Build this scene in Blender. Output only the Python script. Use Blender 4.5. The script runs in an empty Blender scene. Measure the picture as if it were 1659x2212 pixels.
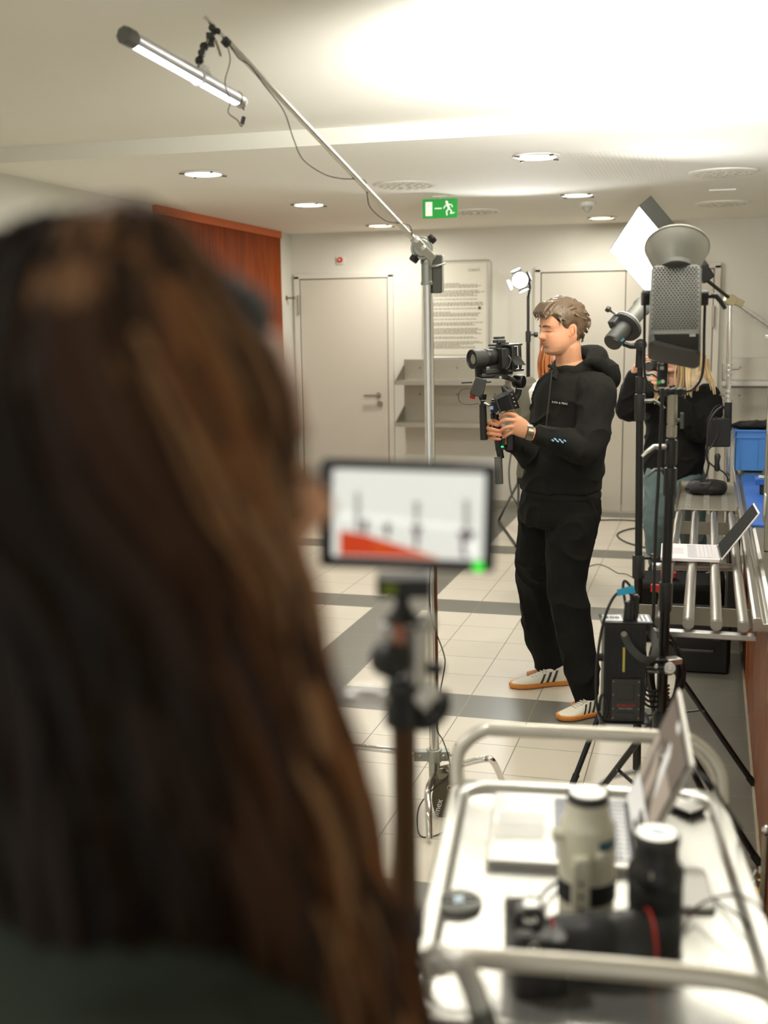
import bpy, bmesh, math, random
import numpy as np
from mathutils import Vector, Matrix, noise
random.seed(7)
SC = bpy.context.scene
COL = SC.collection

# ------------------------------------------------------------------ camera
PXF = 2503.0                                   # focal length in pixels of the 1659 px wide frame
YAW, PITCH, ROLL = [math.radians(a) for a in (15.77, 9.08, -0.67)]
CAM = Vector((1.9047, -6.7833, 1.6572))
_cy, _sy, _cp, _sp = math.cos(YAW), math.sin(YAW), math.cos(PITCH), math.sin(PITCH)
FW = Vector((-_sy*_cp, _cy*_cp, -_sp)); _r0 = Vector((_cy, _sy, 0)); _u0 = _r0.cross(FW)
RT = _r0*math.cos(ROLL) + _u0*math.sin(ROLL); UP = -_r0*math.sin(ROLL) + _u0*math.cos(ROLL)
FH = Vector((-_sy, _cy, 0))                    # horizontal viewing direction
cd = bpy.data.cameras.new('camera'); cam = bpy.data.objects.new('camera', cd); COL.objects.link(cam)
m = Matrix((RT, UP, -FW)).transposed().to_4x4(); m.translation = CAM
cam.matrix_world = m
cd.sensor_fit = 'HORIZONTAL'; cd.sensor_width = 24.0; cd.lens = PXF/1659*24.0
cd.clip_start = 0.05; cd.clip_end = 60
cd.dof.use_dof = True; cd.dof.focus_distance = 4.9; cd.dof.aperture_fstop = 2.25
SC.camera = cam
# ------------------------------------------------------------------ exposure, world, large lights
SC.view_settings.view_transform = 'Standard'; SC.view_settings.look = 'None'
SC.view_settings.gamma = 1.0; SC.view_settings.use_curve_mapping = False
SC.view_settings.exposure = 0.52
w = bpy.data.worlds.new('world'); SC.world = w; w.use_nodes = True
w.node_tree.nodes['Background'].inputs[0].default_value = (0.98, 0.97, 0.91, 1)
w.node_tree.nodes['Background'].inputs[1].default_value = .62
def lamp(kind, name, loc, power, color=(1, .97, .93), size=.1, aim=None, **k):
    l = bpy.data.lights.new(name, kind); l.energy = power; l.color = color
    if kind == 'AREA': l.size = size
    else: l.shadow_soft_size = size
    for a, v in k.items(): setattr(l, a, v)
    o = bpy.data.objects.new(name, l); COL.objects.link(o); o.location = loc
    if aim is not None: o.rotation_euler = (Vector(aim)-Vector(loc)).to_track_quat('-Z', 'Y').to_euler()
    return o

# ------------------------------------------------------------------ placing: a pixel of the photograph turned into a point of the room
def ray(x, y): return FW + RT*((x-829.5)/PXF) - UP*((y-1106)/PXF)
def pZ(x, y, z=0.0): d = ray(x, y); return CAM + d*((z-CAM.z)/d.z)
def pY(x, y, Y): d = ray(x, y); return CAM + d*((Y-CAM.y)/d.y)
def pX(x, y, X): d = ray(x, y); return CAM + d*((X-CAM.x)/d.x)
def pD(x, y, D): return CAM + ray(x, y)*D

# ------------------------------------------------------------------ materials
def lin(c):
    return tuple(((v/255.)/12.92 if v/255. <= .04045 else ((v/255.+.055)/1.055)**2.4) for v in c)
def mat(name, rgb, rough=.5, metal=0., var=.06, scale=30., bump=0., spec=.5, emit=None, es=0., coat=0., aniso=0., trans=0.):
    M = bpy.data.materials.new(name); M.use_nodes = True; nt = M.node_tree; b = nt.nodes['Principled BSDF']
    c = lin(rgb)
    tc = nt.nodes.new('ShaderNodeTexCoord'); no = nt.nodes.new('ShaderNodeTexNoise')
    no.inputs['Scale'].default_value = scale; no.inputs['Detail'].default_value = 4
    nt.links.new(tc.outputs['Object'], no.inputs['Vector'])
    if var > 0:
        mx = nt.nodes.new('ShaderNodeMix'); mx.data_type = 'RGBA'
        mx.inputs[6].default_value = (*[v*(1-var) for v in c], 1); mx.inputs[7].default_value = (*[min(1, v*(1+var)) for v in c], 1)
        nt.links.new(no.outputs['Fac'], mx.inputs[0]); nt.links.new(mx.outputs[2], b.inputs['Base Color'])
    else: b.inputs['Base Color'].default_value = (*c, 1)
    b.inputs['Roughness'].default_value = rough; b.inputs['Metallic'].default_value = metal
    b.inputs['Specular IOR Level'].default_value = spec
    if coat: b.inputs['Coat Weight'].default_value = coat
    if aniso: b.inputs['Anisotropic'].default_value = aniso
    if trans: b.inputs['Transmission Weight'].default_value = trans
    if emit: b.inputs['Emission Color'].default_value = (*lin(emit), 1); b.inputs['Emission Strength'].default_value = es
    if bump:
        bp = nt.nodes.new('ShaderNodeBump'); bp.inputs['Strength'].default_value = bump; bp.inputs['Distance'].default_value = .002
        nt.links.new(no.outputs['Fac'], bp.inputs['Height']); nt.links.new(bp.outputs[0], b.inputs['Normal'])
    return M
def attrmat(name, rough=.6, spec=.4, sss=0., bump=0., scale=60., translucent=0.):
    """colour comes from the mesh's own 'tint' attribute (patches of different cloth, skin, hair)"""
    M = bpy.data.materials.new(name); M.use_nodes = True; nt = M.node_tree; b = nt.nodes['Principled BSDF']
    at = nt.nodes.new('ShaderNodeAttribute'); at.attribute_name = 'tint'
    tc = nt.nodes.new('ShaderNodeTexCoord'); no = nt.nodes.new('ShaderNodeTexNoise'); no.inputs['Scale'].default_value = scale
    nt.links.new(tc.outputs['Object'], no.inputs['Vector'])
    mr = nt.nodes.new('ShaderNodeMapRange'); mr.inputs[3].default_value = .9; mr.inputs[4].default_value = 1.1
    nt.links.new(no.outputs['Fac'], mr.inputs[0])
    mu = nt.nodes.new('ShaderNodeVectorMath'); mu.operation = 'SCALE'
    nt.links.new(at.outputs['Color'], mu.inputs[0]); nt.links.new(mr.outputs[0], mu.inputs['Scale'])
    nt.links.new(mu.outputs[0], b.inputs['Base Color'])
    b.inputs['Roughness'].default_value = rough; b.inputs['Specular IOR Level'].default_value = spec
    if sss: b.inputs['Subsurface Weight'].default_value = sss; b.inputs['Subsurface Radius'].default_value = (.012, .005, .003); b.inputs['Subsurface Scale'].default_value = 1.
    if translucent:
        tr = nt.nodes.new('ShaderNodeBsdfTranslucent'); nt.links.new(mu.outputs[0], tr.inputs[0])
        ms = nt.nodes.new('ShaderNodeMixShader'); ms.inputs[0].default_value = translucent
        out = nt.nodes['Material Output']
        nt.links.new(b.outputs[0], ms.inputs[1]); nt.links.new(tr.outputs[0], ms.inputs[2]); nt.links.new(ms.outputs[0], out.inputs[0])
    if bump:
        bp = nt.nodes.new('ShaderNodeBump'); bp.inputs['Strength'].default_value = bump; bp.inputs['Distance'].default_value = .002
        nt.links.new(no.outputs['Fac'], bp.inputs['Height']); nt.links.new(bp.outputs[0], b.inputs['Normal'])
    return M
def wood(name, a, b_, scale=1.0, rough=.35, axis=2):
    M = bpy.data.materials.new(name); M.use_nodes = True; nt = M.node_tree; b = nt.nodes['Principled BSDF']
    tc = nt.nodes.new('ShaderNodeTexCoord'); mp = nt.nodes.new('ShaderNodeMapping')
    s = [9*scale, 9*scale, 9*scale]; s[axis] = .7*scale; mp.inputs['Scale'].default_value = s
    nt.links.new(tc.outputs['Object'], mp.inputs[0])
    no = nt.nodes.new('ShaderNodeTexNoise'); no.inputs['Scale'].default_value = 4; no.inputs['Detail'].default_value = 8; no.inputs['Distortion'].default_value = .6
    nt.links.new(mp.outputs[0], no.inputs['Vector'])
    cr = nt.nodes.new('ShaderNodeValToRGB'); cr.color_ramp.elements[0].position = .3; cr.color_ramp.elements[1].position = .7
    cr.color_ramp.elements[0].color = (*lin(a), 1); cr.color_ramp.elements[1].color = (*lin(b_), 1)
    nt.links.new(no.outputs['Fac'], cr.inputs[0]); nt.links.new(cr.outputs[0], b.inputs['Base Color'])
    b.inputs['Roughness'].default_value = rough; b.inputs['Specular IOR Level'].default_value = .15
    return M
def tilefloor():
    M = bpy.data.materials.new('floor_tiles'); M.use_nodes = True; nt = M.node_tree; b = nt.nodes['Principled BSDF']
    N = nt.nodes.new; L = nt.links.new
    def math_(op, a, b2=None, c=None):
        n = N('ShaderNodeMath'); n.operation = op
        for i, v in enumerate((a, b2, c)):
            if v is None: continue
            if isinstance(v, (int, float)): n.inputs[i].default_value = v
            else: L(v, n.inputs[i])
        return n.outputs[0]
    tc = N('ShaderNodeTexCoord'); sx = N('ShaderNodeSeparateXYZ'); L(tc.outputs['Object'], sx.inputs[0])
    u = math_('DIVIDE', sx.outputs[0], .3); v = math_('DIVIDE', sx.outputs[1], .3)
    iu = math_('FLOOR', u); iv = math_('FLOOR', v)
    fu = math_('SUBTRACT', u, iu); fv = math_('SUBTRACT', v, iv)
    du = math_('MINIMUM', fu, math_('SUBTRACT', 1, fu)); dv = math_('MINIMUM', fv, math_('SUBTRACT', 1, fv))
    gu = math_('LESS_THAN', du, .0075); gv = math_('LESS_THAN', dv, .0065)
    grout = math_('MAXIMUM', gu, gv)
    mu_ = math_('FLOORED_MODULO', iu, 6); mv_ = math_('FLOORED_MODULO', iv, 6)
    da = math_('LESS_THAN', math_('ABSOLUTE', mu_), .5); db = math_('GREATER_THAN', mv_, 4.5)
    dark = math_('MAXIMUM', da, db)
    cv = N('ShaderNodeCombineXYZ'); L(iu, cv.inputs[0]); L(iv, cv.inputs[1])
    wn = N('ShaderNodeTexWhiteNoise'); L(cv.outputs[0], wn.inputs['Vector'])
    no = N('ShaderNodeTexNoise'); no.inputs['Scale'].default_value = 3; no.inputs['Detail'].default_value = 6; L(tc.outputs['Object'], no.inputs['Vector'])
    val = math_('ADD', math_('MULTIPLY', wn.outputs[0], .05), math_('MULTIPLY', no.outputs['Fac'], .10))
    def mix(f, a, b2):
        n = N('ShaderNodeMix'); n.data_type = 'RGBA'; L(f, n.inputs[0])
        for i, q in ((6, a), (7, b2)):
            if isinstance(q, tuple): n.inputs[i].default_value = (*q, 1)
            else: L(q, n.inputs[i])
        return n.outputs[2]
    c1 = mix(dark, lin((208, 200, 183)), lin((112, 110, 101)))
    gc = mix(dark, lin((126, 118, 103)), lin((140, 132, 116)))
    c2 = mix(grout, c1, gc)
    sc = N('ShaderNodeVectorMath'); sc.operation = 'SCALE'; L(c2, sc.inputs[0]); L(math_('ADD', val, .93), sc.inputs['Scale'])
    L(sc.outputs[0], b.inputs['Base Color'])
    b.inputs['Roughness'].default_value = .32; b.inputs['Specular IOR Level'].default_value = .45
    bp = N('ShaderNodeBump'); bp.inputs['Strength'].default_value = .4; bp.inputs['Distance'].default_value = .001
    L(math_('SUBTRACT', 1, grout), bp.inputs['Height']); L(bp.outputs[0], b.inputs['Normal'])
    return M
MT = dict(
    wall=mat('wall_paint', (206, 203, 190), .8, var=.02, scale=6, bump=.05),
    ceil=mat('ceiling_paint', (232, 230, 219), .85, var=.015, scale=5),
    door=mat('door_laminate', (198, 192, 177), .5, var=.02, scale=4),
    frame=mat('door_frame_paint', (206, 201, 187), .5, var=.02),
    gap=mat('dark_joint', (70, 64, 52), .8),
    steel=mat('brushed_steel', (190, 186, 176), .28, 1., var=.06, scale=60, aniso=.4),
    steel_d=mat('dull_steel', (165, 160, 146), .42, 1., var=.05, scale=40),
    chrome=mat('chrome', (225, 223, 220), .10, 1., var=.03),
    cast=mat('cast_alloy', (165, 168, 160), .38, .9, var=.1, scale=80, bump=.2),
    black=mat('black_plastic', (30, 30, 28), .42, var=.1),
    blackm=mat('black_metal', (24, 24, 23), .3, .3, var=.1, spec=.6),
    grey=mat('grey_metal', (92, 92, 86), .45, .4, var=.06),
    dgrey=mat('dark_grey_plastic', (52, 52, 49), .5, var=.08),
    rubber=mat('rubber', (22, 22, 21), .7, var=.1, bump=.2),
    cable=mat('cable_rubber', (26, 25, 23), .5, var=.05),
    white=mat('white_plastic', (225, 224, 216), .4, var=.02),
    glass=mat('clear_glass', (230, 235, 230), .03, var=0, spec=.6),
    alu=mat('silver_aluminium', (200, 198, 192), .34, .85, var=.03),
    woodr=wood('red_brown_wood', (112, 58, 26), (150, 84, 42), 1.2),
    woodo=wood('orange_wood', (112, 44, 2), (142, 64, 8), .8, rough=.65),
    floor=tilefloor(),
    red=mat('red_plastic', (190, 40, 24), .45),
    green=mat('green_paint', (22, 150, 52), .5, var=.03, emit=(22, 150, 52), es=.25),
    signw=mat('sign_white', (235, 240, 232), .5, var=.01, emit=(235, 240, 232), es=.25),
    blue=mat('blue_plastic', (70, 130, 205), .4, var=.04),
    blued=mat('deep_blue_plastic', (44, 96, 180), .4, var=.04),
    tape=mat('cyan_tape', (50, 170, 215), .5, var=.04),
)
def emitmat(name, rgb, s):
    M = bpy.data.materials.new(name); M.use_nodes = True; nt = M.node_tree; b = nt.nodes['Principled BSDF']
    b.inputs['Base Color'].default_value = (*lin(rgb), 1)
    no = nt.nodes.new('ShaderNodeTexNoise'); no.inputs['Scale'].default_value = 20
    mx = nt.nodes.new('ShaderNodeMix'); mx.data_type = 'RGBA'; c = lin(rgb)
    mx.inputs[6].default_value = (*[v*.97 for v in c], 1); mx.inputs[7].default_value = (*c, 1)
    nt.links.new(no.outputs['Fac'], mx.inputs[0]); nt.links.new(mx.outputs[2], b.inputs['Emission Color'])
    b.inputs['Emission Strength'].default_value = s
    return M

# ------------------------------------------------------------------ mesh building
def frame(d, ref=None):
    d = Vector(d).normalized()
    r = Vector(ref) if ref is not None else (Vector((0, 0, 1)) if abs(d.z) < .95 else Vector((1, 0, 0)))
    a = r.cross(d)
    if a.length < 1e-6: a = Vector((1, .3, 0)).cross(d)
    a.normalize(); return a, d.cross(a).normalized(), d
class MB:
    def __init__(s): s.v = []; s.f = []; s.t = []; s.tint = None
    def add(s, vs, fs):
        o = len(s.v); s.v += [Vector(v) for v in vs]; s.f += [tuple(i+o for i in f) for f in fs]
        s.t += [s.tint]*len(vs); return s
    def box(s, c, size, R=None, top=1.0):
        c = Vector(c); hx, hy, hz = [q/2 for q in size]; P = []
        for z in (-1, 1):
            k = top if z > 0 else 1.
            for x, y in ((-1, -1), (1, -1), (1, 1), (-1, 1)): P.append(Vector((x*hx*k, y*hy*k, z*hz)))
        if R is not None: P = [R @ p for p in P]
        return s.add([c+p for p in P], [(3, 2, 1, 0), (4, 5, 6, 7), (0, 1, 5, 4), (1, 2, 6, 5), (2, 3, 7, 6), (3, 0, 4, 7)])
    def rbox(s, c, size, r, R=None, n=5):
        """box with rounded vertical edges"""
        hx, hy, hz = [q/2 for q in size]; P = []
        for cx, cy, a0 in ((hx-r, hy-r, 0), (-hx+r, hy-r, 90), (-hx+r, -hy+r, 180), (hx-r, -hy+r, 270)):
            for k in range(n+1):
                a = math.radians(a0+90*k/n); P.append((cx+r*math.cos(a), cy+r*math.sin(a)))
        return s.prism(P, hz*2, c, R)
    def prism(s, poly, h, c=(0, 0, 0), R=None):
        """polygon in local xy, extruded h along local z, centred on c"""
        c = Vector(c); n = len(poly)
        P = [Vector((x, y, -h/2)) for x, y in poly]+[Vector((x, y, h/2)) for x, y in poly]
        if R is not None: P = [R @ p for p in P]
        return s.add([c+p for p in P], [tuple(range(n-1, -1, -1)), tuple(range(n, 2*n))]+[(i, (i+1) % n, n+(i+1) % n, n+i) for i in range(n)])
    def cyl(s, p0, p1, r0, r1=None, n=20, cap=True):
        return s.tube([p0, p1], [r0, r0 if r1 is None else r1], n, cap)
    def tube(s, path, rad, n=12, cap=True, ref=None, flat=1.0, closed=False):
        path = [Vector(p) for p in path]; m_ = len(path)
        if isinstance(rad, (int, float, tuple)): rad = [rad]*m_
        vs = []; a = None
        for i, p in enumerate(path):
            if closed: t = path[(i+1) % m_]-path[i-1]
            else: t = path[min(i+1, m_-1)]-path[max(i-1, 0)]
            if t.length < 1e-9: t = Vector((0, 0, 1))
            t.normalize()
            if ref is not None: a = Vector(ref).cross(t); a = a if a.length > 1e-5 else Vector((1, 0, 0)); a.normalize()
            elif a is None: a = frame(t)[0]
            else:
                a = a-t*a.dot(t); a = a.normalized() if a.length > 1e-6 else frame(t)[0]
            b = t.cross(a)
            r = rad[i]; ra, rb = (r if isinstance(r, (tuple, list)) else (r, r*flat))
            for k in range(n):
                q = 2*math.pi*k/n; vs.append(p+a*(ra*math.cos(q))+b*(rb*math.sin(q)))
        fs = []
        for i in range(m_ if closed else m_-1):
            for k in range(n):
                j = (i+1) % m_; fs.append((i*n+k, i*n+(k+1) % n, j*n+(k+1) % n, j*n+k))
        if cap and not closed: fs += [tuple(range(n-1, -1, -1)), tuple(range((m_-1)*n, m_*n))]
        return s.add(vs, fs)
    def lathe(s, prof, c, axis=(0, 0, 1), n=32):
        """prof: (radius, height along axis)"""
        a, b, d = frame(axis); c = Vector(c)
        return s.loops([[c+d*h+a*(r*math.cos(2*math.pi*k/n))+b*(r*math.sin(2*math.pi*k/n)) for k in range(n)] for r, h in prof])
    def loops(s, L, cap=True):
        n = len(L[0]); vs = [p for l in L for p in l]; fs = []
        for i in range(len(L)-1):
            for k in range(n): fs.append((i*n+k, i*n+(k+1) % n, (i+1)*n+(k+1) % n, (i+1)*n+k))
        if cap: fs += [tuple(range(n-1, -1, -1)), tuple(range((len(L)-1)*n, len(L)*n))]
        return s.add(vs, fs)
    def ball(s, c, r, n=16, R=None):
        r = (r, r, r) if isinstance(r, (int, float)) else r; c = Vector(c); L = []
        for i in range(1, n):
            th = math.pi*i/n; ring = []
            for k in range(n*2):
                a = math.pi*k/n; p = Vector((r[0]*math.sin(th)*math.cos(a), r[1]*math.sin(th)*math.sin(a), -r[2]*math.cos(th)))
                ring.append(c+(R @ p if R is not None else p))
            L.append(ring)
        return s.loops(L)
    def torus(s, c, axis, R_, r, n=32, k=10, a0=0, a1=360):
        a, b, d = frame(axis); c = Vector(c); full = (a1-a0) >= 360
        pts = [c+a*(R_*math.cos(math.radians(a0+(a1-a0)*i/n)))+b*(R_*math.sin(math.radians(a0+(a1-a0)*i/n))) for i in range(n if full else n+1)]
        return s.tube(pts, r, k, closed=full)
    def mesh(s, name):
        me = bpy.data.meshes.new(name); me.from_pydata([tuple(v) for v in s.v], [], s.f); me.update()
        bm = bmesh.new(); bm.from_mesh(me)
        bmesh.ops.recalc_face_normals(bm, faces=bm.faces); bm.to_mesh(me); bm.free()
        if any(t is not None for t in s.t):
            at = me.color_attributes.new('tint', 'FLOAT_COLOR', 'POINT')
            at.data.foreach_set('color', [q for t in s.t for q in (*(t or (.5, .5, .5)), 1.)])
        return me
def finish(name, me, m_, parent=None, origin=None, smooth=40, bevel=0, kind=None):
    o = bpy.data.objects.new(name, me); COL.objects.link(o)
    if parent is not None:
        base = parent
        while base.parent: base = base.parent
        org = Vector(base.location); o.parent = parent
    else:
        org = Vector(origin) if origin is not None else Vector((0, 0, 0)); o.location = org
    if org.length > 0: me.transform(Matrix.Translation(-org))
    if m_ is not None:
        for q in (m_ if isinstance(m_, (list, tuple)) else [m_]): me.materials.append(q)
    if smooth:
        me.shade_smooth(); me.set_sharp_from_angle(angle=math.radians(smooth))
    if bevel:
        bv = o.modifiers.new('bevel', 'BEVEL'); bv.width = bevel; bv.segments = 2; bv.limit_method = 'ANGLE'
        bv.angle_limit = math.radians(50); bv.harden_normals = False
    if kind: o['kind'] = kind
    return o
def build(mb, name, m_, parent=None, origin=None, smooth=40, bevel=0, kind=None):
    return finish(name, mb.mesh(name), m_, parent, origin, smooth, bevel, kind)
def tag(o, label, cat, group=None):
    o['label'] = label; o['category'] = cat
    if group: o['group'] = group
    return o
def thing(name, label, cat, loc, group=None):
    o = bpy.data.objects.new(name, None); COL.objects.link(o); o.location = loc; o.empty_display_size = .05
    return tag(o, label, cat, group)
def copy_tree(o, parent=None):
    c = o.copy(); COL.objects.link(c); c.parent = parent
    for ch in list(o.children): copy_tree(ch, c)
    return c
def lettering(text, size, loc, xdir, up, name, m_, parent, depth=.0006, align='CENTER'):
    cu = bpy.data.curves.new(name, 'FONT'); cu.body = text; cu.size = size; cu.extrude = depth; cu.align_x = align; cu.align_y = 'CENTER'
    t = bpy.data.objects.new(name+'_src', cu); COL.objects.link(t)
    bpy.context.view_layer.update()
    me = bpy.data.meshes.new_from_object(t.evaluated_get(bpy.context.evaluated_depsgraph_get()))
    bpy.data.objects.remove(t); bpy.data.curves.remove(cu)
    x = Vector(xdir).normalized(); z = x.cross(Vector(up)).normalized(); y = z.cross(x)
    M_ = Matrix((x, y, z)).transposed().to_4x4(); M_.translation = Vector(loc); me.transform(M_)
    return finish(name, me, m_, parent, smooth=0)
def RM(x, y=None, z=None):
    """rotation matrix from two directions: local x and local z"""
    x = Vector(x).normalized(); z = Vector(z).normalized(); y = z.cross(x).normalized(); z = x.cross(y)
    return Matrix((x, y, z)).transposed()
def bez(pts, n=8):
    """Catmull-Rom through the points"""
    pts = [Vector(p) for p in pts]; P = [pts[0]*2-pts[1]]+pts+[pts[-1]*2-pts[-2]]; out = []
    for i in range(1, len(P)-2):
        for k in range(n):
            t = k/n; a, b, c, d = P[i-1:i+3]
            out.append(.5*((2*b)+(c-a)*t+(2*a-5*b+4*c-d)*t*t+(3*b-a-3*c+d)*t**3))
    out.append(pts[-1]); return out
def cable(name, pts, r, label, cat='cable', m_=None, group=None, parent=None, n=8):
    mb = MB(); mb.tube(bez(pts, n), r, 8)
    o = build(mb, name, m_ or MT['cable'], parent)
    if parent is None: tag(o, label, cat, group)
    return o

# ------------------------------------------------------------------ the room
ZC, ZU, YS, XL, YB, XR = 2.52, 2.597, -1.29, -1.91, 3.65, 2.1
def slab(name, c, size, m_, bevel=0):
    return build(MB().box(c, size), name, m_, kind='structure', smooth=0, bevel=bevel)
o = slab('floor', (.9, -2.2, -.05), (5.9, 12.6, .1), MT['floor'])
o.data.transform(Matrix.Translation((0, 0, 0)))
slab('ceiling', (.9, (YB+.15+YS)/2, ZC+.1), (5.9, YB-YS+.15, .2), MT['ceil'])
slab('ceiling_front', (.9, (YS-8.5)/2, ZU+.1), (5.9, 8.5+YS, .2), MT['ceil'])
slab('trim_1', (.9, YS-.012, (ZC+ZU)/2+.001), (5.6, .024, ZU-ZC+.002), MT['ceil'])
slab('wall_left', (XL-.06, (-8.5+.83)/2, 1.3), (.12, .83+8.5, 2.6), MT['wall'])
slab('wall_left_corner', (XL-.06, (3.31+YB)/2, 1.3), (.12, YB-3.31, 2.6), MT['wall'])
slab('wall_back', (.9, YB+.06, 1.3), (5.9, .12, 2.6), MT['wall'])
slab('wall_right', (3.75, -2.4, 1.3), (.12, 12.2, 2.6), MT['wall'])
bm_ = MB(); bm_.box((.9, YB-.008, .035), (5.5, .016, .07)); build(bm_, 'baseboard_back', MT['steel_d'], kind='structure', smooth=0)
# wooden wall panelling between the white parts of the left wall
pw = MB(); pw.box((XL-.03, 2.07, 1.23), (.10, 2.48, 2.46)); wp = build(pw, 'wall_left_wood', MT['woodo'], kind='structure', smooth=0)
tw = MB(); tw.box((XL-.025, 2.07, 2.488), (.115, 2.48, .060)); build(tw, 'trim_2', mat('orange_trim', (196, 92, 26), .5), kind='structure', smooth=0)
jw = MB()
for yy in (1.1, 1.75, 2.4, 3.0): jw.box((XL+.0205, yy, 1.22), (.002, .006, 2.40))
build(jw, 'trim_3', MT['gap'], kind='structure', smooth=0)
# perforated acoustic field of the ceiling
pf = MB()
for i in range(22):
    for j in range(26):
        if (i < 8 and j > 22) or (i > 14 and j < 3): continue
        x, y = 1.17+i*.022, -.62+j*.052
        pf.prism([(.004*math.cos(a*math.pi/3), .004*math.sin(a*math.pi/3)) for a in range(6)], .001, (x, y, ZC-.0003))
build(pf, 'ceiling_perforation', mat('perforation_shadow', (176, 172, 158), .9), kind='structure', smooth=0)

# doors in the back wall
def back_door(idx, x0, x1, z1, leaves=1, handle=None):
    root = bpy.data.objects.new('door_%d' % idx, None); COL.objects.link(root); root.location = ((x0+x1)/2, YB, 0); root['kind'] = 'structure'
    fr = MB()
    for x in (x0-.03, x1+.03): fr.box((x, YB-.014, z1/2+.015), (.05, .028, z1+.03))
    fr.box(((x0+x1)/2, YB-.014, z1+.03), (x1-x0+.11, .028, .05)); build(fr, 'door_frame', MT['frame'], root, bevel=.003)
    gp = MB(); gp.box(((x0+x1)/2, YB-.003, z1/2), (x1-x0+.01, .006, z1+.01)); build(gp, 'door_gap', MT['gap'], root, smooth=0)
    n = leaves; wl = (x1-x0)/n
    for k in range(n):
        lf = MB(); lf.box((x0+wl*(k+.5), YB-.011, z1/2+.002), (wl-.007, .016, z1-.010)); build(lf, 'door_leaf', MT['door'], root, bevel=.002)
    return root
d1 = back_door(1, -1.83, -.98, 2.10)
hd = MB(); p = Vector((-1.075, YB-.03, 1.03)); hd.cyl(p+Vector((0, .015, 0)), p+Vector((0, -.035, 0)), .011); hd.tube([p+Vector((.005, -.035, 0)), p+Vector((-.13, -.035, -.002))], .0105, 12)
hd.cyl(p+Vector((0, .012, 0)), p+Vector((0, .004, 0)), .026); build(hd, 'door_handle', MT['steel_d'], d1)
lk = MB(); lk.cyl((-1.06, YB-.02, .95), (-1.06, YB-.034, .95), .026); lk.box((-1.06, YB-.036, .945), (.008, .006, .028)); build(lk, 'keyhole_rose', MT['steel_d'], d1)
for z in (1.87, .22):
    hg = MB(); hg.cyl((-1.838, YB-.034, z-.09), (-1.838, YB-.034, z+.09), .013); build(hg, 'hinge', MT['steel_d'], d1)
d2 = back_door(2, .43, 1.90, 2.11, 2)
hg = MB(); hg.cyl((1.905, YB-.034, 1.62), (1.905, YB-.034, 1.80), .013); build(hg, 'hinge', MT['steel_d'], d2)
# recessed ceiling lights: square glass plates hung under round openings
def downlight(x, y, label, warm=False, on=1.0):
    t = thing('ceiling_light', label, 'ceiling light', (x, y, ZC), 'recessed ceiling lights')
    rim = MB(); rim.lathe([(.125, -.001), (.125, -.006), (.105, -.010), (.100, -.004)], (x, y, ZC), n=36); build(rim, 'rim', MT['white'], t)
    gl = MB(); gl.lathe([(.0, -.002), (.098, -.002), (.098, -.012), (0, -.014)], (x, y, ZC), n=36)
    build(gl, 'glass_disc', emitmat('lamp_glass_warm' if warm else 'lamp_glass', (255, 232, 205) if warm else (255, 250, 238), on), t)
    for k in range(4):
        cl = MB(); a = math.pi/4+k*math.pi/2; cl.box((x+.125*math.cos(a), y+.125*math.sin(a), ZC-.012), (.03, .006, .008), Matrix.Rotation(a, 3, 'Z')); build(cl, 'clip', MT['grey'], t)
    return t
LT = [(-.87, -.60, 'lit recessed ceiling light at far left, nearest the ceiling step', 3.),
      (-.87, 1.18, 'lit recessed ceiling light left of the exit sign, second of its row', 3.),
      (-.87, 3.03, 'warm recessed ceiling light close to the back wall above the white door', 1.6),
      (1.0, -.60, 'dim recessed ceiling light under the ceiling step on the right', .9),
      (1.0, 1.28, 'pale recessed ceiling light in front of the smoke detector', 1.0),
      (1.0, 3.05, 'pinkish recessed ceiling light at the back wall right of the smoke detector', 1.4)]
for i, (x, y, lb, s_) in enumerate(LT):
    downlight(x, y, lb, i in (2, 5), s_)
    lamp('AREA', 'downlight_and_fill', (x, y, ZC-.03), 13 if x < 0 else 10, (1, .97, .91), .18, (x, y, 0), shape='DISK')
for x, y in ((-.87, -3.2), (-.87, -5.0), (1.0, -5.2), (-.87, -6.8), (1.0, -7.0)):
    if y < -4: lamp('AREA', 'downlight_and_fill', (x, y, ZU-.03), 11 if y > -6 else 3, (1, .97, .92), .18, (x, y, 0), shape='DISK')  # fill lamps without fixtures, added to brighten the front of the room
# round air outlets
def vent(x, y, label):
    t = thing('air_vent', label, 'air vent', (x, y, ZC), 'round ceiling air vents')
    a = MB(); a.lathe([(.195, 0), (.195, -.008), (.18, -.012), (.0, -.010)], (x, y, ZC), n=40); build(a, 'plate', MT['white'], t)
    b = MB()
    for r, n in ((.155, 18), (.11, 12), (.065, 7), (.02, 1)):
        for k in range(n):
            q = 2*math.pi*k/n+r*9; b.lathe([(.015, -.010), (.014, -.014), (.006, -.015)], (x+r*math.cos(q), y+r*math.sin(q), ZC), n=10)
    build(b, 'nozzles', mat('vent_nozzle', (188, 182, 164), .6), t)
for x, y, lb in ((.06, .33, 'round white air vent left of the exit sign, under the boom pole'), (1.935, .42, 'round white air vent nearest the right edge, largest of them'),
                 (.14, 2.15, 'small round air vent just right of the exit sign'), (1.94, 2.25, 'round air vent at the far right above the square panel lamp')): vent(x, y, lb)
sp = MB(); sp.box((1.935, 1.36, ZC-.004), (.17, .05, .008)); tag(build(sp, 'ceiling_speaker', MT['white'], origin=(1.935, 1.36, ZC)), 'small flat white ceiling plate between the two right air vents', 'ceiling plate')
sd = thing('smoke_detector', 'white dome smoke detector on the ceiling right of the exit sign', 'smoke detector', (1.01, 1.83, ZC))
a = MB(); a.lathe([(.06, 0), (.06, -.022), (.05, -.030), (0, -.031)], (1.01, 1.83, ZC)); build(a, 'base', MT['white'], sd)
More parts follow.
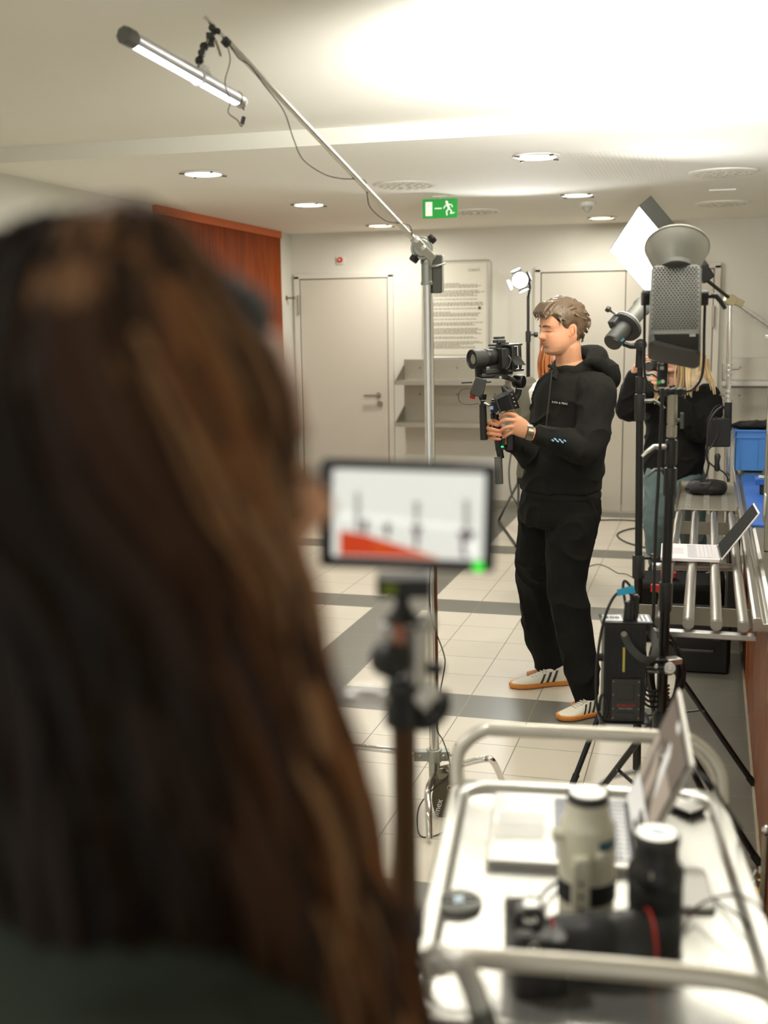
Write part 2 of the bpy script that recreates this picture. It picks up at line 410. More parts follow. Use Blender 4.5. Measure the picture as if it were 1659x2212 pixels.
a = MB(); a.lathe([(.036, -.028), (.034, -.045), (.018, -.066), (0, -.072)], (1.01, 1.83, ZC)); build(a, 'sensor_dome', mat('smoky_plastic', (170, 170, 160), .3), sd)
# exit sign
EX = Vector((.115, 1.03, 2.437)); ex = thing('exit_sign', 'green emergency exit sign with running figure hung from the ceiling', 'exit sign', (EX.x, EX.y, EX.z+.06))
exd = (pY(988, 428, 1.03)-pY(912, 431, 1.03)).normalized(); exx = Vector((1, .08, 0)).normalized()
ER = RM(exx, z=Vector((-.08*-1, -1, 0)))
def exP(u, v, n=.0): return EX+exx*u+Vector((0, 0, 1))*v+Vector((.08, -1, 0)).normalized()*n
a = MB(); a.box(EX, (.236, .124, .022), RM(exx, z=(.08, -1, 0))); build(a, 'sign_panel', MT['green'], ex, bevel=.002)
a = MB()
def poly(mb, pts, n, th=.002):
    k = len(pts); mb.add([exP(u, v, n) for u, v in pts]+[exP(u, v, n+th) for u, v in pts], [tuple(range(k)), tuple(range(2*k-1, k-1, -1))]+[(i, (i+1) % k, k+(i+1) % k, k+i) for i in range(k)])
poly(a, [(-.098, -.048), (-.052, -.048), (-.052, .044), (-.098, .044)], .011)
poly(a, [(-.036, -.004), (.012, -.004), (.012, .004), (-.036, .004)], .011)
build(a, 'door_symbol', MT['signw'], ex, smooth=0)
a = MB()
def limb(pts, w_):
    for (u0, v0), (u1, v1) in zip(pts, pts[1:]):
        d = Vector((u1-u0, v1-v0)); n_ = Vector((-d.y, d.x)).normalized()*w_/2; e = d.normalized()*w_*.3
        poly(a, [(u0-e.x+n_.x, v0-e.y+n_.y), (u1+e.x+n_.x, v1+e.y+n_.y), (u1+e.x-n_.x, v1+e.y-n_.y), (u0-e.x-n_.x, v0-e.y-n_.y)], .011)
poly(a, [(.046+.0095*math.cos(q), .040+.0095*math.sin(q)) for q in [i*math.pi/5 for i in range(10)]], .011)
limb([(.050, .028), (.061, .000)], .016); limb([(.052, .026), (.034, .014), (.026, .0)], .007); limb([(.056, .026), (.078, .022), (.084, .008)], .007)
limb([(.060, -.002), (.078, -.018), (.072, -.034), (.096, -.030)], .008); limb([(.058, -.004), (.044, -.022), (.048, -.044)], .009)
build(a, 'running_figure', MT['signw'], ex, smooth=0)
a = MB(); a.cyl((EX.x, EX.y, EX.z+.055), (EX.x, EX.y, ZC), .004); a.box((EX.x, EX.y, ZC-.004), (.1, .03, .008)); build(a, 'hanger', MT['white'], ex)
# fire alarm button
fa = thing('fire_alarm_button', 'small round red alarm button on the wall above the white door', 'alarm button', (-1.43, YB, 2.27))
a = MB(); a.rbox((-1.43, YB-.008, 2.27), (.075, .075, .016), .008, RM((1, 0, 0), z=(0, -1, 0))); build(a, 'back_plate', MT['frame'], fa)
a = MB(); a.cyl((-1.43, YB-.016, 2.272), (-1.43, YB-.034, 2.272), .026, .022); build(a, 'button', MT['red'], fa)
a = MB(); a.cyl((-1.43, YB-.034, 2.272), (-1.43, YB-.037, 2.272), .008); build(a, 'button_centre', MT['white'], fa)
# coat hook on the corner strip
hk = thing('coat_hook', 'short brass coat hook on the white corner strip beside the wood panelling', 'hook', (XL, 3.48, 1.93))
a = MB(); a.cyl((XL, 3.48, 1.93), (XL+.008, 3.48, 1.93), .022); a.cyl((XL, 3.48, 1.93), (XL+.075, 3.48, 1.93), .008); a.cyl((XL+.07, 3.48, 1.93), (XL+.08, 3.48, 1.93), .016); build(a, 'peg', mat('brass', (150, 125, 80), .4, .8), hk)
# notice in a rounded frame
x0, x1, z0, z1 = -.65, -.033, 1.375, 2.235
nf = thing('notice_board', 'large framed sheet of small print on the back wall behind the chrome pole', 'notice board', ((x0+x1)/2, YB, z0))
R_ = RM((1, 0, 0), z=(0, -1, 0)); ctr = Vector(((x0+x1)/2, 0, (z0+z1)/2))
a = MB(); a.rbox(ctr+Vector((0, YB-.004, 0)), (x1-x0, z1-z0, .008), .02, R_); build(a, 'backing', mat('notice_backing', (186, 184, 168), .5, var=.02), nf)
a = MB(); pts = []
for cx, cz, a0 in ((x1-.02, z1-.02, 0), (x0+.02, z1-.02, 90), (x0+.02, z0+.02, 180), (x1-.02, z0+.02, 270)):
    for k in range(6): q = math.radians(a0+18*k); pts.append((cx+.02*math.cos(q), YB-.010, cz+.02*math.sin(q)))
a.tube(pts, .007, 8, closed=True); build(a, 'frame_edge', MT['alu'], nf)
a = MB(); a.box(ctr+Vector((.015, YB-.009, 0)), (x1-x0-.09, .002, z1-z0-.05)); build(a, 'paper_sheet', mat('paper', (205, 201, 184), .7, var=.02), nf, smooth=0)
a = MB(); zz = z1-.20; rnd = random.Random(3)
while zz > z0+.07:
    L_ = rnd.uniform(.36, .47) if rnd.random() > .25 else rnd.uniform(.15, .3); x = x0+.09
    while x < x0+.09+L_:
        wd = rnd.uniform(.012, .035); a.box((x+wd/2, YB-.0105, zz), (wd, .001, .006)); x += wd+.006
    zz -= .0115 if rnd.random() > .22 else .030
build(a, 'printed_lines', mat('print_ink', (120, 118, 104), .8), nf, smooth=0)
a = MB(); a.box((x1-.09, YB-.0105, z1-.42), (.022, .001, .028)); build(a, 'printed_mark', mat('print_ink_dark', (70, 70, 60), .8), nf, smooth=0)
lettering('CARAT', .034, (x1-.14, YB-.0105, z1-.085), (1, 0, 0), (0, 0, 1), 'printed_heading', mat('print_ink_head', (95, 105, 90), .8), nf)
# stainless wall shelves on the back wall
def wall_shelf(xa, xb, label):
    t = thing('wall_shelf', label, 'wall shelf', ((xa+xb)/2, YB, .78), 'stainless wall shelves')
    a = MB(); a.box(((xa+xb)/2, YB-.006, 1.075), (xb-xa, .012, .57)); build(a, 'back_panel', MT['steel_d'], t, smooth=0, bevel=.002)
    for zs in (1.175, .80):
        b = MB(); b.box(((xa+xb)/2, YB-.18, zs), (xb-xa, .34, .006)); b.box(((xa+xb)/2, YB-.349, zs-.016), (xb-xa, .004, .038)); build(b, 'shelf_board', MT['steel'], t, smooth=0)
        for xx in (xa+.002, xb-.002):
            c = MB(); c.add([(xx-.002, YB-.01, zs), (xx-.002, YB-.35, zs), (xx-.002, YB-.01, zs+.14), (xx+.002, YB-.01, zs), (xx+.002, YB-.35, zs), (xx+.002, YB-.01, zs+.14)], [(0, 1, 2), (5, 4, 3), (0, 3, 4, 1), (1, 4, 5, 2), (2, 5, 3, 0)]); build(c, 'end_bracket', MT['steel_d'], t, smooth=0)
    s = MB()
    for xx in (xa+.15, (xa+xb)/2, xb-.15):
        for z in (1.28, 1.04): s.cyl((xx, YB-.012, z), (xx, YB-.016, z), .008)
    build(s, 'screws', MT['grey'], t)
wall_shelf(-.83, .17, 'two tier stainless wall shelf under the framed notice')
wall_shelf(1.99, 3.1, 'two tier stainless wall shelf at the right edge above the blue crate')
# ------------------------------------------------------------------ equipment
def P(x, y, H):
    """point of the room on pixel (x, y) at horizontal distance H in front of the camera"""
    d = ray(x, y); return CAM + d*(H/d.dot(FH))
Zv = Vector((0, 0, 1)); RH = _r0.copy()            # horizontal direction to the right of the picture
def part(name, m_, parent, fn, **k):
    a = MB(); fn(a); return build(a, name, m_, parent, **k)
def tpart(name, m_, parent, *a, **k):
    mb = MB(); mb.tube(*a, **k); return build(mb, name, m_, parent)
def cpart(name, m_, parent, p0, p1, r0, r1=None, n=20, **k):
    mb = MB(); mb.cyl(p0, p1, r0, r1, n); return build(mb, name, m_, parent, **k)
def knob(parent, p, d, s=1.0, name='knob'):
    d = Vector(d).normalized(); a = MB(); a.cyl(p, p+d*.03*s, .006*s)
    L = []
    for h in (0, .004, .018, .022):
        r = (.012 if h in (0, .022) else .015)*s
        A_, B_, _ = frame(d); L.append([p+d*(.024*s+h*s)+(A_*math.cos(q)+B_*math.sin(q))*(r*(1+.12*math.cos(6*q))) for q in [2*math.pi*i/24 for i in range(24)]])
    a.loops(L); return build(a, name, MT['black'], parent)
def lever(parent, p, d, s=1.0, m_='grey', name='clamp_lever'):
    d = Vector(d).normalized(); a = MB()
    a.tube([p, p+d*.02*s, p+d*.032*s+Zv*.002, p+d*.055*s-Zv*.014*s, p+d*.066*s-Zv*.024*s], [.010*s, .011*s, .009*s, .0075*s, .005*s], 10, flat=.7)
    return build(a, name, MT[m_], parent)

# ---- chrome boom stand in the middle
HC = 3.84
cs = thing('boom_stand', 'tall chrome studio stand with long boom arm in front of the framed notice', 'light stand', pZ(938, 1700, 0))
b0, b1 = P(938.5, 1640, HC), P(924, 600, HC)
cdir = (b1-b0).normalized()
def cp_(y): return b0+(b1-b0)*((1640-y)/(1640-600.))
cpart('pole', MT['chrome'], cs, cp_(1700), cp_(600), .0165, n=28)
part('lower_sleeve', MT['chrome'], cs, lambda a: (a.cyl(cp_(1640), cp_(990), .0178, n=28)))
part('pole_collar', MT['cast'], cs, lambda a: (a.cyl(cp_(612), cp_(560), .0205), a.cyl(cp_(615), cp_(608), .023), a.cyl(cp_(572), cp_(563), .023)), bevel=.001)
part('collar_clip', MT['cast'], cs, lambda a: a.tube([cp_(578)+RH*.012-FH*.02, cp_(578)+RH*.03-FH*.03, cp_(572)+RH*.055-FH*.012], [.009, .007, .005], 8, flat=.6))
part('swivel_neck', MT['steel_d'], cs, lambda a: (a.cyl(cp_(560), cp_(540), .012), a.cyl(cp_(556), cp_(550), .018)))
K = P(911, 536, HC-.02)
BE = P(441, 36, 3.34); bd = (BE-K).normalized()
part('grip_disc', MT['cast'], cs, lambda a: (a.cyl(K+FH*.012, K-FH*.010, .036, n=36), a.cyl(K-FH*.010, K-FH*.016, .030, .026, n=36)), bevel=.001)
part('arm_clamp', MT['alu'], cs, lambda a: (a.box(K-bd*.005-FH*.03, (.10, .026, .024), RM(bd, z=FH)), a.cyl(K+bd*.03-FH*.044, K+bd*.03-FH*.05, .009), a.cyl(K-bd*.005-FH*.044, K-bd*.005-FH*.05, .009)), bevel=.003)
for s_, q in ((1, (930, 519)), (-1, (897, 556))):
    knob(cs, P(*q, HC-.02)-(P(*q, HC-.02)-K).normalized()*.03, (P(*q, HC-.02)-K), 1.0, 'grip_knob')
bs = K-bd*.035-FH*.03
cpart('boom_arm', MT['chrome'], cs, bs, K+(BE-K)*.90, .0088, n=16)
cpart('boom_extension', MT['chrome'], cs, bs+Zv*.0, BE, .0062, n=16)
part('boom_collar', MT['black'], cs, lambda a: a.cyl(P(493, 96, 3.37+.0), P(484, 86, 3.36), .0125))
hub = cp_(1630)
part('leg_hub', MT['cast'], cs, lambda a: (a.cyl(hub+Zv*.022, hub-Zv*.022, .027), a.box(hub-RH*.045, (.05, .032, .036), RM(RH, z=Zv)), a.box(hub+RH*.035, (.035, .032, .036), RM(RH, z=Zv)), a.cyl(hub-Zv*.02, hub-Zv*.09, .020, .019),
     a.cyl(hub-RH*.05-FH*.015, hub-RH*.05-FH*.02, .007), a.cyl(hub+RH*.03-FH*.015, hub+RH*.03-FH*.022, .007), a.box(hub-Zv*.09+RH*.01, (.03, .03, .06), RM(RH, z=Zv), top=1.3)), bevel=.003)
part('hub_handle', MT['steel_d'], cs, lambda a: (a.cyl(hub+RH*.04, hub+RH*.075, .006), a.rbox(hub+RH*.078+Zv*.0, (.012, .014, .085), .003, None)))
L1 = pZ(752, 1612, hub.z-.0)
part('leg', MT['chrome'], cs, lambda a: a.tube(bez([hub-RH*.05, hub.lerp(L1, .5), L1, L1+(L1-hub).normalized()*.03-Zv*.012, pZ(715, 1640, .012)], 8), .0115, 14))
L2 = pZ(1045, 1640, hub.z-.01); hq = hub-Zv*.055+RH*.01
part('leg', MT['chrome'], cs, lambda a: a.tube(bez([hq, hq.lerp(L2, .55), L2, L2+(L2-hq).normalized()*.035-Zv*.02, pZ(1090, 1700, .012)], 8), .0115, 14))
L3 = hub-Zv*.085-FH*.16-RH*.03
part('leg', MT['chrome'], cs, lambda a: a.tube(bez([hub-Zv*.07, L3+Zv*.02, L3-FH*.08-Zv*.015, Vector((L3.x, L3.y, .012))-FH*.13], 8), .0115, 14))
# sandbag over the hub
sbp = P(957, 1722, HC-.06); sb = thing('sandbag', 'limp brown-grey sandbag hanging low on the chrome boom stand', 'sandbag', (sbp.x, sbp.y, 0))
def sbf(a):
    L = []
    for i in range(13):
        t = i/12; c = P(962-6*t+4*math.sin(3*t), 1672+104*t, HC-.07); wv = .036*(.55+.75*math.sin(math.pi*min(1, t*.9+.12)))
        L.append([c+RH*(wv*math.cos(q)*(1+.06*math.sin(5*q+t*8)))+FH*(.026*math.sin(q)*(1+.1*math.cos(3*q)))-Zv*(.01*math.sin(q*2)) for q in [2*math.pi*k/24 for k in range(24)]])
    a.loops(L)
part('bag', mat('sandbag_canvas', (88, 80, 62), .85, bump=.5, scale=120), sb, sbf, smooth=70)
part('strap', mat('bag_strap', (70, 64, 50), .8), sb, lambda a: a.tube(bez([P(958, 1655, HC-.05), P(975, 1668, HC-.06), P(985, 1700, HC-.07)], 6), [.012]*13, 8, flat=.25))
part('bag_ring', MT['steel_d'], sb, lambda a: a.torus(P(971, 1702, HC-.10), FH, .008, .0016, 16, 6))
lettering('walimex', .030, P(943, 1756, HC-.100), (Zv*.96+RH*.25), -RH, 'printed_name', MT['white'], sb)
# battery box strapped on the pole
bx = P(941, 592, HC+.0)
bt = thing('battery_pack', 'slim grey battery box clipped behind the top of the chrome pole', 'battery pack', bx-Zv*.06)
part('case', MT['grey'], bt, lambda a: a.box(bx+RH*.004, (.030, .036, .122), RM(RH, z=Zv)), bevel=.003)
part('front_cover', MT['alu'], bt, lambda a: a.box(bx+RH*.0225-FH*.002, (.007, .034, .118), RM(RH, z=Zv)), bevel=.002)
# tube light
T0, T1 = P(273, 78, 2.98), P(521, 219, 3.50)
td = (T1-T0).normalized()
tl = thing('tube_light', 'glowing LED tube light hanging tilted from the end of the boom arm', 'tube light', (T0+T1)/2)
ta = td.cross((CAM-T0).normalized()).normalized(); tb = td.cross(ta).normalized()   # tb roughly towards / away from camera
if ta.z > 0: ta = -ta
_w = (CAM-T0); _w = (_w-td*_w.dot(td)).normalized(); _dn = td.cross(_w); _dn = _dn if _dn.z < 0 else -_dn
ta = (_dn*math.sin(math.radians(102))+_w*math.cos(math.radians(102))).normalized(); tb = td.cross(ta)
def half(a, r, q0, q1, e0, e1, n=14):
    L = []
    for p in (T0+td*e0, T1-td*e1): L.append([p+ta*(r*math.cos(q))+tb*(r*math.sin(q)) for q in [math.radians(q0+(q1-q0)*k/n) for k in range(n+1)]]+[p])
    a.loops(L)
part('diffuser', emitmat('tube_glow', (236, 240, 255), 4.0), tl, lambda a: half(a, .0195, -88, 88, .03, .028))
part('aluminium_spine', mat('tube_spine', (205, 206, 214), .35, .6, var=.03), tl, lambda a: half(a, .0205, 88, 272, .03, .028))
part('end_cap', MT['grey'], tl, lambda a: a.loops([[T0+td*h+ta*(r*math.cos(q))+tb*(r*math.sin(q)) for q in [2*math.pi*k/8 for k in range(8)]] for r, h in ((.019, -.014), (.023, -.010), (.023, .024), (.021, .030))]), smooth=20)
part('end_cap', MT['alu'], tl, lambda a: a.loops([[T1-td*h+ta*(r*math.cos(q))+tb*(r*math.sin(q)) for q in [2*math.pi*k/20 for k in range(20)]] for r, h in ((.017, -.008), (.020, -.004), (.020, .026), (.019, .028))]))
part('cap_ring', MT['black'], tl, lambda a: a.torus(T1-td*.03, td, .0205, .0015, 24, 6))
tm = T0+(T1-T0)*.585
part('clip', mat('clear_clip', (222, 222, 218), .2, var=.02), tl, lambda a: (a.torus(tm, td, .0225, .0035, 20, 8), a.box(tm-ta*.028, (.02, .014, .02), RM(td, z=ta)), a.box(tm-ta*.024+td*.02, (.03, .01, .006), RM(td, z=ta))))
part('end_plug', MT['black'], tl, lambda a: (a.cyl(T1-td*.0, P(527, 238, 3.5), .0022), a.cyl(P(527, 252, 3.5), P(523, 268, 3.5), .006)))
ca = thing('clamp_arm', 'small black jointed arm and claw clamp holding the tube light to the boom tip', 'clamp', P(460, 75, 3.34))
Bq = P(462, 76, 3.35)
part('claw_clamp', MT['dgrey'], ca, lambda a: (a.torus(Bq, bd, .017, .007, 20, 8, 20, 320), a.box(Bq-Zv*.012-RH*.01, (.02, .022, .035), RM(RH, z=Zv)), a.ball(P(458, 60, 3.34), .010, 8)), bevel=.001)
part('clamp_handle', MT['steel_d'], ca, lambda a: a.cyl(P(466, 88, 3.32), P(477, 121, 3.31), .0035))
part('arm_link', MT['black'], ca, lambda a: (a.ball(P(441, 101, 3.33), .0125, 10), a.ball(P(431, 131, 3.30), .0125, 10), a.cyl(P(441, 101, 3.33), P(431, 131, 3.30), .008), a.cyl(P(436, 116, 3.31)-FH*.014, P(436, 116, 3.31)+FH*.01, .009)))
part('arm_stub', MT['steel_d'], ca, lambda a: (a.cyl(P(441, 99, 3.33), P(450, 86, 3.34), .004), a.cyl(P(431, 133, 3.30), P(428, 145, 3.28), .004)))
def Pb(x, y, off=.0):
    """point beside the boom arm"""
    t = min(1, max(0, (905-x)/(905-441.))); return P(x, y, HC-.05+(3.34-HC+.05)*t-off)
cable('power_cable', [Pb(*q, .02) for q in ((496, 96), (516, 126), (540, 142), (570, 183), (612, 238), (634, 300), (655, 345), (700, 376), (740, 386), (786, 389), (793, 420), (800, 448), (832, 476), (862, 482), (884, 487), (891, 508))], .0016, 'thin black cable drooping along the chrome boom arm')
cable('power_cable', [P(*q, 3.34) for q in ((489, 92), (497, 130), (486, 178), (497, 218), (493, 243), (513, 260), (521, 273), (526, 262))], .0015, 'thin black cable hanging from the boom tip down to the end of the tube light')
cable('power_cable', [P(*q, HC-.10) for q in ((932, 1180), (928, 1290), (935, 1345), (958, 1410), (961, 1440), (952, 1490), (944, 1570), (957, 1600), (970, 1640), (968, 1675), (935, 1705), (905, 1745))]+[pZ(905, 1800, .004), pZ(930, 1808, .004), pZ(962, 1795, .004)], .0022, 'thin black cable running down the chrome stand to the sandbag and floor')

# ---- black tripod stands
def tripod_stand(name, label, pts, rad, collars, hinge, feet, brace_z=.45, extra=None, col=None):
    """pts: pixels (y -> point) top and bottom of the centre tube"""
    top, bot = pts
    t = thing(name, label, 'light stand', (bot.x, bot.y, 0))
    for (a0, a1, r) in rad: cpart('pole', MT['blackm'], t, bot.lerp(top, a0), bot.lerp(top, a1), r, n=22)
    for (a0, a1, r) in collars:
        p, q = bot.lerp(top, a0), bot.lerp(top, a1)
        part('collar', MT['black'], t, lambda a: a.lathe([(r*.93, 0), (r, .004), (r, (q-p).length-.004), (r*.93, (q-p).length)], p, (q-p)), bevel=0)
    hz = hinge
    part('leg_collar', MT['black'], t, lambda a: a.lathe([(.020, -.03), (.026, -.02), (.026, .02), (.020, .03)], hz, Zv))
    low = hz.lerp(Vector((bot.x, bot.y, 0)), .62)
    part('brace_collar', MT['black'], t, lambda a: a.lathe([(.019, -.018), (.022, -.01), (.022, .01), (.019, .018)], low, Zv))
    for f in feet:
        d = (f-hz); dh = Vector((d.x, d.y, 0)).normalized(); st = hz+dh*.026
        lg = part('leg', MT['blackm'], t, lambda a: a.tube([st, f-d.normalized()*.03], .0105, 12))
        part('rubber_foot', MT['rubber'], lg, lambda a: a.tube([f-d.normalized()*.05, f], [.013, .012], 12))
        mid = st.lerp(f, .52)
        part('brace', MT['blackm'], t, lambda a: a.tube([low+dh*.02, mid], (.0085, .004), 8, ref=Zv))
        part('rivet', MT['steel_d'], lg, lambda a: a.cyl(mid-FH*.010, mid-FH*.014, .004))
    return t
HA, HB = 4.16, 3.45
aT, aB = P(1383, 790, HA), P(1375.5, 1668, HA)
def fr(y, T, B, yt, yb): return (yb-y)/(yb-yt)
fa_ = lambda y: fr(y, aT, aB, 790, 1668)
sA = tripod_stand('light_stand', 'black tripod stand with the small grey spotlight, left of the pair', (aT, aB),
    [(0, fa_(1210), .0155), (fa_(1215), fa_(870), .0135), (fa_(880), 1., .010)],
    [(fa_(1236), fa_(1187), .0225), (fa_(903), fa_(848), .020), (fa_(846), fa_(812), .0165)],
    P(1378, 1352, HA), [pZ(1234, 1700), pZ(1636, 1704), Vector((1.72, -1.93, 0))])
lever(sA, P(1392, 866, HA-.02), RH+FH*-.3, 1.1); lever(sA, P(1390, 808, HA-.02), RH+FH*-.3, 1.0); knob(sA, P(1391, 1205, HA-.01), RH, 1.0)
# small spotlight
sl = thing('spotlight', 'small grey spotlight with round flange tilted on the left black stand', 'spotlight', P(1383, 745, HA))
c0, c1 = P(1322, 740, HA-.05), P(1402, 645, HA+.10)
ld = (c1-c0).normalized()
la, lb_, _ = frame(ld)
part('lamp_housing', MT['dgrey'], sl, lambda a: a.lathe([(.0, -.004), (.030, -.002), (.033, .004), (.033, .115), (.028, .120), (.0, .121)], c0, ld, 32))
part('flange', MT['dgrey'], sl, lambda a: a.lathe([(.036, 0), (.058, .004), (.058, .014), (.040, .020)], c0+ld*.085, ld, 36))
part('flange_rim', MT['alu'], sl, lambda a: a.torus(c0+ld*.102, ld, .058, .003, 36, 8))
part('lens_barrel', MT['grey'], sl, lambda a: a.lathe([(.028, .0), (.030, .01), (.030, .09), (.034, .095), (.034, .12), (.0, .121)], c0+ld*.115, ld, 32))
part('side_bracket', MT['dgrey'], sl, lambda a: a.box(c0+ld*.07-lb_*.0+UP*.035-RT*.022, (.055, .03, .03), RM(ld, z=la)), bevel=.004)
sf = c0+ld*.05-FH*.0333
nrm = (CAM-sf).normalized()
part('label_sticker', MT['white'], sl, lambda a: a.box(c0+ld*.035-FH*.033+lb_*0-RT*.004, (.034, .0015, .016), RM(ld, z=RT.cross(ld).cross(ld))), smooth=0)
lettering('FORZA', .009, c0+ld*.035-FH*.0345-RT*.004, ld, ld.cross(FH), 'printed_label', MT['dgrey'], sl)
lettering('60', .018, c0+ld*.035-FH*.0345+RT*.012-Zv*.010, ld, ld.cross(FH), 'printed_number', mat('label_blue', (70, 150, 180), .5), sl)
part('adjust_screw', MT['chrome'], sl, lambda a: a.cyl(P(1338, 683, HA+.0), P(1320, 672, HA-.01), .0045))
knob(sl, P(1326, 676, HA), P(1312, 667, HA)-P(1326, 676, HA), .7)
part('yoke_arm', MT['black'], sl, lambda a: (a.tube([P(1346, 742, HA-.035), P(1362, 748, HA-.04), P(1384, 747, HA-.03)], [.009, .009, .012], 12), a.cyl(P(1384, 745, HA-.05), P(1384, 745, HA+.02), .0215), a.cyl(P(1384, 745, HA-.056), P(1384, 745, HA-.05), .010), a.cyl(P(1382, 752, HA), P(1381, 794, HA), .0125, .0145)), bevel=.001)

# stand B with the big lamp
bT, bB = P(1451, 945, HB), P(1424, 1640, HB); fb = lambda y: fr(y, bT, bB, 945, 1640)
sB = tripod_stand('light_stand', 'black tripod stand carrying the big perforated lamp, right of the pair', (bT, bB),
    [(0, fb(1280), .0165), (fb(1285), fb(1040), .0150), (fb(1045), 1., .0115)],
    [(fb(1312), fb(1250), .0205), (fb(1066), fb(1008), .0195), (fb(1002), fb(950), .018)],
    P(1428, 1556, HB), [pZ(1648, 1876), pZ(1262, 1752), Vector((1.96, -2.86, 0))])
lever(sB, P(1437, 965, HB-.01), -RH-FH*.2, 1.1, 'alu'); lever(sB, P(1430, 1015, HB-.01), -RH-FH*.4, .8, 'grey')
knob(sB, P(1436, 1285, HB+.01), FH, .8)
# big lamp, pointing up and away
el = math.radians(50); _FH = FH; FH = Vector((ray(1459, 650).x, ray(1459, 650).y, 0)).normalized(); _RH = RH; RH = FH.cross(Zv); ax = (FH*math.cos(el)+Zv*math.sin(el)).normalized(); nr = (Zv*math.cos(el)-FH*math.sin(el)).normalized()  # nr: face seen by the camera is -nr... 
nr = (-FH*math.sin(el)+Zv*math.cos(el)).normalized()
cB = P(1458.5, 668, HB); RB = Matrix((RH, nr.cross(RH)*-1, nr)).transposed()
bl = thing('studio_lamp', 'large grey studio lamp with perforated casing and round reflector bowl pointing at the ceiling', 'studio lamp', P(1451, 848, HB))
Wb, Lb, Tb = .142, .262, .085
def bp(u, v, n): return cB+RH*u+ax*v+nr*n
HP_ = mat('lamp_casing', (88, 88, 82), .5, .3, var=.05)
def casing(a):
    n = 6; r = .018; prof = []
    for cx, cz, a0 in ((Wb/2-r, Tb/2-r, 0), (-Wb/2+r, Tb/2-r, 90), (-Wb/2+r, -Tb/2+r, 180), (Wb/2-r, -Tb/2+r, 270)):
        for k in range(n+1): q = math.radians(a0+90*k/n); prof.append((cx+r*math.cos(q), cz+r*math.sin(q)))
    a.loops([[bp(x*s_, v, z*s_) for x, z in prof] for v, s_ in ((-.124, 1), (Lb/2-.006, 1), (Lb/2, .95))])
part('casing', HP_, bl, casing)
def tail(a):
    n = 6; r = .018; prof = []
    for cx, cz, a0 in ((Wb/2-r, Tb/2-r, 0), (-Wb/2+r, Tb/2-r, 90), (-Wb/2+r, -Tb/2+r, 180), (Wb/2-r, -Tb/2+r, 270)):
        for k in range(n+1): q = math.radians(a0+90*k/n); prof.append((cx+r*math.cos(q), cz+r*math.sin(q)))
    a.loops([[bp(x, -.124, z) for x, z in prof], [bp(x, -.150-.030*max(0, x+.05)/.12, z) for x, z in prof], [bp(x*.9, -.158-.030*max(0, x+.05)/.12, z*.85) for x, z in prof]])
part('tail_cover', MT['dgrey'], bl, tail)
part('glossy_inset', mat('gloss_black', (16, 16, 15), .08, var=0), bl, lambda a: a.add([bp(u, v, Tb/2+h) for h in (-.001, .002) for u, v in ((-.056, -.127), (.065, -.127), (.065, -.184), (.0, -.163), (-.050, -.146))], [(0, 1, 2, 3, 4), (9, 8, 7, 6, 5)]+[(i, (i+1) % 5, 5+(i+1) % 5, 5+i) for i in range(5)]), smooth=0)
lettering('500', .011, bp(.048, -.133, Tb/2+.0025), RH, ax, 'printed_badge', MT['white'], bl)
def holes(a):
    for j in range(27):
        for i in range(13):
            u = -.060+i*.0096+(.0048 if j % 2 else 0); v = Lb/2-.014-j*.0086
            a.add([bp(u+.0036*math.cos(q), v+.0034*math.sin(q), Tb/2+.0015) for q in [k*math.pi/3 for k in range(6)]], [(0, 1, 2, 3, 4, 5)])
part('perforation', mat('vent_dark', (34, 34, 30), .9), bl, holes, smooth=0)
def bowl(a):
    pr = [(.050, 0), (.056, .02), (.072, .045), (.088, .085), (.0915, .100), (.0945, .101), (.0945, .104), (.0905, .104), (.086, .085), (.070, .048), (.052, .022), (.0, .020)]
    A_, B_ = RH, nr; c = bp(0, Lb/2+.002, 0)
    a.loops([[c+ax*h+A_*(r*math.cos(q))+B_*(r*math.sin(q)) for q in [2*math.pi*k/56 for k in range(56)]] for r, h in pr])
part('reflector_bowl', mat('reflector_grey', (160, 160, 152), .45, .55, var=.03), bl, bowl, smooth=50)
part('bowl_mount', HP_, bl, lambda a: a.lathe([(.052, -.004), (.058, 0), (.058, .016), (.050, .022)], bp(0, Lb/2, 0), ax))
part('led_source', emitmat('led_source_glow', (255, 250, 240), 30), bl, lambda a: a.lathe([(.0, .0225), (.020, .0225), (.018, .026), (0, .027)], bp(0, Lb/2, 0), ax))
FH, RH = _FH, _RH
def yoke(a):
    L_ = [P(1393, 645, HB), P(1392, 720, HB), P(1392, 795, HB), P(1396, 822, HB), P(1408, 840, HB), P(1425, 846, HB), P(1480, 846, HB), P(1500, 838, HB), P(1515, 815, HB), P(1520, 780, HB), P(1521, 720, HB), P(1523, 650, HB)]
    a.tube(bez(L_, 5), .0042, 12)
part('yoke', MT['blackm'], bl, yoke)
for x_, sgn in ((1397, -1), (1518, 1)):
    part('pivot', MT['black'], bl, lambda a: (a.cyl(P(x_, 640, HB)-RH*.012, P(x_, 640, HB)+RH*.012, .019), a.box(P(x_, 645, HB)+RH*(.003*sgn), (.022, .03, .04), RM(RH, z=Zv))), bevel=.003)
part('tilt_lever', MT['black'], bl, lambda a: (a.cyl(P(1526, 640, HB), P(1537, 640, HB), .006), a.tube([P(1536, 638, HB-.005), P(1548, 640, HB-.01), P(1556, 650, HB-.012), P(1567, 667, HB-.014)], [.0085, .0085, .007, .006], 10)))
def grip(a):
    L = []
    for i in range(25):
        t = i/24; r = .0115+.0022*math.sin(t*math.pi*8)
        c = P(1423+58*t, 846, HB); L.append([c+Zv*(r*math.cos(q))+FH*(r*math.sin(q)) for q in [2*math.pi*k/18 for k in range(18)]])
    a.loops(L)
part('grip_bar', MT['black'], bl, grip, smooth=60)
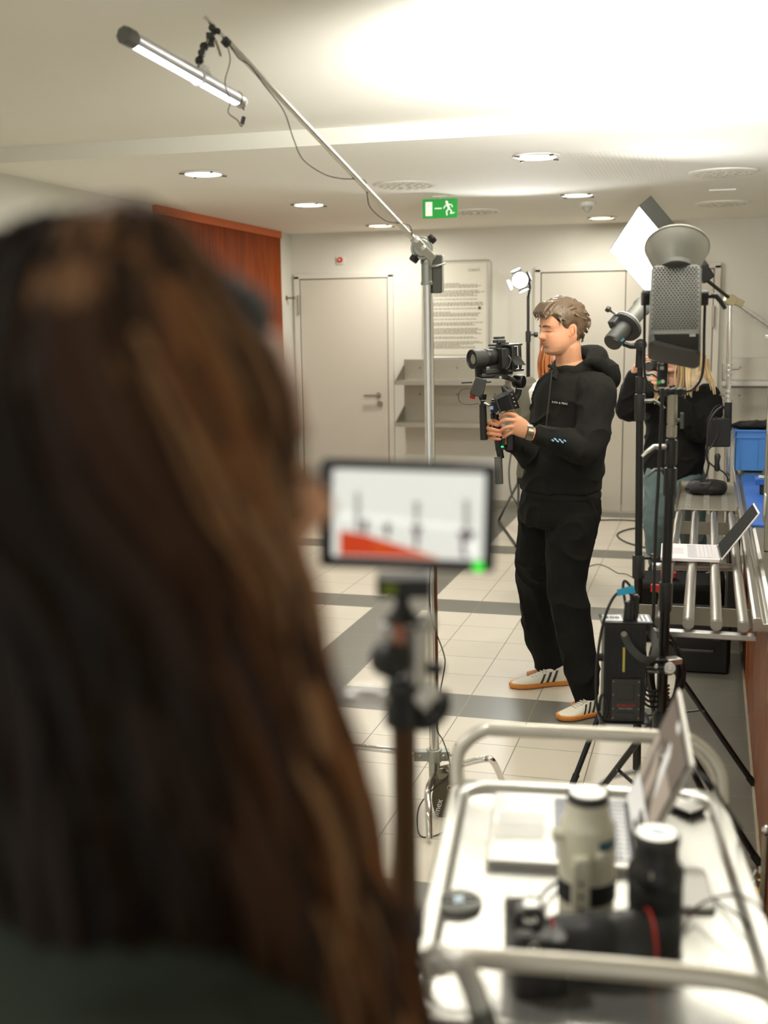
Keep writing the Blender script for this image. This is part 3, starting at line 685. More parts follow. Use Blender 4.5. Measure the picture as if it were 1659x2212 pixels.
part('spigot', MT['steel_d'], bl, lambda a: (a.cyl(P(1453, 852, HB), P(1452.5, 882, HB), .0145), a.cyl(P(1452, 870, HB), P(1451, 925, HB), .0125), a.cyl(P(1452.5, 882, HB), P(1451.7, 915, HB), .0150), a.cyl(P(1451.5, 920, HB), P(1450.5, 944, HB), .0152)), bevel=.0008)
part('spigot_knob', MT['grey'], bl, lambda a: (a.cyl(P(1459, 908, HB-.01), P(1471, 908, HB-.015), .0055), a.rbox(P(1473, 909, HB-.017), (.011, .011, .046), .004)))
part('power_plug', MT['blackm'], bl, lambda a: (a.rbox(P(1431, 810, HB-.07), (.029, .02, .070), .005, RM(RH, z=Zv)), a.cyl(P(1431, 786, HB-.07), P(1431, 774, HB-.06), .010)), bevel=.001)
part('plug_mark', MT['green'], bl, lambda a: a.cyl(P(1423.5, 826, HB-.081), P(1423.5, 826, HB-.0835), .0052))
part('plug_mark', MT['white'], bl, lambda a: a.cyl(P(1431.5, 824, HB-.081), P(1431.5, 824, HB-.0835), .0055))
part('plug_label', MT['alu'], bl, lambda a: (a.box(P(1430, 795, HB-.081), (.011, .001, .010), RM(RH, z=Zv)), a.box(P(1430, 786, HB-.081), (.010, .001, .004), RM(RH, z=Zv))), smooth=0)
cable('power_cable', [P(*q, HB-.06) for q in ((1431, 838), (1429, 900), (1425, 980), (1421, 1060), (1417, 1130), (1413, 1250), (1412, 1320), (1408, 1360), (1398, 1372))], .0052, 'thick black cable hanging down beside the big lamp stand into the power box')
lamp('SPOT', 'studio_lamp_light', bp(0, Lb/2+.075, 0), 360, (1, .98, .95), .06, bp(0, Lb/2+1, 0), spot_size=math.radians(150), spot_blend=1.0)
# power box
HPB = 3.33
pb0 = P(1346, 1445, HPB); pbR = RM((RH-FH*.10), z=Zv)
pb = thing('power_supply', 'black ribbed power box with strap and blue tape clamped to the right black stand', 'power supply', P(1346, 1552, HPB))
Xp, Yp = pbR.col[0], pbR.col[1]
def pp(u, n, v): return pb0+Xp*u-Yp*n+Zv*v        # n towards the camera
Wp, Hp, Dp = .122, .298, .09
part('case', MT['black'], pb, lambda a: a.box(pb0, (Wp, Dp, Hp), pbR), bevel=.002)
part('cooling_fins', MT['black'], pb, lambda a: [a.box(pp(-Wp/2+.006+i*.0058, Dp/2+.0015, .01 if not 8 <= i <= 11 else .03), (.0022, .004, Hp-.04), pbR) for i in range(20)], smooth=0)
for zz_, hh in ((Hp/2+.003, .006), (-Hp/2-.003, .005)):
    part('end_plate', MT['blackm'], pb, lambda a: a.box(pp(.004, 0, zz_), (Wp+.028, Dp+.012, hh), pbR), bevel=.0015)
part('yellow_strip', mat('yellow_strip', (196, 180, 90), .5), pb, lambda a: a.box(pp(-.004, Dp/2+.004, .043), (.0062, .002, .074), pbR), smooth=0)
part('battery_mount', MT['dgrey'], pb, lambda a: (a.box(pp(.004, Dp/2+.006, -.078), (.084, .008, .125), pbR), a.box(pp(.004, Dp/2+.011, -.055), (.046, .004, .045), pbR), a.box(pp(.004, Dp/2+.012, -.125), (.05, .006, .018), pbR)), bevel=.0015)
part('mount_screws', MT['steel_d'], pb, lambda a: [a.cyl(pp(u, Dp/2+.009, v), pp(u, Dp/2+.0115, v), .0022, n=8) for u in (-.033, .041) for v in (-.022, -.062, -.105, -.133)])
lettering('A-MOUNT', .0115, pp(.004, Dp/2+.0105, -.095), Xp, Zv, 'red_lettering', MT['red'], pb)
lettering('Battery Adapter', .0062, pp(.004, Dp/2+.0105, -.104), Xp, Zv, 'white_lettering', MT['alu'], pb)
part('top_panel', MT['alu'], pb, lambda a: (a.box(pp(-.035, .0, Hp/2+.0068), (.055, .075, .0015), pbR), a.box(pp(.052, .0, Hp/2+.0068), (.036, .08, .0015), pbR)), smooth=0)
lettering('500', .030, pp(-.036, 0, Hp/2+.0078), Xp, -Yp*-1, 'top_number', MT['black'], pb)
part('top_slots', MT['black'], pb, lambda a: [a.box(pp(.048+.012*(i % 2), -.025+.025*(i//2), Hp/2+.0080), (.006, .014, .001), pbR) for i in range(6)], smooth=0)
part('strap', mat('leather_strap', (52, 52, 48), .6), pb, lambda a: a.tube(bez([pp(-.006, Dp/2+.007, .122), pp(.012, Dp/2+.018, .085), pp(.045, Dp/2+.03, .055), pp(.075, Dp/2+.02, .052), pp(.088, Dp/2-.01, .075), pp(.080, -.02, .115), pp(.055, -.045, .14)], 7), (.0115, .0016), 8, ref=FH))
part('strap_button', MT['steel_d'], pb, lambda a: (a.cyl(pp(-.006, Dp/2+.006, .122), pp(-.006, Dp/2+.011, .122), .0085), a.cyl(pp(-.006, Dp/2+.011, .122), pp(-.006, Dp/2+.0135, .122), .003)))
part('side_knob', MT['black'], pb, lambda a: a.cyl(pp(-Wp/2, 0, .035), pp(-Wp/2-.012, 0, .035), .012))
part('corner_screw', MT['alu'], pb, lambda a: a.cyl(pp(-Wp/2-.004, Dp/2-.01, Hp/2+.006), pp(-Wp/2-.004, Dp/2-.01, Hp/2+.014), .006))
part('plug', MT['black'], pb, lambda a: (a.cyl(pp(.010, .012, Hp/2+.006), pp(.012, .012, Hp/2+.060), .0145, .013), a.cyl(pp(.030, -.012, Hp/2+.006), pp(.030, -.012, Hp/2+.075), .0125, .011), a.cyl(pp(.03, -.012, Hp/2+.06), pp(.03, -.012, Hp/2+.07), .014)))
part('clamp_bracket', MT['blackm'], pb, lambda a: (a.box(P(1418, 1446, HPB+.03), (.08, .02, .020), RM(RH, z=Zv)), a.box(P(1412, 1425, HPB+.07), (.075, .05, .012), RM(RH, z=Zv))), bevel=.002)
lettering('NANLITE', .0085, P(1411, 1451, HPB+.018), RH-Zv*.08, Zv, 'bracket_lettering', MT['alu'], pb)
part('bracket_knob', MT['alu'], pb, lambda a: (a.cyl(P(1445, 1447, HPB+.03), P(1447, 1443, HPB-.02), .017, .017), a.cyl(P(1447, 1443, HPB-.02), P(1447, 1443, HPB-.024), .008), a.cyl(P(1417, 1440, HPB+.015), P(1417, 1440, HPB+.01), .006)), bevel=.001)
part('silver_shoe', MT['alu'], pb, lambda a: a.box(P(1452, 1427, HPB+.09), (.05, .04, .018), RM(RH+FH*.3, z=Zv)), bevel=.003)
cable('power_cable', [pp(.012, .012, Hp/2+.055), P(1366, 1290, HPB-.02), P(1352, 1277, HPB-.03), P(1330, 1285, HPB-.03), P(1311, 1320, HPB-.04), P(1298, 1370, HPB-.04), P(1290, 1430, HPB-.04), P(1288, 1500, HPB-.04), P(1293, 1540, HPB-.04), P(1306, 1552, HPB-.04), P(1312, 1530, HPB-.04), P(1308, 1502, HPB-.04), P(1298, 1505, HPB-.04), P(1294, 1535, HPB-.035)], .0042, 'black cable arching from the power box top and looping down its left side')
cable('power_cable', [pp(.03, -.012, Hp/2+.07), P(1364, 1270, HPB+.03), P(1350, 1255, HPB+.04), P(1346, 1270, HPB+.04), P(1352, 1310, HPB+.02)], .0042, 'short black cable hooped behind the blue tape on the power box')
tpz = thing('cable_tape', 'bright blue tape flag wrapped on the cables above the power box', 'tape', P(1350, 1280, HPB-.03))
part('tape_flag', MT['tape'], tpz, lambda a: (a.add([P(1332, 1274, HPB-.036), P(1368, 1264, HPB-.04), P(1373, 1280, HPB-.038), P(1334, 1288, HPB-.036), P(1332, 1274, HPB-.0345), P(1368, 1264, HPB-.0385), P(1373, 1280, HPB-.0365), P(1334, 1288, HPB-.0345)], [(0, 1, 2, 3), (7, 6, 5, 4), (0, 4, 5, 1), (1, 5, 6, 2), (2, 6, 7, 3), (3, 7, 4, 0)])), smooth=0)
cc = MB(); rnd = random.Random(5); 
for k in range(7):
    cx, cy = 1437+rnd.uniform(-5, 5), 1452+rnd.uniform(-6, 6); rx, ry = 32+rnd.uniform(-4, 7), 72+rnd.uniform(-10, 10)
    cc.tube([P(cx+rx*math.cos(q), cy+ry*math.sin(q), HB+.05+.02*math.sin(q+k)) for q in [2*math.pi*i/28 for i in range(28)]], .0048, 8, closed=True)
tag(build(cc, 'coiled_cable', MT['cable']), 'big coil of thick black cable hung on the right black stand', 'cable')
cc = MB()
for k in range(4): cc.tube(bez([P(1385, 1478+k*10, HB), P(1400, 1492+k*11, HB-.01), P(1425, 1492+k*11, HB), P(1445, 1480+k*8, HB+.02)], 6), .0042, 8)
tag(build(cc, 'cable_loops', MT['cable']), 'black cable loops drooping between the power box and the right stand', 'cable')

# ---- square panel lamp on its boom (far right)
HPn = 6.35
pn = thing('panel_lamp', 'blindingly bright tilted rectangular panel lamp behind the big studio lamp', 'panel lamp', P(1410, 570, HPn))
qA, qB, qC, qD = P(1379, 444, HPn), P(1315, 540, HPn-.12), P(1446, 694, HPn-.02), P(1509, 598, HPn+.10)
qC = qB+(qD-qA)
back = ((P(1406, 421, HPn+.12)-qA))
def frust(a, f, k0, k1):
    A4 = [qA, qB, qC, qD]; c = sum(A4, Vector())/4
    lo = [c+(p-c)*f+back*k0 for p in A4]; hi = [c+(p-c)*f+back*k1 for p in A4]
    a.add(lo+hi, [(0, 1, 2, 3), (7, 6, 5, 4), (0, 4, 5, 1), (1, 5, 6, 2), (2, 6, 7, 3), (3, 7, 4, 0)])
part('housing', MT['grey'], pn, lambda a: frust(a, 1.0, .04, 1.0), smooth=0, bevel=.004)
part('light_panel', emitmat('panel_glow', (252, 253, 255), 9.0), pn, lambda a: frust(a, .97, .0, .05), smooth=0)
part('mount_block', MT['blackm'], pn, lambda a: a.box(P(1522, 592, HPn+.12), (.07, .06, .08), RM(RH+Zv*.7, z=Zv-RH*.7)), bevel=.006)
c2 = thing('boom_stand', 'far chrome boom stand at the right holding the bright panel lamp', 'light stand', pZ(1578, 1160, 0))
HD = 6.75
t0, t1 = P(1577, 640, HD), P(1568, 1180, HD)
def c2p(y): return t0.lerp(t1, (y-640)/540.)
cpart('pole', MT['chrome'], c2, c2p(1185), c2p(880), .0175); cpart('pole', MT['chrome'], c2, c2p(885), c2p(700), .0150); cpart('pole', MT['chrome'], c2, c2p(800), c2p(645), .0125)
for y0, y1, r in ((842, 838, .024), (853, 849, .024), (863, 858, .024), (786, 783, .021), (797, 794, .021), (808, 805, .021)): cpart('collar_ring', MT['alu'], c2, c2p(y0), c2p(y1), r)
part('grip_head', mat('brass_steel', (170, 160, 130), .35, .9), c2, lambda a: (a.cyl(c2p(648)-FH*.03, c2p(648)+FH*.03, .032), a.box(c2p(652)+RH*.04-FH*.01, (.07, .03, .04), RM(RH-Zv*.5, z=Zv))), bevel=.003)
cpart('boom_arm', MT['blackm'], c2, P(1520, 600, HPn+.12), c2p(645), .010); cpart('boom_arm', MT['chrome'], c2, c2p(645), P(1675, 712, HD-.05), .0105); cpart('boom_extension', MT['chrome'], c2, c2p(650), P(1690, 732, HD-.02), .0065)
part('clamp_lever', MT['steel_d'], c2, lambda a: (a.cyl(c2p(795), c2p(793)+RH*.06, .005), a.cyl(c2p(852), c2p(848)-RH*.05, .005)))
part('grip_tape', MT['rubber'], c2, lambda a: a.cyl(c2p(925), c2p(865), .0215), )
for f in (Vector((-.34, -.14, 0)), Vector((.03, -.33, 0)), Vector((.02, .36, 0))):
    g = Vector((c2p(1150).x, c2p(1150).y, 0)); part('leg', MT['chrome'], c2, lambda a: a.tube([g+Zv*.22, g+f*.85+Zv*.12, g+f+Zv*.012], .0115, 10))
bg = thing('hanging_battery', 'black battery box strapped on the far chrome stand beside the blue crate', 'battery pack', P(1552, 966, HD-.06))
part('case', MT['black'], bg, lambda a: a.box(P(1552, 934, HD-.06), (.125, .07, .165), RM(RH, z=Zv)), bevel=.008)
part('carry_strap', MT['rubber'], bg, lambda a: a.tube(bez([P(1530, 905, HD-.06), P(1545, 880, HD-.06), P(1562, 878, HD-.04), P(1574, 905, HD-.05)], 6), .005, 6))
cable('power_cable', [P(*q, HD-.12) for q in ((1560, 878), (1545, 890), (1533, 912), (1528, 955), (1526, 985), (1530, 1000), (1530, 1010), (1522, 1035), (1508, 1050), (1495, 1057))], .006, 'black cable hanging from the far chrome stand to the box on the tray rail')
cable('power_cable', [P(*q, HD-.14) for q in ((1547, 900), (1552, 930), (1540, 960), (1528, 975), (1529, 995), (1545, 1010), (1560, 1018), (1571, 1030), (1573, 1045))], .0045, 'second black cable looping past the far chrome pole')
part_ = thing('power_plug', 'small black inline connector dangling beside the far chrome pole', 'connector', P(1550, 1000, HD-.13))
part('plug_body', MT['black'], part_, lambda a: a.tube([P(1550, 980, HD-.13), P(1550, 985, HD-.13), P(1549, 1000, HD-.13), P(1549, 1012, HD-.13), P(1549, 1018, HD-.13)], [.010, .018, .013, .018, .010], 12))

# ---- bare bright lamp far behind the man
HS = 8.62
sS = thing('light_stand', 'slim black tripod stand far behind the camera operator with a glaring lamp on top', 'light stand', pZ(1141, 1185, 0))
cpart('pole', MT['blackm'], sS, P(1141, 640, HS), P(1141, 800, HS), .011); cpart('pole', MT['blackm'], sS, P(1141, 715, HS), P(1141, 1170, HS), .0155)
part('collar', MT['black'], sS, lambda a: a.cyl(P(1141, 738, HS), P(1141, 716, HS), .020)); knob(sS, P(1144, 723, HS-.01), RH, 1.3)
part('collar', MT['black'], sS, lambda a: a.cyl(P(1141, 1046, HS), P(1141, 1030, HS), .026))
for q in ((1077, 1126), (1222, 1160)):
    part('leg', MT['blackm'], sS, lambda a: a.tube([P(1141 if q[0] > 1141 else 1121, 1040, HS), pZ(*q)+Zv*.01], .011, 8))
part('leg', MT['blackm'], sS, lambda a: a.tube([pZ(1077, 1128)+Zv*.01, pZ(1115, 1182)+Zv*.01], .011, 8))
part('brace', MT['grey'], sS, lambda a: a.tube([P(1120, 1036, HS), P(1119.5, 1108, HS)], .009, 8))
part('cross_collar', MT['black'], sS, lambda a: a.box(P(1131, 1038, HS), (.10, .04, .05), RM(RH, z=Zv)))
SLp = P(1124, 605, HS-.08)
ss = thing('spotlight', 'glaring white spotlight on the slim stand beside the framed notice', 'spotlight', SLp)
sdir = (CAM+Vector((-.6, 0, -.3))-SLp).normalized()
part('lamp_housing', MT['dgrey'], ss, lambda a: a.lathe([(0, -.14), (.045, -.14), (.05, -.12), (.05, -.02), (.062, 0), (.062, .03), (.056, .03), (.054, .0)], SLp, sdir))
part('lens', emitmat('spot_glow', (250, 252, 255), 28), ss, lambda a: a.lathe([(0, .022), (.054, .018), (.054, .004), (0, .004)], SLp, sdir))
part('bracket', MT['blackm'], ss, lambda a: a.tube([SLp+RH*.06, SLp+RH*.07-Zv*.05, P(1141, 642, HS)], .009, 8))
for k in range(4):
    q = k*math.pi/2+.4; u = (RH*math.cos(q)+Zv*math.sin(q))
    part('barn_door', MT['dgrey'], ss, lambda a: a.box(SLp+u*.075+sdir*.05, (.075, .003, .07), RM(u.cross(sdir), z=(sdir+u*.35))))
lamp('SPOT', 'spotlight_light', SLp+sdir*.05, 32, (.96, .98, 1), .05, SLp+sdir, spot_size=math.radians(120), spot_blend=.5)
cable('power_cable', [P(*q, HS-.05) for q in ((1141, 900), (1112, 950), (1101, 1000), (1100, 1035), (1106, 1070), (1119, 1096))]+[pZ(1136, 1176, .006)], .006, 'grey cable hanging behind the camera operator by the left tripod', m_=mat('grey_cable', (84, 84, 76), .6))
# ------------------------------------------------------------------ people
def remeshed(mb, voxel, smooth=2):
    me = mb.mesh('src'); o = bpy.data.objects.new('src', me); COL.objects.link(o)
    md = o.modifiers.new('r', 'REMESH'); md.mode = 'VOXEL'; md.voxel_size = voxel; md.use_smooth_shade = True
    bpy.context.view_layer.update()
    out = bpy.data.meshes.new_from_object(o.evaluated_get(bpy.context.evaluated_depsgraph_get()))
    bpy.data.objects.remove(o); bpy.data.meshes.remove(me)
    n = len(out.vertices); co = np.empty(n*3); out.vertices.foreach_get('co', co); co = co.reshape(-1, 3)
    ed = np.empty(len(out.edges)*2, dtype=np.int64); out.edges.foreach_get('vertices', ed); ed = ed.reshape(-1, 2)
    deg = np.bincount(ed.ravel(), minlength=n).astype(float)[:, None]
    for _ in range(smooth):
        acc = np.zeros((n, 3))
        for k in range(3):
            acc[:, k] = np.bincount(ed[:, 0], co[ed[:, 1], k], n)+np.bincount(ed[:, 1], co[ed[:, 0], k], n)
        co = co*.4+.6*acc/np.maximum(deg, 1)
    out.vertices.foreach_set('co', co.ravel()); out.update()
    return out
def verts(me):
    co = np.empty(len(me.vertices)*3); me.vertices.foreach_get('co', co); return co.reshape(-1, 3)
def displace(me, fn):
    """fn(co, nrm) -> offsets"""
    co = verts(me); nr_ = np.empty(len(me.vertices)*3); me.vertices.foreach_get('normal', nr_); nr_ = nr_.reshape(-1, 3)
    co = co+nr_*fn(co, nr_)[:, None]; me.vertices.foreach_set('co', co.ravel()); me.update()
def folds(amp, f=(9, 9, 5), seed=0., sharp=2.0):
    def fn(co, nr_):
        out = np.empty(len(co))
        for i, (x, y, z) in enumerate(co):
            w_ = noise.noise((x*3+seed, y*3, z*3))*1.6
            v = 1-abs(noise.noise((x*f[0]+seed+w_, y*f[1]+w_, z*f[2]-seed)))*2
            out[i] = (max(v, -1)**3 if sharp > 1 else v)*amp+noise.noise((x*22, y*22, z*18+seed))*amp*.35
        return out
    return fn
def paint(me, base, spots=()):
    """own colours of the skin: (centre, radius, colour, strength)"""
    co = verts(me); c = np.tile(np.array(lin(base)), (len(co), 1))
    for p, r, col, s_ in spots:
        r = np.array(r if isinstance(r, (tuple, list)) else (r, r, r)); d = (((co-np.array(p))/r)**2).sum(1)
        w_ = (np.exp(-d*1.2)*s_)[:, None]; c = c*(1-w_)+np.array(lin(col))*w_
    at = me.color_attributes.new('tint', 'FLOAT_COLOR', 'POINT'); at.data.foreach_set('color', np.c_[c, np.ones(len(c))].ravel())
def interp(tab, z):
    for (a, va), (b, vb) in zip(tab, tab[1:]):
        if z <= b:
            t = (z-a)/(b-a); t = t*t*(3-2*t)*.5+t*.5; return va+(vb-va)*t
    return tab[-1][1]
FRONT = [(0, .20), (.03, .30), (.08, .352), (.13, .348), (.2, .352), (.3, .366), (.4, .368), (.48, .355), (.56, .385), (.66, .39), (.76, .365), (.86, .28), (.94, .17), (1, .0)]
BACK = [(0, .02), (.06, -.06), (.14, -.19), (.24, -.30), (.35, -.38), (.5, -.45), (.62, -.47), (.74, -.445), (.86, -.35), (.95, -.19), (1, .0)]
WIDE = [(0, .10), (.04, .17), (.1, .215), (.18, .25), (.28, .277), (.4, .295), (.5, .305), (.62, .325), (.74, .315), (.86, .245), (.95, .13), (1, .0)]
def gz(z, c, s): return math.exp(-((z-c)/s)**2)
def head_point(z, t, hair=0., nose=1.):
    """z 0..1 chin to crown, t angle from the face direction; units of head height"""
    f, b, w_ = interp(FRONT, z), interp(BACK, z), interp(WIDE, z)
    c = (f+b)/2; a = (f-b)/2; ct, st = math.cos(t), math.sin(t)
    e = .86 if ct > 0 else .95
    x = c+a*math.copysign(abs(ct)**e, ct); y = w_*math.copysign(abs(st)**.92, st)
    if ct > 0 and not hair:
        n = nose*(.082*gz(z, .350, .036)+.062*gz(z, .405, .05)+.046*gz(z, .475, .06)) if z > .35 else nose*(.094*gz(z, .350, .034))
        s_ = .052 if z < .40 else .034
        x += n*math.exp(-(y/s_)**2)
        x += .020*gz(z, .345, .03)*math.exp(-((abs(y)-.055)/.028)**2)
        x += (.034*gz(z, .245, .017)+.030*gz(z, .205, .018)-.012*gz(z, .226, .007))*math.exp(-(y/.085)**2)
        x += -.022*gz(z, .16, .022)*math.exp(-(y/.1)**2)+.018*gz(z, .075, .04)*math.exp(-(y/.09)**2)
        x += -.050*gz(z, .475, .045)*math.exp(-((abs(y)-.125)/.07)**2)+.034*gz(z, .468, .028)*math.exp(-((abs(y)-.125)/.048)**2)
        x += .018*gz(z, .56, .03)*math.exp(-((abs(y)-.11)/.09)**2)
        x += .012*gz(z, .38, .06)*math.exp(-((abs(y)-.17)/.06)**2)
    return Vector((x, y, z))
def face_dark(z, y): return 0
def head_mesh(mb, M, H, ears=True, nose=1.):
    nz, nt_ = 88, 96; L = []
    for i in range(nz+1):
        z = .0+(i/nz)**1.0; z = .004+.992*z
        L.append([M @ (head_point(z, 2*math.pi*k/nt_, nose=nose)*H) for k in range(nt_)])
    mb.loops(L)
    if ears:
        for s_ in (1, -1):
            c = Vector((-.045, s_*.312, .42)); pts = []
            for k in range(15):
                q = math.radians(-150+300*k/14); pts.append(M @ ((c+Vector((-.058*math.cos(q)-.012, s_*(.030-.030*math.cos(q)*-1), .112*math.sin(q)+.01*math.cos(q))))*H))
            mb.tube(pts, [.014*H*(.6+.6*math.sin(math.pi*k/14)) for k in range(15)], 8)
            mb.tube([M @ ((c+Vector(v)*1.0)*H) for v in ((-.005, -s_*.02, -.075), (-.01, s_*.006, -.03), (-.02, s_*.012, .03), (-.02, s_*.008, .06))], [.02*H, .028*H, .026*H, .015*H], 8)
def headM(origin, fwd, tilt=0., roll=0.):
    """origin at chin level on the head axis; tilt > 0 looks down"""
    f = Vector(fwd).normalized(); l = Zv.cross(f).normalized()
    f2 = f*math.cos(tilt)-Zv*math.sin(tilt); u2 = f2.cross(l)
    l2 = l*math.cos(roll)+u2*math.sin(roll); u3 = -l*math.sin(roll)+u2*math.cos(roll)
    M = Matrix((f2, l2, u3)).transposed().to_4x4(); M.translation = origin; return M
def limbs(mb, pts, rad, n=16, flat=1.0, ref=None):
    """tapered limb with rounded ends"""
    mb.tube(bez(pts, 5), [r for i, r in enumerate(resample(rad, 5))], n, flat=flat, ref=ref)
    mb.ball(pts[0], rad[0]*.98, 8); mb.ball(pts[-1], rad[-1]*.98, 8)
def resample(r, n):
    out = []
    for a, b in zip(r, r[1:]):
        for k in range(n): out.append(a+(b-a)*k/n)
    return out+[r[-1]]
def loft(mb, secs, n=36, pw=1.0):
    """secs: (centre, lateral vector, depth vector)"""
    C_ = bez([s[0] for s in secs], 4); A_ = bez([s[1] for s in secs], 4); B_ = bez([s[2] for s in secs], 4)
    mb.loops([[c+a*math.copysign(abs(math.cos(q))**pw, math.cos(q))+b*math.copysign(abs(math.sin(q))**pw, math.sin(q)) for q in [2*math.pi*k/n for k in range(n)]] for c, a, b in zip(C_, A_, B_)])
SKIN = attrmat('skin', .5, .4, sss=.08, bump=.05, scale=160)
HAIRM = attrmat('hair', .42, .45, bump=.6, scale=90)
def cloth_mat(name, rgb, sc=180, bump=.35, rough=.9): return mat(name, rgb, rough, var=.12, scale=sc, bump=bump, spec=.2)
BLK = cloth_mat('black_sweat_fabric', (29, 28, 25)); BLK2 = cloth_mat('black_trouser_fabric', (22, 22, 19))

# ================= the camera operator
HM = 4.93; PXM = 2503/HM*.985
bF = (-RH*math.cos(math.radians(30))-FH*math.sin(math.radians(30))).normalized(); bL = Zv.cross(bF).normalized()
man = None
footF, footN = pZ(1196, 1470), pZ(1268, 1540)
HF_, HN_ = (footF-CAM).dot(FH), (footN-CAM).dot(FH)
base = Vector(((footF.x+footN.x)/2, (footF.y+footN.y)/2, 0))
HG = HM-.20                                           # distance of the camera rig he holds
def torso(secs, k=1.0, H=HM):
    return [(P(x, y, H), bL*(w_*k), bF*(d*k)) for x, y, w_, d in secs]
TS = [(1238, 792, .085, .080), (1240, 806, .125, .090), (1238, 822, .172, .112), (1237, 850, .196, .130), (1236, 890, .200, .140), (1230, 935, .195, .142), (1222, 985, .188, .148), (1214, 1030, .183, .158), (1212, 1056, .182, .162)]
shL, elL, wrL = P(1287, 850, HM-.165), P(1270, 968, HM-.235), P(1153, 938, HG-.045)
shR, elR, wrR = P(1192, 850, HM+.165), P(1158, 985, HM-.00), P(1096, 947, HG+.055)
kF, aF = P(1158, 1275, HF_-.03), P(1194, 1440, HF_); kN, aN = P(1226, 1275, HN_+.02), P(1266, 1502, HN_)
hF, hN = P(1180, 1100, HM+.09), P(1236, 1102, HM-.07)
MH = headM(P(1217, 766, HM-.02), -RH*.965-FH*.26, math.radians(5)); HH = .228
def hand_left(mb):
    G = HG
    mb.tube([wrL, P(1140, 933, G-.045), P(1127, 925, G-.045), P(1114, 917, G-.045), P(1107, 914, G-.045)], [(.026, .020), (.030, .021), (.038, .019), (.040, .017), (.036, .014)], 16, ref=FH)
    for (pts, r) in (([(1116, 899, -.045), (1099, 893, -.047), (1087, 896, -.040), (1080, 903, -.022)], .0086), ([(1112, 909, -.052), (1095, 907, -.057), (1082, 913, -.046), (1076, 920, -.026)], .0090),
                     ([(1110, 921, -.052), (1096, 923, -.057), (1084, 929, -.046), (1079, 934, -.028)], .0085), ([(1113, 932, -.046), (1101, 936, -.050), (1092, 942, -.042), (1087, 945, -.026)], .0076),
                     ([(1130, 917, -.030), (1117, 900, -.018), (1104, 891, -.008), (1094, 888, -.004)], .0098)):
        mb.tube(bez([P(x, y, G+d) for x, y, d in pts], 4), resample([r*1.08, r*1.05, r*.98, r*.8], 4), 10); mb.ball(P(pts[-1][0], pts[-1][1], G+pts[-1][2]), r*.8, 6)
def hand_right(mb):
    G = HG
    mb.tube([wrR, P(1084, 942, G+.045), P(1074, 936, G+.038), P(1066, 928, G+.034), P(1062, 924, G+.030)], [(.024, .018), (.028, .017), (.036, .018), (.040, .016), (.034, .012)], 16, ref=FH)
    for (pts, r) in (([(1062, 914, .026), (1055, 913, .004), (1062, 914, -.024), (1074, 919, -.036)], .0088), ([(1060, 924, .028), (1052, 924, .004), (1061, 927, -.028), (1080, 931, -.040)], .0090),
                     ([(1060, 934, .028), (1053, 935, .004), (1062, 937, -.027), (1082, 940, -.038)], .0086), ([(1063, 943, .026), (1057, 945, .006), (1065, 947, -.022), (1080, 949, -.032)], .0078),
                     ([(1071, 920, .036), (1066, 909, .022), (1067, 907, -.004), (1076, 913, -.022)], .0095)):
        mb.tube(bez([P(x, y, G+d) for x, y, d in pts], 4), resample([r*1.08, r*1.05, r, r*.82], 4), 10); mb.ball(P(pts[-1][0], pts[-1][1], G+pts[-1][2]), r*.8, 6)
mb = MB()
head_mesh(mb, MH, HH)
nk0, nk1 = P(1234, 800, HM), MH @ (Vector((-.10, 0, .22))*HH)
mb.tube(bez([P(1236, 815, HM), nk0, P(1229, 780, HM), nk1, MH @ (Vector((-.16, 0, .36))*HH)], 5), [.072]*5+[.060]*5+[.055]*5+[.050]*6, 24)
loft(mb, torso(TS[1:], .80)); mb.ball(P(1208, 1080, HM), (.15, .12, .13), 14)
limbs(mb, [shL, elL, wrL], [.055, .042, .027]); limbs(mb, [shR, elR, wrR], [.055, .042, .026])
limbs(mb, [hF, kF, aF], [.075, .050, .034]); limbs(mb, [hN, kN, aN], [.060, .040, .030])
for a_, f_, tx in ((aF, footF, P(1118, 1480, HF_)), (aN, footN, P(1220, 1548, HN_))):
    g = Vector((f_.x, f_.y, .045)); t_ = Vector((tx.x, tx.y, .035)); mb.tube([a_, g, g.lerp(t_, .45)-Zv*.004, g.lerp(t_, .75)-Zv*.006], [.030, .026, .020, .014], 12)
hand_left(mb); hand_right(mb)
me = remeshed(mb, .0030, 2)
hp = lambda x, y, z: tuple(MH @ (Vector((x, y, z))*HH))
paint(me, (205, 150, 114), [(hp(.40, 0, .225), (.014, .032, .008), (180, 100, 86), .95), (hp(.36, 0, .268), (.020, .040, .0085), (104, 74, 52), .92), (hp(.34, 0, .13), (.03, .036, .022), (116, 86, 64), .8),
    (hp(.25, .2, .12), (.05, .05, .035), (176, 132, 102), .5), (hp(.28, .2, .36), .035, (222, 150, 118), .5), (hp(.48, 0, .35), .018, (222, 144, 116), .6), (hp(-.06, .32, .43), .032, (222, 134, 100), .8),
    (hp(.32, .125, .452), (.034, .026, .0034), (70, 46, 34), 1.0), (hp(.32, -.125, .452), (.030, .018, .0032), (92, 60, 44), .9),
    (tuple(P(1075, 930, HG-.03)), .035, (222, 142, 112), .7), (tuple(P(1092, 918, HG-.05)), .03, (224, 152, 122), .5)])
man = finish('person', me, SKIN, None, origin=(base.x, base.y, 0)); man['label'] = 'man in a black hoodie and white striped trainers steadying a camera gimbal with both hands'; man['category'] = 'person'
# brows
for s_ in (1, -1):
    part('eyebrow', attrmat('brow', .8) if False else mat('brow_hair', (96, 72, 52), .8, bump=.4, scale=200), man, lambda a: a.tube(bez([MH @ (Vector(v)*HH) for v in ((.378, s_*.05, .548), (.372, s_*.11, .562), (.345, s_*.165, .556), (.30, s_*.20, .535))], 4), resample([.0035, .0045, .004, .0018], 4), 8))
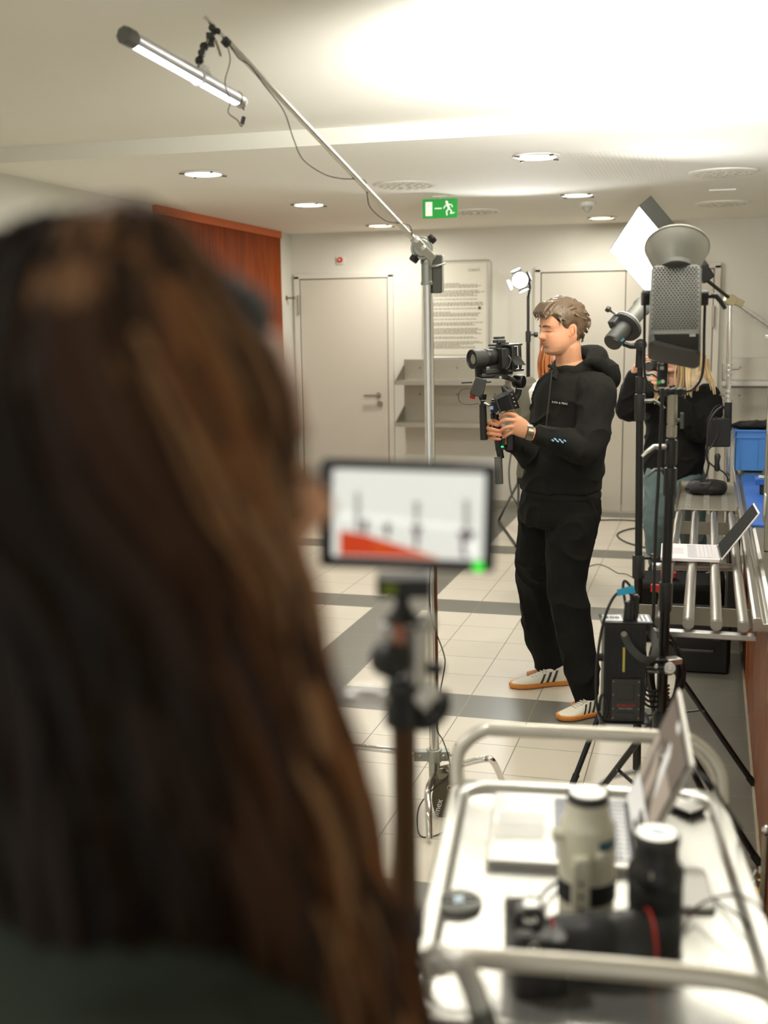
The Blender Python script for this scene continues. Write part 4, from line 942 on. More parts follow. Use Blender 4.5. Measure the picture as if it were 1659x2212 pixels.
# hoodie
mb = MB(); loft(mb, torso(TS, 1.0)); mb.ball(P(1212, 1062, HM), (.155, .155, .05), 14)
limbs(mb, [P(1275, 836, HM-.12), shL, shL.lerp(elL, .5)+RH*.006, elL, elL.lerp(wrL, .45), wrL.lerp(elL, .14)], [.070, .080, .072, .066, .056, .044])
limbs(mb, [P(1205, 836, HM+.12), shR, shR.lerp(elR, .5), elR, elR.lerp(wrR, .5), wrR.lerp(elR, .2)], [.068, .076, .070, .062, .052, .042])
for k in range(3): mb.ball(elL+RH*(.03-.02*k)+Zv*(.03*k), .045, 8)
me = remeshed(mb, .0052, 3); displace(me, folds(.009, (8, 8, 6), 3.1))
hood = finish('hoodie', me, BLK, man)
# neck opening is covered by the hood, drawn as a thick roll falling behind the neck
mb = MB()
NC = P(1238, 796, HM)
ring = []
for k in range(25):
    q = math.radians(-158+316*k/24); bk = (1-math.cos(q))/2          # q = 0 at the back of the neck
    ring.append((NC-bF*(.078*math.cos(q)+.02)+bL*(.098*math.sin(q))+Zv*(.040*(1-bk)-.038*bk+.012), .022+.026*(1-bk)))
mb.tube([p for p, r in ring], [(r*.95, r*1.1) for p, r in ring], 14)
HB0 = P(1290, 800, HM)
loft(mb, [(P(1279, 766, HM), bL*.030, bF*.022), (P(1290, 778, HM), bL*.085, bF*.045), (P(1297, 800, HM), bL*.110, bF*.052), (P(1303, 828, HM), bL*.092, bF*.045), (P(1306, 846, HM), bL*.04, bF*.02)])
mb.tube(bez([P(1266, 786, HM-.09), P(1291, 784, HM-.12), P(1309, 808, HM-.09), P(1315, 836, HM-.02)], 5), [.020]*5+[.027]*5+[.022]*6, 12)
me = remeshed(mb, .004, 3); displace(me, folds(.005, (10, 10, 8), 8.))
finish('hood', me, BLK, hood)
part('collar_stand', BLK, hood, lambda a: a.tube(bez([P(1187, 790, HM-.05), P(1196, 795, HM-.07), P(1202, 806, HM-.09), P(1196, 818, HM-.13)], 5), [(.012, .007)]*16, 10))
for q in (((1192, 800), (1187, 850), (1181, 905), (1177, 960)),): 
    part('zip', mat('zip_tape', (52, 50, 46), .6), hood, lambda a: a.tube(bez([P(x, y, HM-.150-.004*i) for i, (x, y) in enumerate(q)], 5), [.003]*16, 6))
# wrinkle piping of cuff and hem band
part('hem_band', BLK, hood, lambda a: loft(a, torso([(1214, 1050, .160, .140), (1213, 1058, .178, .158), (1213, 1070, .180, .160), (1213, 1078, .160, .145)])))
wd = (wrL-elL).normalized()
part('cuff', BLK, hood, lambda a: a.tube([wrL-wd*.050, wrL-wd*.03, wrL-wd*.008, wrL-wd*.004], [.036, .0405, .039, .034], 18))
wd2 = (wrR-elR).normalized()
part('cuff', BLK, hood, lambda a: a.tube([wrR-wd2*.045, wrR-wd2*.02, wrR-wd2*.004], [.036, .038, .034], 18))
# find the hoodie surface for the print
def on_surface(o, px, py):
    d = ray(px, py).normalized(); inv = o.matrix_world.inverted() if False else None
    org = CAM-Vector(o.location if not o.parent else man.location)
    ok, loc, nrm_, idx = o.ray_cast(org, d)
    return (loc+(CAM-org), nrm_) if ok else (P(px, py, HM-.15), -FH)
bpy.context.view_layer.update()
for i, ch in enumerate('SION & MUSE'):
    if ch == ' ': continue
    p_, n_ = on_surface(hood, 1194+i*3.1, 868.5+i*.40); n_ = (n_-FH*1.0).normalized()
    lettering(ch, .0105, p_+n_*.003, RH-Zv*.12, Zv, 'chest_print', MT['white'], hood)
for i in range(6):
    p_, n_ = on_surface(hood, 1191+i*5.2, 948+i*.9); p2_, _ = on_surface(hood, 1196+i*5.2, 951+i*.9+(-2 if i % 2 else 2)); 
    part('sleeve_print', mat('sleeve_blue', (150, 190, 222), .7) if i == 0 else bpy.data.materials['sleeve_blue'], hood, lambda a: a.tube([p_-FH*.004+Zv*(.004 if i % 2 else -.003), p2_-FH*.004], [.0035, .0035], 6))
# trousers
mb = MB()
loft(mb, [(P(1212, 1052, HM), bL*.168, bF*.145), (P(1212, 1075, HM), bL*.180, bF*.158), (P(1209, 1105, HM), bL*.182, bF*.160), (P(1205, 1130, HM), bL*.160, bF*.150)])
limbs(mb, [P(1176, 1105, HM+.08), P(1160, 1185, HM+.12), kF, P(1172, 1370, HF_-.01), P(1192, 1432, HF_), P(1196, 1450, HF_)], [.108, .094, .083, .080, .074, .056])
limbs(mb, [P(1236, 1110, HM-.07), P(1228, 1190, HM-.09), kN, P(1243, 1380, HN_+.01), P(1260, 1460, HN_), P(1265, 1502, HN_)], [.114, .100, .080, .080, .070, .050])
me = remeshed(mb, .006, 3); displace(me, folds(.010, (9, 9, 4), 12.))
tr = finish('trousers', me, BLK2, man)
part('ankle_cuff', BLK2, tr, lambda a: a.tube([P(1265, 1488, HN_), P(1266, 1496, HN_), P(1266, 1512, HN_), P(1266, 1516, HN_)], [.040, .049, .048, .042], 20))
part('ankle_cuff', BLK2, tr, lambda a: a.tube([P(1195, 1436, HF_), P(1196, 1444, HF_), P(1197, 1458, HF_), P(1197, 1461, HF_)], [.05, .062, .060, .052], 20))
# shoes
def shoe(heel, toe, side, parent, label_=None):
    d = (toe-heel); d.z = 0; Ls = d.length; d.normalize(); l = Zv.cross(d)
    def S(x, y, z): return Vector((heel.x, heel.y, 0))+d*(x*Ls)+l*(y*side)+Zv*z
    prof = [(-.02, .024, .0), (.0, .032, 0), (.12, .036, .0), (.3, .034, .001), (.5, .040, .0), (.68, .048, 0), (.84, .044, .0), (.95, .030, .002), (1.0, .012, .004)]
    so = MB(); out = [(x, w_) for x, w_, z in prof]
    bez_o = out
    ring = [S(x, w_, 0) for x, w_ in out]+[S(x, -w_, 0) for x, w_ in reversed(out)]
    so.loops([[p+Zv*.004 for p in ring], [p+(p-S(.5, 0, 0)).normalized()*.002+Zv*.008 for p in ring], [p+(p-S(.5, 0, 0)).normalized()*.003+Zv*.022 for p in ring], [p+Zv*.025 for p in ring]])
    up_ = MB()
    secs = [(-.01, .026, .085), (.06, .032, .092), (.2, .034, .088), (.33, .033, .080), (.45, .037, .070), (.6, .043, .054), (.75, .045, .040), (.88, .036, .032), (.97, .018, .028)]
    L_ = []
    for x, w_, h in secs:
        ringp = []
        for k in range(24):
            q = 2*math.pi*k/24; yy = w_*math.copysign(abs(math.cos(q))**.8, math.cos(q)); zz_ = math.sin(q)
            zz2 = .020+(h-.020)*(zz_ if zz_ > 0 else 0)**.8; yy *= (1-.38*max(0, zz_)**2*(h/.09))
            ringp.append(S(x, yy, zz2))
        L_.append(ringp)
    up_.loops(L_)
    r = build(up_, 'shoe', mat('shoe_leather', (224, 218, 200), .6, bump=.2), parent, smooth=60)
    build(so, 'sole', mat('gum_sole', (206, 134, 60), .55), r, smooth=50)
    for k in range(3):
        x0 = .30+k*.105
        for sgn in (1, -1):
            st = MB()
            for t in range(8):
                u0, u1 = t/8, (t+1)/8
                def SP(u, dx):
                    x = x0+dx-.085*u+.0; w_ = interp([(a, b) for a, b, c in secs], x); h = interp([(a, c) for a, b, c in secs], x); zz_ = u*.74; 
                    return S(x, sgn*(w_*math.sqrt(max(0, 1-zz_**2))**.8*(1-.38*zz_**2*(h/.09))+.0022), .022+(h-.020)*zz_**.8)
                st.add([SP(u0, 0), SP(u0, .045), SP(u1, .045), SP(u1, 0)], [(0, 1, 2, 3)])
            build(st, 'stripe', MT['dgrey'], r, smooth=0)
    lc = MB()
    for k in range(5):
        x = .42+k*.055; h = interp([(a, c) for a, b, c in secs], x); lc.tube([S(x, -.018, h-.002), S(x+.02, 0, h+.004), S(x, .018, h-.002)], .003, 6)
    build(lc, 'laces', MT['white'], r)
    return r
shoe(pZ(1230, 1476), pZ(1102, 1486), 1.0, man); shoe(pZ(1302, 1541), pZ(1205, 1556), 1.0, man)
# watch
part('wristwatch', mat('watch_band', (120, 112, 96), .35, .8), man, lambda a: a.tube([wrL+wd*.004, wrL+wd*.008, wrL+wd*.030, wrL+wd*.034], [.026, .0325, .0315, .026], 20, flat=.9))
part('watch_face', MT['alu'], man, lambda a: a.box(wrL+wd*.018-FH*.010+Zv*.030, (.026, .022, .010), RM(wd, z=Zv-FH*.3)), bevel=.003)
# hair
def cap_hair(mb, M, H, line, th, inner=.01, jitter=.0):
    nz, nt_ = 40, 64
    for sgn in (0,):
        grid = []
        for i in range(nz+1):
            row = []
            for k in range(nt_):
                t = 2*math.pi*k/nt_; z0_ = line(t if t <= math.pi else 2*math.pi-t); z = z0_+(1.0-z0_)*(i/nz)**.9
                z = min(z, .997); p = head_point(z, t, hair=1); c = Vector(((interp(FRONT, z)+interp(BACK, z))/2, 0, z*.6+.25)); d = (p-c).normalized()
                e = th(t if t <= math.pi else 2*math.pi-t, z)*min(1, .25+(i/nz)*6)
                row.append((p, d, e))
            grid.append(row)
        out = [[M @ ((p+d*e)*H) for p, d, e in r] for r in grid]; inn = [[M @ ((p-d*inner)*H) for p, d, e in r] for r in grid]
        L = list(reversed(inn))+out if False else inn[::-1]+out
        mb.loops(L)
def man_line(t):
    d = math.degrees(t)
    return interp([(0, .80), (35, .80), (52, .70), (62, .62), (70, .60), (76, .48), (86, .47), (93, .56), (104, .54), (114, .36), (130, .24), (180, .20)], d)
mb = MB(); cap_hair(mb, MH, HH, man_line, lambda t, z: (.035+.055*max(0, z-.6)/.4+.035*gz(z, .82, .12)*max(0, math.cos(t))) if z > .45 else .03)
rnd = random.Random(11)
for i in range(190):
    t = rnd.uniform(-math.pi, math.pi); z = man_line(abs(t))+(1-man_line(abs(t)))*rnd.random()**.8*.95
    p = head_point(min(z, .98), t, hair=1); c = Vector((-.05, 0, .45)); d = (p-c).normalized(); th_ = .05+.05*max(0, z-.6)
    fw_ = Vector((1, 0, 0)) if z > .75 else Vector((-.55, 0, -.85)); fw_ = (fw_-d*fw_.dot(d)).normalized(); side = d.cross(fw_)*rnd.uniform(-.5, .5)
    if 62 < abs(math.degrees(t)) < 118 and z < .68: continue
    q0 = p+d*th_*.4; q1 = p+d*th_*1.0+(fw_+side)*.09; q2 = p+d*(th_*.75)+(fw_+side)*(.19 if z > .7 else .13)-Vector((0, 0, .03 if z > .75 else 0))
    mb.tube([MH @ (q*HH) for q in (q0, q1, q2)], [.026*HH, .030*HH, .008*HH], 7, flat=.6)
for i in range(16):
    y = -.22+.44*i/15+rnd.uniform(-.01, .01); ph = .02*math.sin(i*2.1)
    mb.tube(bez([MH @ (Vector(v)*HH) for v in ((.12, y*.8, .98), (.30, y*.95, .93+ph), (.415, y, .82+ph), (.42+.02*math.sin(i), y*1.05, .74+ph*1.3))], 4), resample([.03*HH, .042*HH, .034*HH, .010*HH], 4), 8)
me = remeshed(mb, .0026, 1); displace(me, lambda co, n: np.array([noise.noise((x*60+z*30, y*60, z*60))*.0016 for x, y, z in co]))
paint(me, (84, 66, 46)); 
finish('hair', me, HAIRM, man)

# ---- camera on the gimbal
def G(x, y, d=0.): return P(x, y, HG+d)
def cyl_px(a, x0, y0, x1, y1, r0, r1=None, d0=0., d1=0., n=28): a.cyl(G(x0, y0, d0), G(x1, y1, d1), r0, r1, n)
cmr = thing('video_camera', 'black camera with a long wide lens mounted on top of the gimbal the man holds', 'camera', G(1080, 800))
lx = (G(1020, 776, -.035)-G(1072, 771, .02)).normalized()
lc0 = G(1072, 771, .02)
part('lens', MT['dgrey'], cmr, lambda a: a.lathe([(.030, 0), (.032, .012), (.034, .030), (.034, .060), (.0375, .072), (.0375, .100), (.0395, .104), (.0395, .118), (.037, .120), (.034, .112), (.0, .110)], lc0, lx, 40))
part('focus_ring', MT['black'], cmr, lambda a: a.lathe([(.0352, .035), (.0358, .037), (.0358, .055), (.0352, .057)], lc0, lx, 40))
part('front_glass', mat('lens_glass', (120, 116, 96), .05, var=0, coat=1.), cmr, lambda a: a.lathe([(0, .1125), (.022, .1118), (.031, .1105)], lc0, lx, 32))
part('glass_ring', MT['black'], cmr, lambda a: a.torus(lc0+lx*.113, lx, .0235, .0022, 32, 6))
cR = RM(lx, z=Zv)
def cb(u, v, w_): return G(1087, 772, .02)+cR.col[0]*u+cR.col[1]*v+cR.col[2]*w_
part('camera_body', MT['black'], cmr, lambda a: (a.rbox(cb(0, 0, -.002), (.066, .125, .088), .012, cR), a.box(cb(.0, 0, .046), (.05, .05, .028), cR, top=.75), a.box(cb(.02, .045, -.0), (.05, .03, .08), cR)), bevel=.003)
cs_ = 1 if cR.col[1].dot(FH) < 0 else -1         # side facing the picture's viewer
part('cage', mat('cage_metal', (60, 60, 56), .4, .6), cmr, lambda a: (a.box(cb(0, cs_*.070, -.002), (.012, .008, .098), cR), a.box(cb(-.034, cs_*.070, -.002), (.012, .008, .098), cR), a.box(cb(-.012, 0, .050), (.07, .146, .008), cR), a.box(cb(-.012, 0, -.052), (.075, .146, .010), cR)), bevel=.002)
part('cage_holes', MT['black'], cmr, lambda a: [a.cyl(cb(u, cs_*.0745, -.04+.0095*i), cb(u, cs_*.0755, -.04+.0095*i), .0028, n=8) for u in (0, -.034) for i in range(9)])
part('hot_shoe', MT['dgrey'], cmr, lambda a: (a.box(cb(.016, 0, .066), (.038, .04, .012), cR), a.box(cb(.016, 0, .080), (.032, .036, .010), cR), a.cyl(cb(.03, 0, .06), cb(.03, 0, .07), .01)), bevel=.001)
part('flip_screen', MT['black'], cmr, lambda a: a.add([G(*q) for q in ((1102, 771, -.03), (1122, 770, -.05), (1136, 789, -.09), (1113, 789, -.07), (1102, 769, -.024), (1122, 768, -.044), (1136, 787.5, -.084), (1113, 787, -.064))], [(0, 1, 2, 3), (7, 6, 5, 4), (0, 4, 5, 1), (1, 5, 6, 2), (2, 6, 7, 3), (3, 7, 4, 0)]), smooth=0, bevel=.001)
part('side_cable', MT['grey'], cmr, lambda a: a.tube(bez([G(1098, 768, -.05), G(1104, 776, -.055), G(1100, 790, -.055), G(1094, 798, -.05)], 5), .0022, 6))
part('base_plate', MT['dgrey'], cmr, lambda a: (a.box(G(1072, 800, .0), (.125, .04, .018), cR), a.box(G(1070, 809, .0), (.15, .035, .010), cR), a.box(G(1040, 797, .0), (.03, .03, .03), cR)), bevel=.002)
gm = thing('gimbal', 'black handheld gimbal with motors, side grips and green light held by the man', 'gimbal', G(1078, 1040))
part('lens_support', MT['blackm'], gm, lambda a: a.box(G(1034, 815, -.02), (.025, .016, .086), cR), bevel=.002)
part('roll_arm', MT['dgrey'], gm, lambda a: (a.box(G(1062, 813, -.01), (.13, .018, .016), RM(RH+Zv*-.03, z=Zv)), a.tube(bez([G(1086, 813, -.01), G(1098, 817, .0), G(1118, 824, .03)], 5), [(.012, .010)]*11, 12)), bevel=.002)
part('arm_knob', MT['alu'], gm, lambda a: a.cyl(G(1081, 815, -.03), G(1081, 815, -.035), .0055))
part('motor', MT['blackm'], gm, lambda a: (a.lathe([(0, -.022), (.024, -.022), (.027, -.016), (.027, .016), (.024, .022), (0, .022)], G(1121, 824, .03), (RH*.85-FH*.5), 32)), bevel=0)
part('motor', MT['blackm'], gm, lambda a: (a.lathe([(0, -.016), (.020, -.016), (.022, -.012), (.022, .012), (.020, .016), (0, .016)], G(1072, 871, .0), Zv, 32)), bevel=0)
part('pan_arm', MT['black'], gm, lambda a: a.tube(bez([G(1121, 840, .03), G(1116, 856, .03), G(1100, 870, .02), G(1080, 872, .01)], 5), [(.010, .014)]*16, 12))
part('handle', MT['blackm'], gm, lambda a: (a.tube([G(1068, 878, 0), G(1070, 900, 0), G(1075, 940, 0), G(1079, 972, 0)], [.0155, .0150, .0165, .0165], 20), a.cyl(G(1078, 968), G(1082, 990), .0145)), bevel=0)
part('control_head', MT['black'], gm, lambda a: (a.box(G(1068, 879, -.02), (.03, .04, .045), RM(RH, z=Zv)), a.cyl(G(1063, 893, -.02), G(1064, 905, -.02), .007)), bevel=.003)
part('control_screen', emitmat('tiny_screen', (110, 140, 190), .35), gm, lambda a: a.box(G(1062, 881, -.045), (.013, .002, .014), RM(RH, z=Zv)), smooth=0)
part('battery_grip', MT['black'], gm, lambda a: a.box(G(1086, 955, .0), (.016, .03, .062), RM(RH+Zv*.03, z=Zv)), bevel=.002)
for x_ in (1083.5, 1086.5):
    part('green_light', emitmat('green_led', (30, 230, 110), 2.0), gm, lambda a: a.box(G(x_, 965, -.016), (.0042, .002, .006), RM(RH, z=Zv)), smooth=0)
part('extension_grip', MT['grey'], gm, lambda a: a.tube([G(1076, 986), G(1077, 1010), G(1078.5, 1045)], [.0165, .0168, .0168], 20))
part('side_grip', MT['black'], gm, lambda a: (a.tube([G(1043, 873, .0), G(1043.5, 900), G(1045.5, 950)], [.0145, .0155, .0155], 20), a.cyl(G(1043, 865), G(1043, 874), .010)))
part('cross_bar', MT['steel_d'], gm, lambda a: a.tube([G(1040, 868, -.0), G(1056, 876, -.01), G(1066, 872, -.0)], [.007, .006, .006], 10))
part('rear_grip', MT['black'], gm, lambda a: (a.rbox(G(1103, 955, .0), (.03, .03, .065), .008)), bevel=.002)
tx_ = thing('wireless_transmitter', 'small grey transmitter box with two stub antennas on the gimbal front', 'transmitter', G(1034, 850, -.04))
tR = RM(RH*.95-Zv*.3, z=Zv*.95+RH*.3)
part('case', MT['dgrey'], tx_, lambda a: a.box(G(1034, 836, -.045), (.055, .022, .075), tR, top=.85), bevel=.004)
part('antenna', MT['black'], tx_, lambda a: a.cyl(G(1020, 826, -.04), G(997, 827, -.04), .0032)); part('antenna', MT['black'], tx_, lambda a: a.cyl(G(1046, 826, -.03), G(1061, 825, -.03), .0032))
part('red_pack', MT['red'], tx_, lambda a: a.box(G(1022, 852, -.03), (.022, .02, .036), tR), bevel=.003)
part('mount', MT['blackm'], tx_, lambda a: (a.cyl(G(1042, 852, -.04), G(1043, 864, -.04), .018, .014), a.torus(G(1041, 855, -.045), FH, .010, .002, 16, 6)))
cable('thin_cable', [G(1018, 840, -.05), G(998, 842, -.05), G(990, 855, -.05), G(994, 868, -.05), G(1010, 874, -.05), G(1034, 872, -.05)], .0013, 'thin looped lead at the front of the gimbal')
mo = thing('field_monitor', 'small black hooded field monitor tilted on the gimbal beside the man hands', 'monitor', G(1092, 890, -.05))
def quad_slab(a, pts, off):
    a.add([p for p in pts]+[p+off for p in pts], [(0, 1, 2, 3), (7, 6, 5, 4), (0, 4, 5, 1), (1, 5, 6, 2), (2, 6, 7, 3), (3, 7, 4, 0)])
part('screen_body', MT['black'], mo, lambda a: quad_slab(a, [G(1066, 858, -.05), G(1098, 849, -.06), G(1110, 884, -.06), G(1080, 890, -.05)], FH*.02), bevel=.002, smooth=0)
part('rear_housing', MT['blackm'], mo, lambda a: quad_slab(a, [G(1094, 835, -.05), G(1110, 843, -.02), G(1123, 881, -.02), G(1106, 886, -.05)], -RH*.02+FH*.03), bevel=.002, smooth=0)
part('housing_top', MT['dgrey'], mo, lambda a: quad_slab(a, [G(1085, 833, -.05), G(1094, 829, -.03), G(1111, 842, -.03), G(1099, 848, -.06)], Zv*-.012), bevel=.002, smooth=0)
part('sun_hood', MT['dgrey'], mo, lambda a: quad_slab(a, [G(1065, 857, -.05), G(1092, 845, -.05), G(1099, 850, -.09), G(1072, 863, -.09)], Zv*-.003), smooth=0)
part('sun_hood', MT['dgrey'], mo, lambda a: quad_slab(a, [G(1065, 857, -.05), G(1072, 863, -.09), G(1082, 893, -.09), G(1078, 890, -.05)], RH*.003), smooth=0)
part('screen_panel', mat('screen_dark', (12, 12, 11), .12, var=0), mo, lambda a: quad_slab(a, [G(1074, 863, -.061), G(1097, 856, -.066), G(1106, 882, -.066), G(1083, 887, -.061)], FH*.002), smooth=0)
part('side_buttons', MT['alu'], mo, lambda a: [a.box(G(1106+i*2.6, 852+i*8, -.055), (.006, .002, .004), RM(RH, z=Zv)) for i in range(4)], smooth=0)
part('mount_arm', MT['steel_d'], mo, lambda a: (a.ball(G(1092, 879, -.05), .010, 8), a.cyl(G(1098, 887, -.05), G(1110, 884, -.05), .004), a.cyl(G(1092, 879, -.05), G(1072, 893, -.03), .007)))
# ================= woman in the back, behind the operator
def simple_person(name, label, H, head, fwd, tilt, hh, torso_secs, lat, dep, arms, legs, voxel, skin, neck, grp=None):
    """one continuous body mesh; returns (object, head matrix)"""
    M = headM(head, fwd, tilt); mb = MB(); head_mesh(mb, M, hh)
    mb.tube(bez([neck, neck.lerp(M @ (Vector((-.08, 0, .1))*hh), .6), M @ (Vector((-.12, 0, .3))*hh)], 4), [.052]*4+[.046]*5, 16)
    loft(mb, [(c, lat*(a*.85), dep*(b*.85)) for c, a, b in torso_secs])
    for pts, rad in arms: limbs(mb, pts, [r*.72 for r in rad])
    for pts, rad in legs: limbs(mb, pts, [r*.72 for r in rad])
    me = remeshed(mb, voxel, 2)
    m4 = lambda v: tuple(M @ (Vector(v)*hh))
    paint(me, skin, [(m4((.40, 0, .225)), (.02, .03, .010), (190, 100, 90), .8), (m4((.32, -.125, .452)), (.03, .018, .004), (90, 60, 44), .8), (m4((.32, .125, .452)), (.03, .018, .004), (90, 60, 44), .8)])
    fz = min(v.z for p_, r_ in legs for v in p_) if legs else 0
    g = neck; o = finish(name, me, SKIN, None, origin=(g.x, g.y, 0)); o['label'] = label; o['category'] = 'person'
    return o, M
def garment(name, m_, parent, fn, voxel, fold=.006, seed=0., f=(9, 9, 6)):
    mb = MB(); fn(mb); me = remeshed(mb, voxel, 3)
    if fold: displace(me, folds(fold, f, seed))
    return finish(name, me, m_, parent)
def locks(mb, items, n=7, flat=.55):
    for pts, r, col in items:
        mb.tint = lin(col); P_ = bez(pts, 4); k = len(P_)
        mb.tube(P_, [r*(.35+.65*math.sin(math.pi*min(1, (i/(k-1))*.85+.12))**.6) for i in range(k)], n, flat=flat)
HR = 6.58
rf = (RH*.35-FH*.94).normalized(); rl = Zv.cross(rf)
hd0 = P(1201, 789, HR)
sec = [(P(1200, 818, HR), .10, .07), (P(1198, 835, HR), .19, .10), (P(1197, 870, HR), .195, .12), (P(1196, 930, HR), .165, .11), (P(1196, 985, HR), .18, .12), (P(1196, 1030, HR), .19, .12)]
rs, re_, rw = P(1140, 838, HR), P(1132, 925, HR+.03), P(1150, 985, HR-.12)
rs2, re2, rw2 = P(1256, 838, HR), P(1262, 925, HR+.03), P(1240, 985, HR-.12)
gz_ = pZ(1180, 1222); gz2 = pZ(1215, 1224)
red, MR = simple_person('person', 'red-haired woman in grey cardigan and white top, half hidden behind the man', HR, hd0, rf, .05, .22, sec, rl, rf,
    [([rs, re_, rw], [.055, .045, .032]), ([rs2, re2, rw2], [.055, .045, .032])],
    [([P(1182, 1020, HR), P(1181, 1120, HR), Vector((gz_.x, gz_.y, .05))], [.09, .065, .045]), ([P(1212, 1020, HR), P(1212, 1120, HR), Vector((gz2.x, gz2.y, .05))], [.09, .065, .045])], .006, (226, 172, 146), P(1200, 822, HR))
garment('white_top', cloth_mat('white_knit', (222, 220, 210)), red, lambda a: loft(a, [(c, rl*(x*.89), rf*(y*1.10)) for c, x, y in sec]), .008, .004)
crd = cloth_mat('grey_cardigan_knit', (104, 100, 88))
def card(a):
    for s_, S_ in ((-1, (rs, re_, rw)), (1, (rs2, re2, rw2))):
        limbs(a, list(S_), [.066, .056, .044])
    for s_ in (-1, 1):
        a.tube(bez([P(1198+s_*38, 828, HR-.0), P(1198+s_*52, 870, HR-.03), P(1198+s_*54, 930, HR-.03), P(1197+s_*56, 1000, HR-.03)], 5), [(.026, .070)]*16, 16)
    loft(a, [(c-rf*.035+Zv*(.012 if i == 0 else 0), rl*(x*1.12), rf*(y*.90)) for i, (c, x, y) in enumerate(sec[1:])])
garment('cardigan', crd, red, card, .009, .006, 4.)
garment('trousers', cloth_mat('dark_denim', (44, 48, 56)), red, lambda a: [limbs(a, p_, r_) for p_, r_ in (([P(1182, 1020, HR), P(1181, 1120, HR), Vector((gz_.x, gz_.y, .05))], [.10, .075, .055]), ([P(1212, 1020, HR), P(1212, 1120, HR), Vector((gz2.x, gz2.y, .05))], [.10, .075, .055]))], .010, .005, 2.)
for g in (gz_, gz2): part('shoe', MT['dgrey'], red, lambda a: a.tube([g+Zv*.035-rf*.06, g+Zv*.035+rf*.05, g+Zv*.028+rf*.14], [.035, .038, .025], 12))
rnd = random.Random(21); it = []
for i in range(150):
    t = rnd.uniform(-math.pi, math.pi)
    if abs(t) < 1.05: continue
    z0_ = rnd.uniform(.62, .98); p = head_point(z0_, t, hair=1); q = head_point(.45, t, hair=1)*1.06; q.z = .45
    e = Vector((q.x*1.02, q.y*1.15, rnd.uniform(-.45, -.15))); wv = rnd.uniform(-.05, .05)
    c = rnd.choice([(150, 80, 36), (176, 104, 54), (128, 66, 30), (190, 122, 70)])
    it.append(([MR @ (v*.22) for v in (p*.99, (p*1.0+q)/2*1.07, q, q.lerp(e, .5)+Vector((wv, wv, 0)), e)], .0105, c))
mb = MB(); locks(mb, it); mb.tint = lin((150, 76, 32)); cap_hair(mb, MR, .22, lambda t: interp([(0, .8), (40, .78), (60, .5), (90, .2), (180, .1)], math.degrees(t)), lambda t, z: .045)
build(mb, 'hair', HAIRM, red, smooth=60)

# ================= blonde woman photographing, right
HL = 7.22
bf = (-RH*.62-FH*.78).normalized(); blt = Zv.cross(bf)
bsec = [(P(1462, 832, HL), .11, .08), (P(1464, 850, HL), .195, .11), (P(1464, 880, HL), .21, .125), (P(1460, 930, HL), .195, .125), (P(1456, 985, HL), .19, .13), (P(1452, 1020, HL), .18, .125)]
la_, lb2, lc_ = P(1398, 852, HL+.05), P(1358, 882, HL-.12), P(1370, 806, HL-.22)
ra_, rb_, rc_ = P(1528, 858, HL-.05), P(1512, 930, HL-.22), P(1440, 842, HL-.30)
fA, fB = pZ(1428, 1258), pZ(1512, 1262)
bh0 = P(1458, 803, HL-.02)
jl = [([P(1432, 1030, HL), P(1420, 1150, HL-.03), Vector((fA.x, fA.y, .06))], [.115, .082, .062]), ([P(1482, 1030, HL), P(1494, 1150, HL-.03), Vector((fB.x, fB.y, .06))], [.115, .082, .062])]
blo, ML = simple_person('person', 'blonde woman in a black sweater and blue jeans lifting a small camera to her face', HL, bh0, bf, .12, .225, bsec, blt, bf,
    [([la_, lb2, lc_], [.06, .05, .034]), ([ra_, rb_, rc_], [.06, .05, .034])], jl, .006, (226, 176, 148), P(1462, 834, HL))
blk3 = cloth_mat('black_sweater_knit', (24, 24, 22))
def swe(a):
    loft(a, [(c, blt*(x*1.0), bf*(y*1.08)) for c, x, y in bsec]+[(P(1452, 1034, HL), blt*.165, bf*.13)])
    limbs(a, [la_, la_.lerp(lb2, .5), lb2, lc_.lerp(lb2, .12)], [.085, .080, .078, .050]); limbs(a, [ra_, ra_.lerp(rb_, .5), rb_, rb_.lerp(rc_, .9)], [.085, .085, .080, .046])
    a.ball(P(1525, 885, HL-.05), (.10, .10, .13), 12)
sw = garment('sweater', blk3, blo, swe, .008, .010, 7., (8, 8, 7))
part('neckline', blk3, sw, lambda a: a.torus(P(1461, 833, HL-.02), Zv+bf*.3, .072, .014, 24, 8))
garment('jeans', cloth_mat('blue_denim', (104, 122, 122)), blo, lambda a: ([limbs(a, p_, r_) for p_, r_ in jl], loft(a, [(P(1454, 1008, HL), blt*.165, bf*.12), (P(1455, 1040, HL), blt*.185, bf*.14), (P(1457, 1062, HL), blt*.17, bf*.13)])), .009, .008, 5.)
for g in (fA, fB): part('shoe', MT['black'], blo, lambda a: a.tube([g+Zv*.04-bf*.06, g+Zv*.04+bf*.05, g+Zv*.03+bf*.15], [.038, .042, .026], 12))
